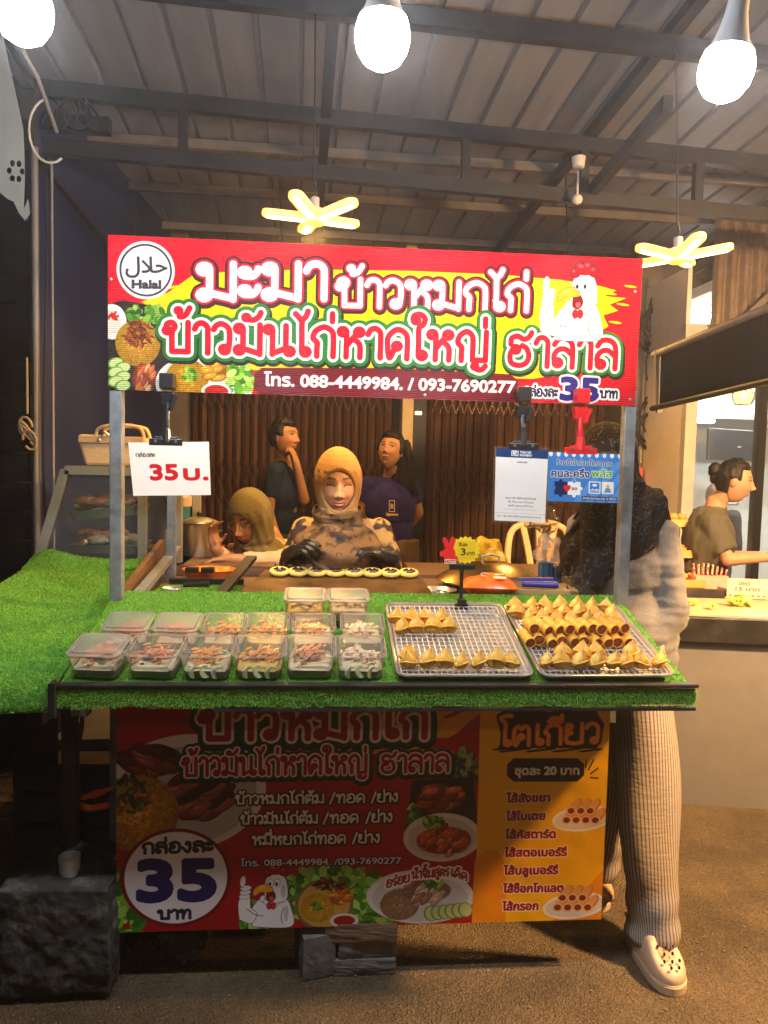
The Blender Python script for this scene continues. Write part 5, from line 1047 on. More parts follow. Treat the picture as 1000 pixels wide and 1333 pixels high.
for i, (x, h, lab) in enumerate(((.86, .07, 'taller blue plastic utensil cup behind the knives'), (.915, .052, 'shorter blue plastic utensil cup near the patterned headscarf'))):
    t = empty('utensil_cup', (x, 2.88, 1.11), lab, 'cup', 'blue plastic cups')
    P = MB(); P.lathe([(.0, 0), (.024, 0), (.026, .01), (.026, h), (.03, h+.004), (.022, h+.004), (.02, h)], (x, 2.88, 1.095), 16); obj('cup_wall', P, m_bl, t, True)
    for k in range(8): P = MB(); a = k*.785; P.box((x+.027*math.cos(a), 2.88+.027*math.sin(a), 1.1+h/2), (.005, .005, h*.8), (0, 0, a)); obj('rib', P, m_bl, t)
    P = MB(); P.bx(x-.03, x+.03, 2.86, 2.9, 1.055, 1.094); obj('foot', P, m_bl, t, bevel=.004)
def crumple(name, c, r, m, lab, seed, sq=(1, 1, .8), cat='plastic bag'):
    vs, fs = [], []; P = MB(); P.ell((0, 0, 0), r, 28, 18); P.v = [tuple(Vector(v)*(1+.55*(mnoise.noise(Vector(v)*(1.7/r)+Vector((seed, 0, 0)))))) for v in P.v]
    P.v = [(c[0]+x*sq[0], c[1]+y*sq[1], c[2]+z*sq[2]) for x, y, z in P.v]; o = obj(name, P, m); tag(o, lab, cat); return o
m_bag = clear_mat('crinkled_bag', (.97, .96, .93), .05, .08)
crumple('plastic_bag', (.93, 2.70, 1.11), .055, m_bag, 'crumpled clear plastic bag in front of the patterned headscarf', 3); crumple('plastic_bag', (.97, 3.2, 1.17), .075, clear_mat('cream_bag', (.98, .85, .6), .3, .15), 'pale orange crumpled bag behind the clear one', 9, (.8, .8, 1)); crumple('plastic_bag', (.98, 3.35, 1.3), .07, m_bag, 'clear knotted bag rising behind the blue cups', 12)
P = MB(); P.bx(.4, 1.3, 3.3, 3.7, 1.0, 1.05); P.bx(.42, .46, 3.32, 3.36, 0, 1); P.bx(1.24, 1.28, 3.32, 3.36, 0, 1); P.bx(.42, .46, 3.64, 3.68, 0, 1); P.bx(1.24, 1.28, 3.64, 3.68, 0, 1); o = obj('rear_table', P, MATS['worn_wood']); tag(o, 'narrow worn wooden table behind the lidded pan', 'table')
crumple('plastic_bag', (.74, 3.45, 1.12), .085, mat('yellow_bag', (.65, .42, .02), .3, var=.2), 'shiny yellow plastic bag behind the lidded pan', 21, (1, .8, .9))
P = MB(); P.lathe([(0, 0), (.03, 0), (.03, .1), (.012, .13), (.012, .15), (0, .15)], (.60, 3.4, 1.05), 14); o = obj('sauce_bottle', P, mat('amber_bottle', (.2, .08, .02), .2), smooth=True); tag(o, 'dark amber bottle left of the yellow bag', 'bottle')
# stacked cream plastic chairs
m_ch = mat('cream_plastic', (.8, .6, .34), .4, var=.06)
def chair(x, y, rz, lab):
    t = empty('plastic_chair', (x, y, .06), lab, 'chair', 'cream plastic chairs', (0, 0, rz)); S = .19; t.scale = (1.2, 1.1, 1.02)
    def A(z): return .19-.02*z
    pts = [(-.2, .17, .42), (-.205, .2, .75), (-.185, .22, .95), (-.12, .23, 1.02), (0, .235, 1.04), (.12, .23, 1.02), (.185, .22, .95), (.205, .2, .75), (.2, .17, .42)]
    P = MB(); P.tube(cr3(pts), .021, 8); obj('back_frame', P, m_ch, t, True, local=True)
    for k in range(3):
        P = MB(); x0 = -.06+.06*k; P.tube(cr3([(x0*.6, .18, .45), (x0*1.0, .2, .75), (x0*1.7, .232, 1.01)]), .021, 6); obj('back_slat', P, m_ch, t, True, local=True)
    P = MB(); P.box((0, 0, .44), (.42, .42, .03)); obj('seat', P, m_ch, t, local=True, bevel=.012)
    for sx in (-1, 1):
        for sy in (-1, 1): P = MB(); P.cyl((sx*.18, sy*.18, .43), (sx*.22, sy*.22, 0), .024, .017); obj('leg', P, m_ch, t, True, local=True)
        P = MB(); P.tube(cr3([(sx*.21, .19, .66), (sx*.23, 0, .68), (sx*.22, -.16, .64), (sx*.2, -.18, .44)]), .017, 6); obj('armrest', P, m_ch, t, True, local=True)
def cr3(p, k=5):
    a = cr_spline([(q[0], q[1]) for q in p], k); b = cr_spline([(q[0], q[2]) for q in p], k); return [(u[0], u[1], v[1]) for u, v in zip(a, b)]
chair(1.60, 5.2, R(8), 'cream plastic chair standing below the payment card'); chair(2.1, 5.0, R(-10), 'cream plastic chair half hidden by the patterned headscarf')
# glass display case with the handbag on it
m_alu = mat('grey_aluminium', (.3, .31, .28), .5, .2, var=.08); m_gls = clear_mat('case_glass', (.93, .96, .95), .07, .04)
cs = empty('display_case', (-.9, 3.4, 1.1), 'grey aluminium and glass food display case at left', 'display case')
A = {'bl': (-1.16, 1.10), 'tl': (-1.05, 1.475), 'tr': (-.60, 1.475), 'br': (-.60, 1.10)}
for nm, p, q in (('slanted_rail', 'bl', 'tl'), ('top_rail', 'tl', 'tr'), ('upright', 'tr', 'br')):
    for y in ((3.24, 3.72) if nm != 'slanted_rail' else (3.24,)):
        a, b = A[p], A[q]; P = MB(); P.bar((a[0], y, a[1]), (b[0], y, b[1]), .035, .04, (0, 1, 0)); obj(nm, P, m_alu, cs)
P = MB(); P.bar((-.742, 3.24, 1.1), (-.742, 3.24, 1.46), .035, .035, (0, 1, 0)); obj('upright', P, m_alu, cs)
P = MB(); P.bx(-1.05, -.59, 3.24, 3.74, 1.478, 1.492); obj('top_panel', P, m_alu, cs)
P = MB(); P.prism([(-1.14, 1.10), (-1.04, 1.46), (-.76, 1.46), (-.76, 1.10)], 3.238, 3.242); obj('front_glass', P, m_gls, cs)
P = MB(); P.prism([(-.725, 1.10), (-.725, 1.46), (-.61, 1.46), (-.61, 1.10)], 3.238, 3.242); obj('front_glass', P, m_gls, cs)
P = MB(); P.bx(-1.2, -.58, 3.25, 3.75, 1.04, 1.09); obj('case_floor', P, m_dkst, cs)
for z, rr, lab in ((1.28, R(-7), 'tilted steel tray of cooked meat, upper one in the display case'), (1.13, R(0), 'steel tray of cooked meat low in the display case')):
    t = empty('meat_tray', (-.9, 3.36, z), lab, 'tray', 'meat trays in the display case', (0, rr, 0))
    P = MB(); loft(P, [rrect(.26, .2, .02, .0), rrect(.29, .23, .025, .035), rrect(.3, .24, .025, .036)], capa=True); obj('pan', P, m_inox, t, True, local=True, solid=.001)
    P = MB(); P.box((0, -.02, .02), (.2, .1, .02)); obj('leaf_lining', P, m_herb, t, local=True)
    for k in range(14):
        P = MB(); P.ell((rnd.uniform(-.12, .12), rnd.uniform(-.09, .05), .055+.012*(k % 3)), (.045, .022, .02), 10, 7, Matrix.Rotation(rnd.uniform(-.6, .6), 3, 'Z'), .1); obj('meat_piece', P, m_pale if k % 3 == 0 else m_red, t, True, local=True)
hb = empty('handbag', (-.87, 3.35, 1.5), 'cream woven handbag with looping handles on top of the display case', 'handbag')
m_hb = mat('cream_weave', (.66, .5, .3), .6, var=.12, scale=120, bump=.4, bscale=150)
P = MB(); P.prism([(-.99, 1.494), (-1.02, 1.60), (-1.018, 1.625), (-.74, 1.615), (-.735, 1.494)], 3.29, 3.42); obj('body', P, m_hb, hb, bevel=.012)
P = MB(); P.bx(-1.015, -.75, 3.282, 3.29, 1.588, 1.618); obj('top_band', P, mat('cream_leather', (.6, .44, .25), .45), hb, bevel=.003)
for y in (3.3, 3.41): P = MB(); P.tube(cr3([(-.95, y, 1.61), (-.94, y, 1.645), (-.9, y-.01, 1.66), (-.83, y-.01, 1.665), (-.77, y, 1.655), (-.75, y, 1.61)]), .008); obj('handle', P, MATS['cream_leather'], hb, True)
P = MB(); P.tube([(-.92, 3.28, 1.62), (-.905, 3.275, 1.635), (-.89, 3.28, 1.62)], .006); P.ell((-.93, 3.28, 1.60), (.008, .005, .008), 8, 6); obj('clasp', P, m_inox, hb, True)
# things round the girl's work place
m_teal = mat('teal_plastic', (.03, .2, .22), .4)
tb = MB(); tb.bx(-.72, -.2, 3.22, 3.75, 1.05, 1.09); tb.bx(-.7, -.66, 3.3, 3.34, 0, 1.05); tb.bx(-.26, -.22, 3.3, 3.34, 0, 1.05); tb.bx(-.7, -.66, 3.68, 3.72, 0, 1.05); tb.bx(-.26, -.22, 3.68, 3.72, 0, 1.05); o = obj('prep_table', tb, MATS['worn_wood']); tag(o, 'worn table in front of the girl in the olive headscarf', 'table')
pt = empty('stock_pot', (-.56, 3.55, 1.09), 'tall stainless pot with a domed lid near the girl', 'pot')
P = MB(); P.lathe([(0, 0), (.075, 0), (.078, .01), (.078, .145), (.082, .15)], (-.56, 3.55, 1.092), 28); obj('pot_body', P, m_inox, pt, True)
P = MB(); P.lathe([(.083, .15), (.08, .158), (.04, .172), (0, .176)], (-.56, 3.55, 1.092), 28); obj('lid', P, m_inox, pt, True)
P = MB(); P.ell((-.56, 3.55, 1.28), (.014, .014, .012), 10, 6); obj('lid_knob', P, m_bpl, pt, True)
for s in (-1, 1): P = MB(); P.tube([(-.56+s*.078, 3.53, 1.2), (-.56+s*.1, 3.52, 1.205), (-.56+s*.1, 3.56, 1.205), (-.56+s*.078, 3.57, 1.2)], .005); obj('pot_handle', P, m_inox, pt, True)
cu = empty('drink_jug', (-.70, 3.85, 1.09), 'teal jug with pale lid behind the steel pot', 'jug')
P = MB(); P.lathe([(0, 0), (.05, 0), (.058, .2), (.06, .21)], (-.71, 3.85, 1.09), 20); obj('jug_body', P, m_teal, cu, True)
P = MB(); P.lathe([(.064, .205), (.066, .25), (.05, .262), (0, .262)], (-.71, 3.85, 1.09), 20); obj('lid', P, mat('pale_peach', (.6, .45, .28), .5), cu, True)
P = MB(); P.bx(-.9, -.5, 3.78, 4.0, 1.05, 1.088); P.bx(-.88, -.84, 3.8, 3.84, 0, 1.05); P.bx(-.56, -.52, 3.8, 3.84, 0, 1.05); P.bx(-.88, -.84, 3.94, 3.98, 0, 1.05); P.bx(-.56, -.52, 3.94, 3.98, 0, 1.05); o = obj('back_shelf', P, MATS['worn_wood']); tag(o, 'worn shelf table behind the steel pot', 'table')
bs = empty('frying_basin', (-.44, 3.08, 1.09), 'orange rimmed pan of fried food before the girl', 'pan')
P = MB(); P.lathe([(0, 0), (.09, 0), (.105, .03), (.112, .032), (.108, .036), (.0, .012)], (-.45, 3.12, 1.058), 28, sy=.7); obj('pan_body', P, mat('orange_enamel', (.75, .17, .03), .3), bs, True)
P = MB()
for k in range(16): P.ell((-.45+rnd.uniform(-.07, .07), 3.12+rnd.uniform(-.045, .045), 1.088), (.022, .012, .01), 7, 5, Matrix.Rotation(rnd.uniform(0, 3), 3, 'Z'), .2)
obj('fried_food', P, m_fry, bs, True)
for x in (-.5, -.44): P = MB(); P.box((x, 3.0, 1.105), (.05, .03, .02)); obj('black_clip', P, m_bpl, bs, bevel=.003)
P = MB(); P.bx(-.58, -.3, 2.96, 3.0, 1.052, 1.075); obj('front_guard', P, m_dkst, bs)
pf = empty('frying_pan', (-.45, 2.75, 1.06), 'black handled pan lying on the turf behind the counter', 'pan')
P = MB(); P.cyl((-.49, 2.76, 1.085), (-.40, 2.75, 1.092), .008, .012); obj('handle', P, m_bpl, pf, True)
P = MB(); P.lathe([(0, 0), (.03, 0), (.036, .014)], (-.53, 2.76, 1.062), 18); obj('bowl', P, m_inox, pf, True, solid=.001)
tp = empty('turf_patch', (-.45, 2.8, 1.05), 'small patch of green turf behind the counter near the griddle', 'artificial turf')
P = MB(); P.bx(-.6, -.3, 2.64, 2.94, 1.051, 1.055); obj('backing', P, m_turfbase, tp)
pile('pile', lambda u, v: (np.stack([-.6+.3*u, 2.64+.3*v, np.full_like(u, 1.055)], 1), np.tile([0, -.1, 1.], (len(u), 1))), 7000, tp, seed=8)
m_bread = mat('golden_bread', (.6, .3, .08), .5, var=.2)
for i, (x, y, r, h, m, lab) in enumerate(((-.62, 3.3, .03, .1, m_amb, 'amber glass jar beside the case upright'), (-.66, 3.4, .028, .13, MATS['pale_peach'], 'pale paper tub beside the case upright'), (-.40, 3.6, .04, .05, m_bread, 'small golden tub near the steel pot'))):
    P = MB(); P.lathe([(0, 0), (r, 0), (r*1.02, h*.8), (r*.8, h), (0, h)], (x, y, 1.091), 16); o = obj('food_jar', P, m, smooth=True); tag(o, lab, 'jar')

# ---------------------------------------------------------------- under and in front of the stall
m_conc = mat('rough_concrete', (.04, .037, .033), .9, scale=16, c2=(.17, .155, .13), thr=(.5, .78), bump=1, bscale=55)
def rock(name, c, d, m, lab, cat, seed, amp=.12, grp=None, seg=14, rz=0):
    import bmesh
    bm = bmesh.new(); bmesh.ops.create_cube(bm, size=1); bmesh.ops.subdivide_edges(bm, edges=bm.edges[:], cuts=seg, use_grid_fill=True)
    for v in bm.verts:
        q = v.co.copy(); l = max(abs(q.x), abs(q.y), abs(q.z)); rnd_ = q.normalized()*.62; q = q.lerp(rnd_, .12 if amp < .1 else .38)
        q += q.normalized()*(mnoise.fractal(q*3+Vector((seed, 0, 0)), .8, 2, 5)*amp+max(0, mnoise.noise(q*9+Vector((0, seed, 0)))-.25)*-amp*.6); v.co = q
    zmin = min(v.co.z for v in bm.verts)
    for v in bm.verts: v.co = Vector((v.co.x*d[0], v.co.y*d[1], (v.co.z-zmin)*d[2]))
    me = bpy.data.meshes.new(name); bm.to_mesh(me); bm.free(); me.materials.append(m); o = bpy.data.objects.new(name, me); col.objects.link(o); o.location = c; o.rotation_euler = (0, 0, rz); tag(o, lab, cat, grp)
    for p in me.polygons: p.use_smooth = amp > .1
    return o
rock('concrete_block', (-.725, 2.26, 0), (.30, .28, .315), m_conc, 'rough pitted concrete block standing left of the poster', 'concrete block', 4, .05, seg=44)
bpy.data.objects['concrete_block'].data.polygons.foreach_set('use_smooth', [True]*len(bpy.data.objects['concrete_block'].data.polygons))
cp = empty('white_cup', (-.72, 2.22, .3), 'small white plastic cup standing on the rough concrete block', 'cup')
P = MB(); P.lathe([(0, .002), (.028, .002), (.031, .062), (.029, .062), (.026, .006), (0, .006)], (-.715, 2.22, .318), 20); obj('cup_wall', P, MATS['white_plastic'], cp, True)
rock('loose_stone', (-.41, 2.3, 0), (.12, .11, .115), m_conc, 'round rough stone on the ground below the poster', 'stone', 9, .2)
for i, (x, y, z, d, rz, s, lab) in enumerate(((.15, 2.28, 0, (.19, .16, .05), 0, 1, 'grey paver at the bottom of the stack under the poster'), (.155, 2.28, .052, (.18, .15, .05), .06, 2, 'grey paver in the middle of the stack under the poster'), (.14, 2.27, .104, (.22, .15, .06), -.03, 3, 'long brown brick on top of the stack under the poster'), (.0, 2.25, 0, (.10, .12, .13), .25, 5, 'broken grey brick leaning left of the paver stack'))):
    rock('support_brick', (x, y, z), d, mat('grey_paver', (.15, .14, .125), .9, var=.3, scale=25, bump=.6) if i != 2 else mat('brown_brick', (.17, .11, .07), .9, var=.3, bump=.6), lab, 'brick', s, .022, 'bricks under the stall', seg=10, rz=rz)
cr_ = empty('under_counter_crate', (-.9, 2.9, 0), 'dark crate in the shadow under the turf mat', 'crate')
for z in (.08, .2, .32): P = MB(); P.bx(-1.1, -.7, 2.8, 2.82, z, z+.09); obj('crate_board', P, MATS['dark_wood'], cr_)
for x in (-1.09, -.71): P = MB(); P.bx(x-.015, x+.015, 2.82, 3.2, .02, .45); obj('crate_corner', P, MATS['dark_wood'], cr_)
P = MB(); P.tube([(-.78, 2.5, .42), (-.72, 2.5, .44), (-.66, 2.5, .46)], [.004, .014, .003]); P.tube([(-.80, 2.5, .41), (-.74, 2.5, .39), (-.68, 2.5, .40)], .012); o = obj('orange_strap', P, m_or, smooth=True); tag(o, 'glowing orange strap tip in the shadow left of the poster', 'strap')
P = MB(); P.tube(cr3([(-.74, 2.4, .8), (-.735, 2.42, .7), (-.76, 2.45, .6), (-.77, 2.5, .45)]), .003); P.tube(cr3([(-.72, 2.4, .8), (-.75, 2.42, .66), (-.79, 2.45, .5), (-.80, 2.5, .42)]), .006); o = obj('red_cable', P, mat('red_cable', (.35, .06, .03), .5), smooth=True); tag(o, 'red cable hanging in the shadow under the turf mat', 'cable')
P = MB(); P.bar((-.80, 2.3, .86), (-.72, 2.35, .78), .02, .02); P.bar((-.66, 2.3, .86), (-.72, 2.35, .78), .02, .02); P.box((-.72, 2.35, .77), (.05, .04, .03)); o = obj('table_bracket', P, m_galv); tag(o, 'bent steel bracket below the turf edge', 'bracket')
P = MB(); P.tube(cr3([(-.585, 2.3, .4), (-.60, 2.28, .34), (-.63, 2.27, .28)]), .003); o = obj('thin_wire', P, m_inox); tag(o, 'thin pale wire beside the left edge of the poster', 'wire')

# ---------------------------------------------------------------- neighbouring stall
ns_ = empty('neighbour_stall', (2.1, 3.7, 0), 'neighbouring stall with plain white front and black rimmed top', 'food stall')
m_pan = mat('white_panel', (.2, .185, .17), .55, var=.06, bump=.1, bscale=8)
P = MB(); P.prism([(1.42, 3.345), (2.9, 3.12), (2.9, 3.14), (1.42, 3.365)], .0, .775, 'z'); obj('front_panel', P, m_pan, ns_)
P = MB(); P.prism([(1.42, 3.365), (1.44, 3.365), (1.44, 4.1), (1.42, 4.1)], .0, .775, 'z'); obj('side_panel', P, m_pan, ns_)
P = MB(); P.prism([(1.40, 3.32), (2.9, 3.09), (2.9, 3.13), (1.40, 3.36)], .762, .875, 'z'); obj('black_rim', P, m_dkst, ns_, bevel=.004)
P = MB(); P.prism([(1.40, 3.36), (2.9, 3.13), (2.9, 4.2), (1.40, 4.12)], .78, .85, 'z'); obj('table_top', P, m_dkst, ns_)
tr = empty('salad_tray', (2.0, 3.6, .85), 'shallow cream lined tray with lettuce on the neighbouring stall', 'tray')
P = MB(); P.prism([(1.50, 3.42), (2.6, 3.26), (2.6, 3.75), (1.62, 3.85)], .852, .868, 'z'); obj('liner', P, mat('cream_paper', (.5, .4, .25), .6), tr)
P = MB(); P.prism([(1.62, 3.87), (2.6, 3.77), (2.6, 3.80), (1.62, 3.90)], .852, .91, 'z'); obj('back_rim', P, m_dkst, tr)
def lettuce(x, y, s, lab, n=16):
    P = MB(); r = random.Random(int(x*100))
    for _ in range(n): P.ell((x+r.uniform(-s, s), y+r.uniform(-s*.6, s*.6), .885+r.uniform(-.01, s*.5)), (s*.42, s*.3, s*.1), 9, 6, Matrix.Rotation(r.uniform(0, 6), 3, 'Z') @ Matrix.Rotation(r.uniform(-.9, .9), 3, 'X'), .25, r)
    o = obj('lettuce', P, mat('lettuce_leaf', (.3, .5, .06), .4, scale=30, c2=(.65, .75, .2)), smooth=False); tag(o, lab, 'lettuce', 'lettuce heaps on the neighbouring tray')
lettuce(2.06, 3.6, .06, 'bright green lettuce heap in the middle of the cream tray'); lettuce(2.3, 3.6, .05, 'green leaves at the right edge of the cream tray'); lettuce(1.86, 3.5, .028, 'few small green leaves near the front of the cream tray', 8)
P = MB()
for _ in range(24): P.box((1.78+rnd.uniform(-.05, .05), 3.62+rnd.uniform(-.05, .05), .875+rnd.uniform(0, .03)), (.03, .02, .006), (rnd.uniform(-.5, .5), rnd.uniform(-.5, .5), rnd.uniform(0, 3)))
o = obj('cut_omelette', P, mat('egg_yellow', (.8, .55, .12), .5)); tag(o, 'pale yellow sliced food at the left of the cream tray', 'food')
rk = empty('wooden_rack', (1.8, 4.0, .86), 'tiered pale wooden rack holding golden snacks', 'rack')
m_pw = mat('rack_wood', (.6, .3, .09), .5, var=.15, scale=15)
for z, y0 in ((.93, 3.9), (1.075, 4.0), (1.235, 4.1)):
    P = MB(); P.bx(1.80, 2.03+.0*z, y0, y0+.13, z-.012, z); obj('shelf', P, m_pw, rk); P = MB(); P.bx(1.80, 2.03, y0-.012, y0, z-.02, z+.02); obj('front_lip', P, m_pw, rk)
for x in (1.81, 2.02): P = MB(); P.bar((x+.03, 3.9, .86), (x-.0, 4.2, 1.27), .018, .03); obj('side_leg', P, m_pw, rk)
for i in range(5):
    P = MB(); P.ell((1.825+.046*i, 4.16, 1.262), (.026, .03, .024), 12, 8); o = obj('round_bun', P, mat('bun_crust', (.65, .25, .05), .4), smooth=True); tag(o, f'round golden bun on the top shelf of the wooden rack, {ORD[i]} from left', 'bun', 'round buns on the rack')
for z, y, n, lab in ((1.09, 4.05, 16, 'heap of yellow snacks on the middle shelf of the rack'), (.945, 3.95, 12, 'heap of yellow snacks on the lowest shelf of the rack')):
    P = MB()
    for _ in range(n): P.ell((rnd.uniform(1.83, 2.0), y+rnd.uniform(-.03, .04), z+rnd.uniform(0, .025)), (.024, .014, .012), 7, 5, Matrix.Rotation(rnd.uniform(0, 3), 3, 'Z'), .2)
    o = obj('snack_heap', P, m_bread, smooth=True); tag(o, lab, 'snacks')
sk = empty('skewer_cup', (2.06, 3.95, .86), 'pink striped paper cup packed with sausages on sticks', 'cup')
P = MB(); P.bx(1.98, 2.16, 3.9, 4.0, .852, .97); obj('cup_wall', P, mat('pink_card', (.75, .35, .28), .5), sk)
for k in range(22): P = MB(); P.cyl((1.985+.0078*k, 3.925+.022*(k % 3), .94), (1.975+.0088*k, 3.92+.024*(k % 3), 1.02+.016*math.sin(k*2.3)), .0055); obj('sausage_stick', P, mat('pink_wrapper', (.45, .06, .05), .4, scale=90, c2=(.85, .62, .5), thr=(.45, .55)), sk, True)
c = plain_canvas(240, 150, (236, 170, 150)); c.poly([(10, 10), (230, 10), (230, 140), (10, 140)], (245, 190, 165)); c.font('เซต', 70, 130, 50, 40, [(2, (170, 40, 40))]); c.font('15 บาท', 50, 190, 92, 38, [(2, (170, 40, 40))])
for k in range(7): c.ell(20+k*33, 128, 10, 8, (200, 70, 50))
fc = empty('folded_sign', (2.2, 3.75, .87), 'small pink printed card standing on the neighbouring stall', 'sign'); sheet('printed_face', [(2.10, 3.80, .872), (2.30, 3.76, .872), (2.315, 3.79, .972), (2.115, 3.83, .972)], .002, print_mat('pink_print', c.image('pink_print'), .5), m_white_edge, fc)
# ---------------------------------------------------------------- people
m_skin = attr_mat('skin', .5, .12, .06, .15, 300)
def sm(a, b, x): t = np.clip((x-a)/(b-a), 0, 1); return t*t*(3-2*t)
def head_pts(nu=150, nv=120, off=0):
    th = np.linspace(-math.pi, math.pi, nu, endpoint=False); ph = np.linspace(0.02, math.pi-.02, nv); TH, PH = np.meshgrid(th, ph)
    x = .073*np.sin(PH)*np.sin(TH); y = -.093*np.sin(PH)*np.cos(TH); z = .116*np.cos(PH)
    low = np.clip(-z/.116, 0, 1); x = x*(1-.30*low**1.7)*(1+.03*np.exp(-((z-.03)/.03)**2)); fr = np.clip(-y/.093, 0, 1)
    y = y+fr*.010*sm(-.02, .05, z)*0+np.where(y > 0, low*-.035*sm(0, .07, y), 0); y = y-fr**3*.010*np.exp(-((z+.095)/.022)**2)+fr*.006*np.exp(-((z-.075)/.03)**2)
    g = lambda cx, cz, sx, sz: np.exp(-((np.abs(x)-cx)/sx)**2-((z-cz)/sz)**2)
    gc = lambda cz, sx, sz: np.exp(-(x/sx)**2-((z-cz)/sz)**2); F = (y < 0)
    d = -.021*gc(-.026, .0125, .012)-.012*gc(-.008, .009, .022)-.008*g(.013, -.031, .006, .006)+.009*g(.031, .010, .017, .011)-.0045*g(.031, .008, .011, .007)-.005*g(.028, .034, .022, .009)
    d += -.006*g(.036, -.028, .018, .016)-.007*gc(-.056, .022, .006)+.0035*gc(-.062, .022, .0022)-.007*gc(-.068, .018, .006)+.004*gc(-.08, .02, .006)-.006*gc(-.098, .018, .014)
    y = y+np.where(F, d, 0); n = np.stack([x/.073**2, y/.093**2, z/.116**2], -1); n /= np.linalg.norm(n, axis=-1)[..., None]
    return np.stack([x, y, z], -1)+n*off, n, nu, nv
def head_faces(nu, nv): return [(j*nu+i, (j+1)*nu+i, (j+1)*nu+(i+1) % nu, j*nu+(i+1) % nu) for j in range(nv-1) for i in range(nu)]+[tuple(range(nu)), tuple((nv-1)*nu+i for i in range(nu-1, -1, -1))]
def head_geo(tone, lip=(.35, .07, .06), eye='open', smile=0, brow=(.02, .012, .01), blush=.5, lo=False):
    p, n, nu, nv = head_pts(*((90, 80) if lo else (180, 150))); x, y, z = p[..., 0], p[..., 1], p[..., 2]; ax = np.abs(x); c = np.ones(p.shape)*np.array(tone)
    def paint(m, col_, k=1):
        nonlocal c; m = np.clip(m, 0, 1)[..., None]*k; c = c*(1-m)+np.array(col_)*m
    F = y < -.02
    paint(F*np.exp(-((ax-.038)/.018)**2-((z+.028)/.018)**2), (tone[0]*1.05, tone[1]*.72, tone[2]*.65), blush)
    bz = .034+.003*np.sin((ax-.014)/.034*2.2)-.003*sm(.035, .052, ax); paint(F*sm(.0055, .0025, np.abs(z-bz))*sm(.010, .014, ax)*sm(.054, .047, ax), brow, .85)
    ez = .011
    if eye == 'smile':
        e = ez-.004+.0045*np.cos((ax-.031)/.016*1.5); paint(F*sm(.0042, .002, np.abs(z-e))*sm(.014, .017, ax)*sm(.049, .045, ax), (.015, .008, .006)); paint(F*sm(.007, .003, np.abs(z-e-.006))*sm(.014, .019, ax)*sm(.049, .041, ax), (tone[0]*.6, tone[1]*.45, tone[2]*.42), .5)
    else:
        a = ((ax-.031)/.0145)**2+((z-ez)/.0058)**2; paint(F*sm(1.25, .9, a), (.015, .008, .006)); paint(F*sm(.95, .75, a), (.36, .32, .29)); paint(F*sm(.0055, .0045, np.hypot(ax-.031, z-ez))*sm(1.1, .9, a), (.02, .01, .008))
        paint(F*sm(.003, .001, np.abs(z-ez-.006))*sm(.046, .043, ax)*sm(.015, .019, ax), (.015, .008, .006))
    w = .024+.007*smile; lz = -.0625+smile*.010*(x/w)**2; a = (x/w)**2; up = sm(1, .8, a+((z-lz-.004)/.0058)**2); dn = sm(1, .8, a+((z-lz+.0052)/.0066)**2); paint(F*np.maximum(up, dn), lip, .9)
    if smile > .5: paint(F*sm(1, .75, (x/(w*.82))**2+((z-lz+.0005)/.0036)**2), (.75, .68, .6))
    else: paint(F*sm(.0018, .0006, np.abs(z-lz))*sm(w, w*.8, np.abs(x)), (.08, .02, .02), .9)
    paint(F*np.exp(-((ax-.008)/.0035)**2-((z+.036)/.0022)**2), (tone[0]*.25, tone[1]*.2, tone[2]*.2), .9)
    if smile: paint(F*np.exp(-((ax-.031-.25*(-.03-z))/.0025)**2)*sm(-.065, -.05, z)*sm(-.025, -.035, z), (tone[0]*.6, tone[1]*.5, tone[2]*.5), .45)
    vs = p.reshape(-1, 3); cs = c.reshape(-1, 3); fs = head_faces(nu, nv)
    P = MB()
    for s in (-1, 1):
        P.ell((s*.073, .008, .0), (.009, .02, .032), 10, 8, Matrix.Rotation(s*.35, 3, 'Z'))
    k = len(vs); vs = np.vstack([vs, np.array(P.v)]); cs = np.vstack([cs, np.tile(np.array(tone)*.95, (len(P.v), 1))]); fs = fs+[tuple(i+k for i in f) for f in P.f]
    return vs, fs, cs
def rotm(yaw=0, pitch=0, roll=0): return Matrix.Rotation(R(yaw), 3, 'Z') @ Matrix.Rotation(R(pitch), 3, 'X') @ Matrix.Rotation(R(roll), 3, 'Y')
def xf(vs, M, c): return np.asarray(vs) @ np.array(M).T+np.array(c)
def hand(P, w, d, nrm, side=1, curl=.5, s=1.0, spread=.0, thumb=.7):
    w = Vector(w); d = Vector(d).normalized(); nrm = Vector(nrm); nrm = (nrm-d*nrm.dot(d)).normalized(); sd = d.cross(nrm)*side; Q = Matrix((sd, d, nrm)).transposed()
    P.cap(w-d*.01*s, w+d*.03*s, .024*s, .026*s, 10); P.ell(w+d*.048*s, (.037*s, .044*s, .0155*s), 14, 10, Q)
    for i, L in enumerate((.92, 1.05, 1.0, .8)):
        o = (-.027+.018*i)*s; p = w+d*.082*s+sd*o; a = curl*.5; dd = d+sd*spread*(i-1.5); r = .0088*s
        P.cap(w+d*.055*s+sd*o*.9, p, r, r, 8)
        for k, (ln, r2) in enumerate(((.036, .0082), (.024, .0075), (.02, .0066))):
            v = (dd*math.cos(a)+nrm*math.sin(a)).normalized(); q = p+v*ln*L*s; P.cap(p, q, r, r2*s, 8); p = q; r = r2*s; a += curl*(1+.12*i)
    p = w+d*.022*s-sd*.028*s; v = (d*.65-sd*.6+nrm*thumb).normalized(); q = p+v*.036*s; P.cap(p, q, .0115*s, .0095*s, 8); v = (d*.9-sd*.1+nrm*thumb).normalized(); P.cap(q, q+v*.03*s, .0095*s, .0078*s, 8)
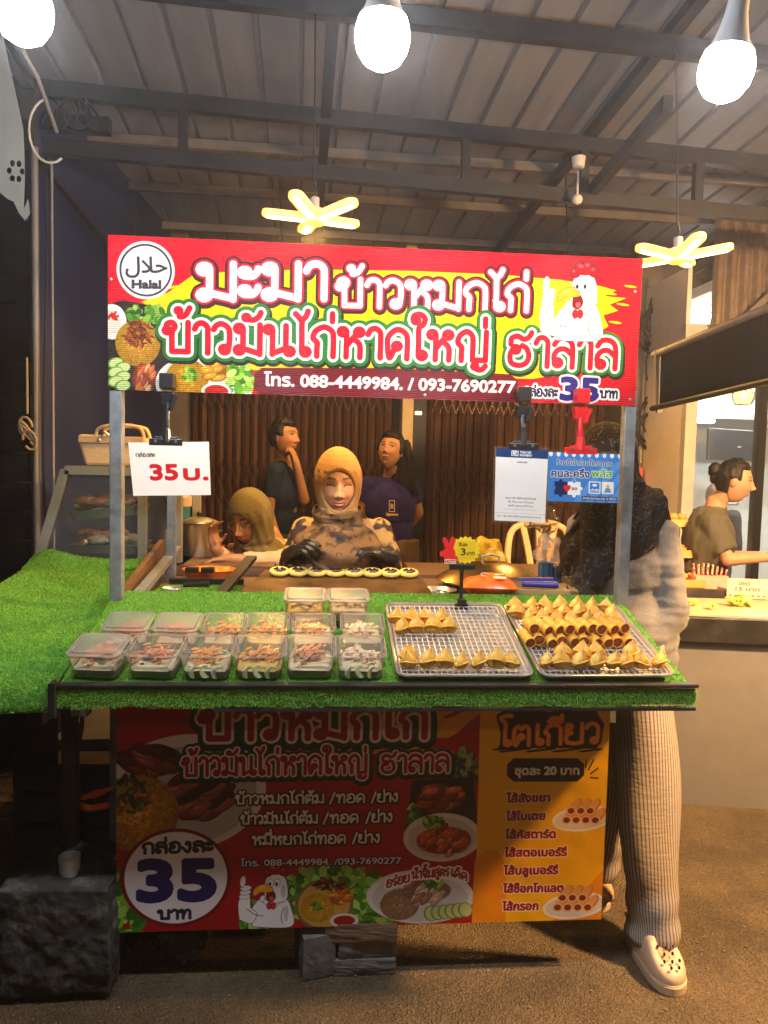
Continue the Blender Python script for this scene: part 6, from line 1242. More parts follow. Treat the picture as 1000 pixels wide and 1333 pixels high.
def cloth(name, P, m, parent, voxel=.009, amp=.006, seed=0, st=(9, 9, 4), smooth=6, colr=None):
    vs, fs = bake(P, voxel, smooth); me = mkmesh(name, vs, fs, True); nn = np.empty(len(me.vertices)*3); me.vertices.foreach_get('normal', nn); nn = nn.reshape(-1, 3)
    ds = np.array([mnoise.fractal(Vector((v[0]*st[0]+seed, v[1]*st[1], v[2]*st[2])), .7, 2, 3) for v in vs]); ds = np.abs(ds)*2-.6
    vs = vs+nn*(ds*amp)[:, None]-np.array(wloc(parent)); me.vertices.foreach_set('co', vs.ravel()); me.materials.append(m); me.update(); o = bpy.data.objects.new(name, me); col.objects.link(o); o.parent = parent; return o
def body(parent, J, tone, head, hands, voxel=.006, girth=1, legs=True, neckr=.047, hs=1.0):
    P = MB(); g = girth; V = {k: Vector(v) for k, v in J.items() if k != 'hr'}
    P.cap(V['pel'], V['chest'], .095*g, .1*g, 14); P.cap(V['chest'], V['neck'], .085*g, .055, 14); P.cap(V['neck'], V['head']+Matrix(J['hr']) @ Vector((0, .018, -.05)), neckr, neckr*.95, 14)
    for s in 'LR':
        P.cap(V['chest'].lerp(V['neck'], .5), V['s'+s], .06*g, .048*g, 12); P.cap(V['s'+s], V['e'+s], .044*g, .036*g, 12); P.cap(V['e'+s], V['w'+s], .036*g, .025, 12)
        if legs: P.cap(V['h'+s], V['k'+s], .078*g, .052*g, 12); P.cap(V['k'+s], V['a'+s], .052*g, .036*g, 12); P.ell(V['a'+s]+Vector((0, -.06, -.035)), (.042, .11, .032), 12, 8)
    for h in hands: hand(P, *h[0], **h[1])
    vs, fs = bake(P, voxel, 3, .4); hv, hf, hc = head; hv = xf(np.asarray(hv)*hs, J['hr'], V['head']); k = len(vs)
    allv = np.vstack([vs, hv])-np.array(wloc(parent)); me = colmesh('body', allv, fs+[tuple(i+k for i in f) for f in hf], np.vstack([np.tile(np.array(tone), (k, 1)), hc])); me.materials.append(m_skin)
    o = bpy.data.objects.new('body', me); col.objects.link(o); o.parent = parent; return o
def headscarf(name, parent, J, m, prof, open_=(.067, .090, -.014), fold=1, seed=0, body_yaw=0, thick=.0025, nu=110, nv=96, lean=(0, 0), slant=0, ufold=0):
    """cloth wrapped round the head and draped on the shoulders, with an oval for the face"""
    hd = Vector(J['head']); hr = J['hr']; zs = [q[0] for q in prof]; P = MB(); by = Matrix.Rotation(R(body_yaw), 3, 'Z'); r0 = random.Random(seed); pa, pb = r0.uniform(0, 6), r0.uniform(0, 6); vs = []; raw = []
    for j in range(nv+1):
        t = j/nv; q = t*(len(prof)-1); i0 = min(int(q), len(prof)-2); u = q-i0; u2 = u*u*(3-2*u)*.5+u*.5; A, B = prof[i0], prof[i0+1]; z, rx, rf, rb = [A[k]*(1-u2)+B[k]*u2 for k in range(4)]
        for i in range(nu):
            a = -math.pi+2*math.pi*i/nu; ca, sa = math.cos(a), math.sin(a); dr = sm(-.07, -.2, z); e = fold*(.003*(1-dr)*math.sin(a*14+z*30+pa)*(z < .06)+dr*(.013*math.sin(a*8+z*22+pa)+.008*math.sin(a*15-z*30+pb))+(.008*math.sin(z*75+a*4+pa) if z < -.09 and ca > -.2 else 0)*(1-dr*.5))
            if ufold: e = e*.25+ufold*dr*math.sin(z*62-abs(a)*2.2*(1 if ca > -.3 else 0)+1.2*math.sin(a*2))*(ca > -.5)
            k = 1+e/max(rx, .05); x, y = sa*rx*k, -ca*(rf if ca > 0 else rb)*k; raw.append((x, y, z))
            loc = Vector((x, y, z)); wgt = float(sm(-.10, -.22, z)); wv = (hr @ loc)*(1-wgt)+(by @ loc+Vector((lean[0], lean[1], 0)))*wgt; vs.append(hd+wv+Vector((0, 0, slant*wv.x*float(dr))))
    fs = []
    for j in range(nv):
        for i in range(nu):
            f = (j*nu+i, j*nu+(i+1) % nu, (j+1)*nu+(i+1) % nu, (j+1)*nu+i); cx = sum(raw[k][0] for k in f)/4; cy = sum(raw[k][1] for k in f)/4; cz = sum(raw[k][2] for k in f)/4
            if open_ and cy < 0 and (cx/open_[0])**2+((cz-open_[2])/open_[1])**2 < 1: continue
            fs.append(f)
    P.add(vs, fs); P.v = [tuple(v) for v in P.v]
    if open_:  # snap the ragged edge of the face opening to a clean oval
        from collections import Counter
        cnt = Counter()
        for f in fs:
            for a, b in zip(f, f[1:]+f[:1]): cnt[(min(a, b), max(a, b))] += 1
        edge = {v for e, c in cnt.items() if c == 1 for v in e if raw[v][1] < 0 and -.11 < raw[v][2] < .09}
        for v in edge:
            x, y, z = raw[v]; dx, dzv = x/open_[0], (z-open_[2])/open_[1]; l = math.hypot(dx, dzv)
            if 0 < l < 1.35: nl = Vector((x/l, y+.016, open_[2]+(z-open_[2])/l)); P.v[v] = tuple(hd+hr @ nl)
        fr = [(x, y, z) for x, y, z in raw if y < 0 and -.13 < z < .11]; ar = np.array(fr); rim = []
        for q in range(64):
            t = 2*math.pi*q/64; x, z = open_[0]*1.0*math.cos(t), open_[2]+open_[1]*1.0*math.sin(t); y = float(ar[np.argmin((ar[:, 0]-x)**2+(ar[:, 2]-z)**2), 1]); rim.append([x, y+.010, z])
        ys = [sum(rim[(q+d) % 64][1] for d in range(-4, 5))/9 for q in range(64)]
        P.tube([hd+hr @ Vector((r_[0], yy, r_[2])) for r_, yy in zip(rim, ys)], .0075, 8, True)
    o = obj(name, P, m, parent, True, solid=thick)
    return o
def hair_cap(parent, J, m, mask, thick=.014, amp=.004, seed=0, name='hair'):
    p, n, nu, nv = head_pts(100, 90); b = p.reshape(-1, 3); nn = n.reshape(-1, 3); mk = np.array([mask(*v) for v in b]); off = -.006+np.clip(mk/.02, 0, 1)*(thick+.006)
    ns = np.array([mnoise.noise(Vector((v[0]*60+seed, v[1]*60, v[2]*22))) for v in b]); vs = b+nn*(off+ns*amp*(mk > 0))[:, None]; fs = [f for f in head_faces(nu, nv) if max(mk[list(f)]) > 0]
    vs = xf(vs, J['hr'], J['head'])-np.array(wloc(parent)); me = mkmesh(name, vs, fs, True); me.materials.append(m); o = bpy.data.objects.new(name, me); col.objects.link(o); o.parent = parent; return o
def shoes(parent, J, m, rot=0):
    for s in 'LR':
        a = Vector(J['a'+s]); P = MB(); P.ell(a+Vector((0, -.06, -.04)), (.048, .125, .042), 14, 10); P.v = [(x, y, max(z, .004)) for x, y, z in P.v]; obj('shoe', P, m, parent, True)
def stand(x, y, zf, H, yaw=0, lean=0):
    k = H/1.6; M = Matrix.Rotation(R(yaw), 3, 'Z'); o = Vector((x, y, zf)); T = lambda a, b, c: o+M @ Vector((a*k, b*k, c*k))
    J = dict(pel=T(0, 0, .86), chest=T(0, -.01, 1.17), neck=T(0, .0, 1.36), head=T(0, -.015, 1.485)); J['hr'] = rotm(yaw)
    for s, q in (('L', -1), ('R', 1)): J.update({'s'+s: T(q*.165, .0, 1.30), 'e'+s: T(q*.20, .03, 1.04), 'w'+s: T(q*.2, -.04, .83), 'h'+s: T(q*.085, 0, .84), 'k'+s: T(q*.09, -.02, .47), 'a'+s: T(q*.09, .02, .085)})
    return J
hair_m = mat('black_hair', (.006, .004, .003), .55, spec=.25, var=.5, scale=60, stretch=(3, 3, .4), bump=.6, bscale=90)
def fabric(name, c, **k): return mat(name, c, k.pop('rough', .85), bump=k.pop('bump', .25), bscale=k.pop('bscale', 500), **k)
def torso(P, J, g=1, zlow=None, sleeve=1.0, arms='LR', hipw=1.0):
    V = {k: Vector(v) for k, v in J.items() if k != 'hr'}; ax = (V['sR']-V['sL']); ax.z = 0; ax.normalize(); Q = Matrix((ax, Vector((0, 0, 1)).cross(ax), Vector((0, 0, 1)))).transposed()
    P.ell(V['chest'], (.165*g, .118*g, .17*g), 18, 12, Q); P.ell(V['chest'].lerp(V['pel'], .55), (.15*g, .115*g, .16*g), 18, 12, Q); P.ell(V['pel'], (.165*g*hipw, .125*g*hipw, .13*g), 18, 12, Q); P.cap(V['sL'], V['sR'], .055*g, .055*g, 12); P.cap(V['chest'], V['neck']-Vector((0, 0, .03)), .09*g, .062, 12)
    for s in arms:
        if sleeve <= 1: P.cyl(V['s'+s], V['s'+s].lerp(V['e'+s], sleeve), .058*g, .056*g, 14)
        else: P.cap(V['s'+s], V['e'+s], .06*g, .052*g, 14); P.cyl(V['e'+s], V['e'+s].lerp(V['w'+s], sleeve-1), .052*g, .042*g, 14)
        P.ell(V['s'+s], .06*g, 12, 8)
TONE = (.52, .29, .16)
# --- smiling vendor
vd = empty('person', (.07, 3.2, 0), 'smiling vendor in a tan headscarf, patterned blouse and black gloves', 'person')
J = stand(.075, 3.22, 0, 1.55); J['head'] = Vector((.06, 3.12, 1.447)); J['neck'] = Vector((.068, 3.18, 1.33)); J['chest'] = Vector((.072, 3.2, 1.15)); J['hr'] = rotm(2, 10, -1)
J.update(sL=Vector((-.075, 3.2, 1.25)), sR=Vector((.225, 3.2, 1.25)), eL=Vector((-.135, 3.17, 1.10)), eR=Vector((.295, 3.16, 1.09)), wL=Vector((-.115, 3.045, 1.17)), wR=Vector((.25, 3.04, 1.165)))
body(vd, J, TONE, head_geo((.66, .38, .22), lip=(.5, .03, .03), eye='smile', smile=.8), [], .007, hs=1.07)
m_tan = mat('tan_scarf', (.42, .24, .085), .75, var=.15, scale=14, bump=.3, bscale=250); m_print = mat('patterned_blouse', (.05, .028, .02), .7, scale=15, c2=(.5, .32, .1), thr=(.5, .54), bump=.2, bscale=300, detail=1.5)
m_scf = mat('blotched_scarf', (.045, .025, .022), .7, scale=26, c2=(.16, .09, .035), thr=(.42, .49), bump=.25, bscale=300, detail=2)
CR = [(.02+.128*math.sin(a), .093*math.cos(a)+.002, .101*math.cos(a)+.002, .116*math.cos(a)+.002) for a in np.linspace(1.57, 0, 9)]
VP = CR+[(-.04, .090, .096, .112), (-.085, .080, .092, .1), (-.115, .078, .094, .095), (-.15, .09, .092, .1), (-.19, .13, .11, .12), (-.24, .165, .145, .135), (-.30, .17, .165, .14), (-.345, .15, .165, .12)]
headscarf('headscarf', vd, J, m_tan, VP[:-5], fold=.7, seed=2, thick=.003)
headscarf('scarf_drape', vd, J, m_scf, [(-.100, .094, .113, .112), (-.12, .098, .119, .112), (-.15, .095, .100, .105), (-.19, .135, .118, .125), (-.24, .172, .152, .14), (-.30, .176, .172, .145), (-.36, .15, .17, .12), (-.39, .12, .15, .1)], None, 1.2, 5, ufold=.012)
P = MB(); torso(P, J, .95, sleeve=1.72); Vp = J['pel']; P.ell(Vp+Vector((0, 0, .05)), (.2, .15, .2), 18, 12); cloth('blouse', P, m_print, vd, .009, .009, 3)
P = MB(); P.lathe([(.16, 0), (.2, -.1), (.25, -.74), (.245, -.745), (.0, -.74)], (.075, 3.22, .86), 30, sy=.8); obj('skirt', P, fabric('dark_skirt', (.03, .025, .025)), vd, True)
m_glv = mat('black_glove', (.016, .016, .02), .32, var=.2, bump=.5, bscale=90)
for w, d, n_, sd in (((-.115, 3.045, 1.17), (.35, -.75, .35), (.75, .1, -.65), -1), ((.25, 3.04, 1.165), (-.75, -.5, .28), (-.35, .1, -.9), 1)):
    P = MB(); hand(P, w, d, n_, sd, .62, 1.08, thumb=.9); P.cyl(Vector(w)-Vector(d).normalized()*.05, Vector(w)+Vector(d).normalized()*.02, .035, .03, 14); vs, fs = bake(P, .0035, 3, .4); me = mkmesh('glove', vs-np.array(wloc(vd)), fs, True); me.materials.append(m_glv); o = bpy.data.objects.new('glove', me); col.objects.link(o); o.parent = vd
P = MB(); P.ell((-.075, 2.965, 1.185), (.014, .01, .008), 10, 8); o = obj('dough_piece', P, m_pk, smooth=True); tag(o, 'small pale piece of dough pinched in the vendor black glove', 'dough')
# --- girl with glasses
gl = empty('person', (-.22, 3.62, 0), 'girl in an olive headscarf and glasses bent over the food', 'person')
J = stand(-.2, 3.75, 0, 1.42); J['head'] = Vector((-.325, 3.5, 1.262)); J['neck'] = Vector((-.25, 3.6, 1.18)); J['chest'] = Vector((-.19, 3.68, 1.0)); J['pel'] = Vector((-.15, 3.8, .75)); J['hr'] = rotm(-30, 18, 0)
J.update(sL=Vector((-.33, 3.6, 1.1)), sR=Vector((-.1, 3.62, 1.09)), eL=Vector((-.42, 3.5, 1.05)), eR=Vector((-.20, 3.42, 1.08)), wL=Vector((-.47, 3.42, 1.14)), wR=Vector((-.40, 3.36, 1.10)))
body(gl, J, (.45, .24, .13), head_geo((.46, .25, .14)), [((J['wL'], (-.15, -.1, 1), (.5, -.5, -.1)), dict(side=-1, curl=.5, s=.85)), ((J['wR'], (-.9, -.3, -.05), (0, -.2, -1)), dict(side=1, curl=.5, s=.9))], .006, hs=1.06)
m_olv = fabric('olive_scarf', (.15, .12, .045), var=.12); headscarf('headscarf', gl, J, m_olv, CR+[(-.06, .086, .094, .108), (-.11, .085, .092, .105), (-.16, .13, .10, .15), (-.22, .19, .13, .19), (-.3, .215, .15, .21), (-.4, .22, .15, .22)], (.056, .082, -.014), .8, 7, -30, lean=(.06, .05))
P = MB(); torso(P, J, .95, sleeve=1.75); cloth('shirt', P, fabric('cream_shirt', (.62, .47, .3), var=.06), gl, .009, .006, 8)
P = MB(); P.lathe([(.13, 0), (.19, -.1), (.22, -.74), (.0, -.74)], (-.15, 3.8, .78), 24); obj('skirt', P, MATS['dark_skirt'], gl, True)
P = MB(); hq = J['hr']
for s in (-1, 1):
    P.tube([J['head']+hq @ Vector((s*.031+.021*math.cos(a), -.098-.004*(1-abs(math.cos(a))), .008+.016*math.sin(a))) for a in np.linspace(0, 2*math.pi, 16, endpoint=False)], .0014, 5, True); P.tube([J['head']+hq @ Vector((s*.052, -.095, .012)), J['head']+hq @ Vector((s*.078, .0, .012))], .0014, 5)
P.tube([J['head']+hq @ Vector((-.01, -.1, .012)), J['head']+hq @ Vector((.01, -.1, .012))], .0014, 5); obj('glasses', P, MATS['screw_steel'], gl, True)
P = MB(); P.cyl((-.47, 3.38, 1.245), (-.43, 3.36, 1.265), .004); o = obj('thin_stick', P, m_inox); tag(o, 'thin stick held in the raised hand of the girl', 'stick')
# --- man with hand to chin
mn = empty('person', (-.25, 4.9, .06), 'man in a dark blue T-shirt with one hand raised to his chin', 'person')
J = stand(-.26, 4.95, .06, 1.72, 65); J['head'] = Vector((-.25, 4.9, 1.672)); J['hr'] = rotm(58, -2, 0); J.update(eR=Vector((-.12, 4.9, 1.28)), wR=Vector((-.165, 4.82, 1.49)), sR=Vector((-.20, 5.08, 1.47)), sL=Vector((-.30, 4.82, 1.46)), eL=Vector((-.34, 4.82, 1.2)), wL=Vector((-.26, 4.75, 1.0)))
body(mn, J, (.32, .16, .08), head_geo((.34, .17, .09), lip=(.2, .07, .05)), [((J['wR'], (-.25, -.1, 1), (-.9, .3, .1)), dict(side=1, curl=.8)), ((J['wL'], (.3, -.2, -1), (.3, -1, 0)), dict(side=1, curl=.4))], .008)
hair_cap(mn, J, hair_m, lambda x, y, z: max(z-.058, min(y+.045, z), min(y-.012, z+.07)), .018, .006)
P = MB(); torso(P, J, .98, sleeve=.62); cloth('t_shirt', P, fabric('dark_navy_knit', (.010, .017, .04), spec=.15), mn, .01, .007, 12)
P = MB()
for s in 'LR': P.cyl(J['h'+s]+Vector((0, 0, .1)), J['k'+s], .1, .085, 14); P.cyl(J['k'+s], J['a'+s]+Vector((0, 0, .03)), .085, .07, 14)
cloth('trousers', P, fabric('black_trousers', (.015, .015, .018)), mn, .012, .006, 1); shoes(mn, J, m_bpl)
# --- woman in purple-blue T-shirt
bw = empty('person', (.43, 4.95, .06), 'woman with long dark hair in a purple-blue printed T-shirt and brown shorts', 'person')
J = stand(.44, 5.0, .06, 1.62, -5); J['head'] = Vector((.425, 4.9, 1.602)); J['hr'] = rotm(-22, -14, 6); J.update(sL=Vector((.30, 5.0, 1.38)), sR=Vector((.575, 5.0, 1.38)), eL=Vector((.25, 5.02, 1.2)), wL=Vector((.33, 5.08, 1.08)), eR=Vector((.63, 5.03, 1.2)), wR=Vector((.56, 5.1, 1.08)))
body(bw, J, (.36, .18, .10), head_geo((.38, .2, .11), lip=(.28, .08, .06)), [((J['wR'], (-.6, .3, -.3), (-.6, .3, .2)), dict(side=1, curl=.4)), ((J['wL'], (.6, .3, -.3), (.6, .3, .2)), dict(side=-1, curl=.4))], .008)
hair_cap(bw, J, hair_m, lambda x, y, z: max(z-.064, min(y+.04, z+.02), min(y-.0, z+.085)), .02, .006)
P = MB(); h = J['head']
for k in range(9): P.cap(h+Vector((.0+.013*k, .06, .05)), h+Vector((.02+.02*k, .06-.02*(k % 2), -.24-.02*(k % 3))), .03, .014, 8)
cloth('long_hair', P, hair_m, bw, .009, .006, 3, st=(40, 40, 6), smooth=3)
P = MB(); torso(P, J, 1.02, sleeve=.6); cloth('t_shirt', P, fabric('purple_blue_knit', (.028, .022, .15), spec=.15), bw, .01, .007, 15)
c = plain_canvas(160, 220, (46, 40, 107)); Yl = (236, 196, 60)
for a, b in (((50, 20), (110, 20)), ((110, 20), (110, 130)), ((110, 130), (50, 130)), ((50, 130), (50, 20))): c.line([a, b], 6, (220, 220, 225))
c.poly([(64, 60), (78, 44), (78, 96), (64, 104)], Yl); c.poly([(84, 60), (96, 50), (96, 96), (84, 104)], Yl); c.font('Signature', 14, 148, 168, 34, [(2, Yl)])
im_s = c.image('shirt_print'); sp = sheet('shirt_print', [(.395, 4.862, 1.16), (.485, 4.864, 1.16), (.482, 4.864, 1.30), (.392, 4.862, 1.30)], .006, print_mat('shirt_print', im_s, .85, 0, .15, 0, (1, 1)), MATS['purple_blue_knit'], bw)
P = MB()
for s in 'LR': P.cyl(J['h'+s]+Vector((0, 0, .12)), J['k'+s]+Vector((0, 0, -.02)), .115, .1, 16)
P.ell(J['pel'], (.19, .15, .12), 16, 10); cloth('shorts', P, fabric('brown_shorts', (.1, .06, .03)), bw, .012, .006, 1); shoes(bw, J, m_bpl)
# --- customer in patterned headscarf
hj = empty('person', (1.13, 2.75, 0), 'woman in a black patterned headscarf, grey sweater and striped trousers, seen from behind', 'person')
J = dict(pel=Vector((1.15, 2.72, .84)), chest=Vector((1.12, 2.76, 1.16)), neck=Vector((1.075, 2.79, 1.39)), head=Vector((1.05, 2.79, 1.56)), hr=rotm(-150, 12, 0), sL=Vector((.985, 2.85, 1.31)), sR=Vector((1.235, 2.72, 1.30)), eL=Vector((.96, 2.86, 1.05)), eR=Vector((1.262, 2.66, 1.01)), wL=Vector((.99, 2.84, .93)), wR=Vector((1.12, 2.62, .93)),
    hL=Vector((1.09, 2.78, .82)), hR=Vector((1.185, 2.66, .82)), kL=Vector((1.08, 2.62, .46)), kR=Vector((1.13, 2.42, .47)), aL=Vector((1.0, 2.62, .1)), aR=Vector((1.045, 2.28, .10)))
body(hj, J, TONE, head_geo(TONE, lo=True), [((J['wR'], (-.9, -.2, -.1), (0, 0, -1)), dict(side=1, curl=.4)), ((J['wL'], (-.3, -.3, -.8), (1, 0, 0)), dict(side=-1, curl=.5))], .007)
def lace():
    m = bpy.data.materials.new('lace_scarf'); m.use_nodes = True; n = m.node_tree.nodes; l = m.node_tree.links; b = n['Principled BSDF']; tc = n.new('ShaderNodeTexCoord'); ns = n.new('ShaderNodeTexNoise'); ns.inputs['Scale'].default_value = 16; ns.inputs['Detail'].default_value = 1; ns.inputs['Distortion'].default_value = 2.2; l.new(tc.outputs['Object'], ns.inputs['Vector'])
    cr = n.new('ShaderNodeValToRGB'); e = cr.color_ramp.elements; e[0].position = .47; e[0].color = (.016, .012, .012, 1); e[1].position = .5; e[1].color = (.10, .09, .09, 1); q = e.new(.53); q.color = (.016, .012, .012, 1); l.new(ns.outputs['Fac'], cr.inputs[0]); l.new(cr.outputs[0], b.inputs['Base Color']); b.inputs['Roughness'].default_value = .9; b.inputs['Specular IOR Level'].default_value = .15; return m
m_lace = lace()
headscarf('headscarf', hj, J, m_lace, CR+[(-.06, .092, .094, .112), (-.11, .118, .09, .125), (-.16, .148, .10, .12), (-.22, .175, .125, .13), (-.24, .178, .145, .15), (-.31, .188, .15, .155), (-.37, .18, .145, .15)], (.05, .08, -.012), .8, 11, 155, lean=(.035, -.0), slant=.5)
P = MB()
for k in range(5): P.cap((.985+.022*k, 2.71, 1.44), (.975+.02*k, 2.69, 1.13+.02*k), .06, .042, 12)
cloth('scarf_tail', P, m_lace, hj, .009, .002, 4, smooth=10)
m_knit = mat('grey_knit', (.15, .14, .13), .95, var=.16, scale=160, bump=.6, bscale=350, stretch=(1, 1, .4), sheen=.2)
P = MB(); torso(P, J, 1.0, sleeve=1.85); V = J; P.cap(V['sR'], V['eR'], .068, .066, 14); P.cap(V['eR'], V['wR'], .066, .045, 14); P.ell(V['pel']+Vector((0, 0, .08)), (.17, .15, .16), 16, 12); cloth('sweater', P, m_knit, hj, .008, .005, 6, st=(5, 5, 13))
def stripes():
    m = bpy.data.materials.new('striped_cotton'); m.use_nodes = True; n = m.node_tree.nodes; l = m.node_tree.links; b = n['Principled BSDF']; at = n.new('ShaderNodeAttribute'); at.attribute_name = 'Col'
    sx = n.new('ShaderNodeSeparateColor'); l.new(at.outputs['Color'], sx.inputs[0]); mu = n.new('ShaderNodeMath'); mu.operation = 'MULTIPLY'; mu.inputs[1].default_value = 27; l.new(sx.outputs[0], mu.inputs[0]); fr = n.new('ShaderNodeMath'); fr.operation = 'FRACT'; l.new(mu.outputs[0], fr.inputs[0])
    cr = n.new('ShaderNodeValToRGB'); e = cr.color_ramp.elements; e[0].position = .28; e[0].color = (.13, .09, .07, 1); e[1].position = .42; e[1].color = (.34, .29, .24, 1); q = e.new(.9); q.color = (.34, .29, .24, 1); q = e.new(1); q.color = (.13, .09, .07, 1); l.new(fr.outputs[0], cr.inputs[0]); l.new(cr.outputs[0], b.inputs['Base Color']); b.inputs['Roughness'].default_value = .9
    tc = n.new('ShaderNodeTexCoord'); w = n.new('ShaderNodeTexNoise'); w.inputs['Scale'].default_value = 60; mp = n.new('ShaderNodeMapping'); mp.inputs['Scale'].default_value = (.3, .3, 1.6); l.new(tc.outputs['Object'], mp.inputs[0]); l.new(mp.outputs[0], w.inputs['Vector']); bp = n.new('ShaderNodeBump'); bp.inputs['Strength'].default_value = .6; bp.inputs['Distance'].default_value = .003; l.new(w.outputs['Fac'], bp.inputs['Height']); l.new(bp.outputs[0], b.inputs['Normal']); return m
m_str = stripes()
def leg(hip, knee, ank, r):
    """loose trouser leg; the weave's stripe number is kept with the cloth"""
    nu, nv = 72, 60; vs = []; cs = []; h, k, a = Vector(hip), Vector(knee), Vector(ank)
    for j in range(nv+1):
        t = j/nv; c_ = (h*(1-t)**2+k*2*t*(1-t)+a*t*t); rr = r[0]*(1-t)+r[1]*t+.012*math.sin(t*3.1)
        for i in range(nu):
            th = 2*math.pi*i/nu; wv = .006*math.sin(th*3+t*5)+.010*math.sin(th*2-t*9)*t+.006*max(0, t-.75)*4*math.sin(t*55+th); vs.append(c_+Vector(((rr+wv)*math.cos(th), (rr*1.1+wv)*math.sin(th), -.01*math.sin(th*2)*t))); cs.append((i/nu if i else 0, 0, 0))
    fs = [(j*nu+i, j*nu+(i+1) % nu, (j+1)*nu+(i+1) % nu, (j+1)*nu+i) for j in range(nv) for i in range(nu)]
    vs = [v-wloc(hj) for v in vs]; ca = np.array([(abs((i % nu)/nu*2-1), 0, 0) for i in range(len(vs))]); me = colmesh('trouser_leg', vs, fs, ca); me.materials.append(m_str); o = bpy.data.objects.new('trouser_leg', me); col.objects.link(o); o.parent = hj; q = o.modifiers.new('t', 'SOLIDIFY'); q.thickness = .003
leg((1.13, 2.66, .92), (1.10, 2.42, .48), (1.055, 2.24, .075), (.106, .068)); leg((1.08, 2.78, .92), (1.08, 2.66, .46), (.985, 2.62, .08), (.12, .085))
m_clog = mat('cream_clog', (.62, .45, .3), .55, var=.05, sss=.05)
def clog(a, yaw):
    Q = Matrix.Translation(a) @ Matrix.Rotation(R(yaw), 4, 'Z'); off = wloc(hj); base = [(x*1.12, y*.96) for x, y in [(-.034, .09), (-.044, .03), (-.047, -.05), (-.048, -.11), (-.036, -.155), (-.01, -.175), (.022, -.165), (.044, -.13), (.048, -.08), (.042, 0), (.036, .09), (.02, .115), (-.02, .115)]]
    sm_ = cr_spline(base+[base[0]], 4)[:-1]; P = MB(); P.M = Q; P.prism([(x*1.04, y*1.03) for x, y in sm_], .0, .026, 'z'); P.prism([(x*1.02, y*1.015) for x, y in sm_], .026, .03, 'z'); obj('sole', P, m_clog, hj, bevel=.004)
    P = MB(); P.M = Q; hs = (0.0, .018, .036, .052, .064, .071, .073); ks = (1, 1.0, .96, .86, .70, .48, .1)
    loft(P, [[(x*k, (y+.05)*k-.05 if y > -.05 else (y+.05)*(k*.97+.03)-.05, .03+h*1.15*(1 if y > -.07 else max(.55, 1+(y+.07)*5))) for x, y in sm_] for h, k in zip(hs, ks)], capb=True); obj('upper', P, m_clog, hj, True, sub=1)
    P = MB(); P.M = Q
    for x, y in ((-.024, -.085), (.0, -.09), (.024, -.085), (-.013, -.108), (.013, -.108), (-.024, -.13), (.0, -.132), (.024, -.13), (-.012, -.15), (.012, -.15)):
        z = .031+.072*max(.55, 1+(y+.07)*5); P.ell((x, y, z-.004+.004), (.0042, .0042, .006), 8, 6)
    obj('vent_hole', P, MATS['dark_sauce'], hj, True)
    P = MB(); P.M = Q; P.tube([(.046, .0, .07), (.044, .06, .085), (.03, .115, .08), (0, .13, .078), (-.03, .115, .08), (-.044, .06, .085), (-.046, 0, .07)], .006, 6); obj('heel_strap', P, m_clog, hj, True)
    P = MB(); P.M = Q; P.tube([(.044+.012*math.cos(q)*.4, -.10+.014*math.cos(q), .045+.012*math.sin(q)) for q in np.linspace(0, 5, 10)], .0025, 5); P.ell((.04, -.12, .06), .007, 8, 6); obj('charm', P, MATS['red_card'], hj, True)
clog((1.052, 2.24, .0), 3); clog((.985, 2.66, .0), 0)
# --- neighbour in olive T-shirt
ow = empty('person', (2.15, 4.05, 0), 'woman in an olive T-shirt with tied-up hair standing in profile at the next stall', 'person')
J = stand(2.14, 4.12, 0, 1.60, 62); J['head'] = Vector((2.225, 4.02, 1.475)); J['neck'] = Vector((2.16, 4.07, 1.35)); J['hr'] = rotm(68, 8, 0); J.update(sR=Vector((2.08, 3.97, 1.25)), sL=Vector((2.16, 4.2, 1.26)), chest=Vector((2.13, 4.08, 1.14)), eR=Vector((2.15, 3.9, 1.06)), wR=Vector((2.38, 3.88, 1.08)), eL=Vector((2.28, 4.2, 1.04)), wL=Vector((2.48, 4.1, 1.06)))
for s, q in (('L', 1), ('R', -1)): J['h'+s] = Vector((2.1, 4.12+q*.08, .84)); J['k'+s] = Vector((2.12, 4.12+q*.08, .46)); J['a'+s] = Vector((2.1, 4.12+q*.08, .085))
J['pel'] = Vector((2.09, 4.12, .86))
body(ow, J, (.36, .2, .12), head_geo((.38, .21, .125), lip=(.3, .1, .07)), [((J['wR'], (1, -.1, .05), (0, -.2, -1)), dict(side=-1, curl=.35)), ((J['wL'], (1, -.3, 0), (0, 0, -1)), dict(side=1, curl=.4))], .006)
hair_cap(ow, J, hair_m, lambda x, y, z: max(z-.062, min(y+.035, z-.0), min(y-.018, z+.075)), .012, .005, 5)
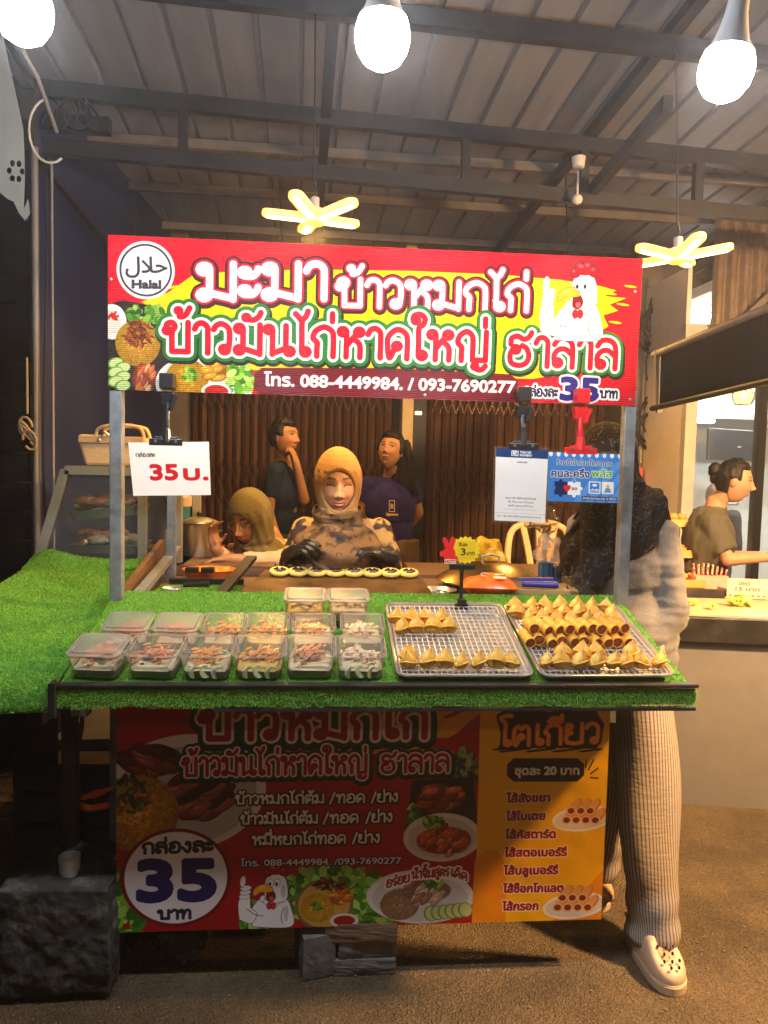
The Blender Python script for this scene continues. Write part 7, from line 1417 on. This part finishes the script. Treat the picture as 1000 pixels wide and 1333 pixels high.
P = MB(); P.ell(J['head']+J['hr'] @ Vector((0, .105, .045)), (.035, .035, .04), 14, 10, jit=.12); P.ell(J['head']+J['hr'] @ Vector((0, .10, .0)), (.022, .025, .03), 12, 8, jit=.12); obj('hair_bun', P, hair_m, ow, True)
P = MB(); torso(P, J, 1.18, sleeve=.8); cloth('t_shirt', P, fabric('olive_knit', (.06, .054, .036)), ow, .009, .008, 9)
P = MB()
for s in 'LR': P.cyl(J['h'+s]+Vector((0, 0, .1)), J['k'+s], .11, .09, 14); P.cyl(J['k'+s], J['a'+s]+Vector((0, 0, .03)), .09, .07, 14)
cloth('trousers', P, MATS['black_trousers'], ow, .012, .006, 1); shoes(ow, J, m_bpl)
# --- figure inside the shop
nw = empty('person', (3.64, 7.0, .09), 'small figure with brown hair and black printed shirt inside the lit shop', 'person')
J = stand(3.63, 6.85, -.12, 1.5, 150); body(nw, J, TONE, head_geo(TONE, lo=True), [], .01)
hair_cap(nw, J, mat('brown_hair', (.1, .05, .025), .5, var=.4, scale=60), lambda x, y, z: max(z-.05, y+.01), .02, .004)
P = MB(); torso(P, J, 1.1, sleeve=1.6); cloth('shirt', P, fabric('black_knit', (.012, .012, .014)), nw, .012, .006, 2)
P = MB(); P.box((3.63, 6.7, 1.0), (.16, .012, .012)); P.box((3.60, 6.7, 1.03), (.05, .012, .03), (0, .5, 0)); obj('shirt_mark', P, m_wh, nw)
P = MB()
for s in 'LR': P.cyl(J['h'+s]+Vector((0, 0, .1)), J['a'+s]+Vector((0, 0, .03)), .09, .07, 14)
cloth('trousers', P, MATS['black_trousers'], nw, .014, .004, 1)
# ---------------------------------------------------------------- thin haze added for the glow round the bulbs and a pale veil
hz = MB(); hz.bx(-15, 15, -9, 17, -1.3, 3.95); hm = bpy.data.materials.new('glow_haze'); hm.use_nodes = True; n = hm.node_tree.nodes; n.remove(n['Principled BSDF']); pv = n.new('ShaderNodeVolumePrincipled'); pv.inputs['Density'].default_value = .0065; pv.inputs['Color'].default_value = (.9, .9, .93, 1); pv.inputs['Anisotropy'].default_value = .7
hm.node_tree.links.new(pv.outputs[0], n['Material Output'].inputs['Volume']); o = obj('haze', hz, hm); o['kind'] = 'stuff'
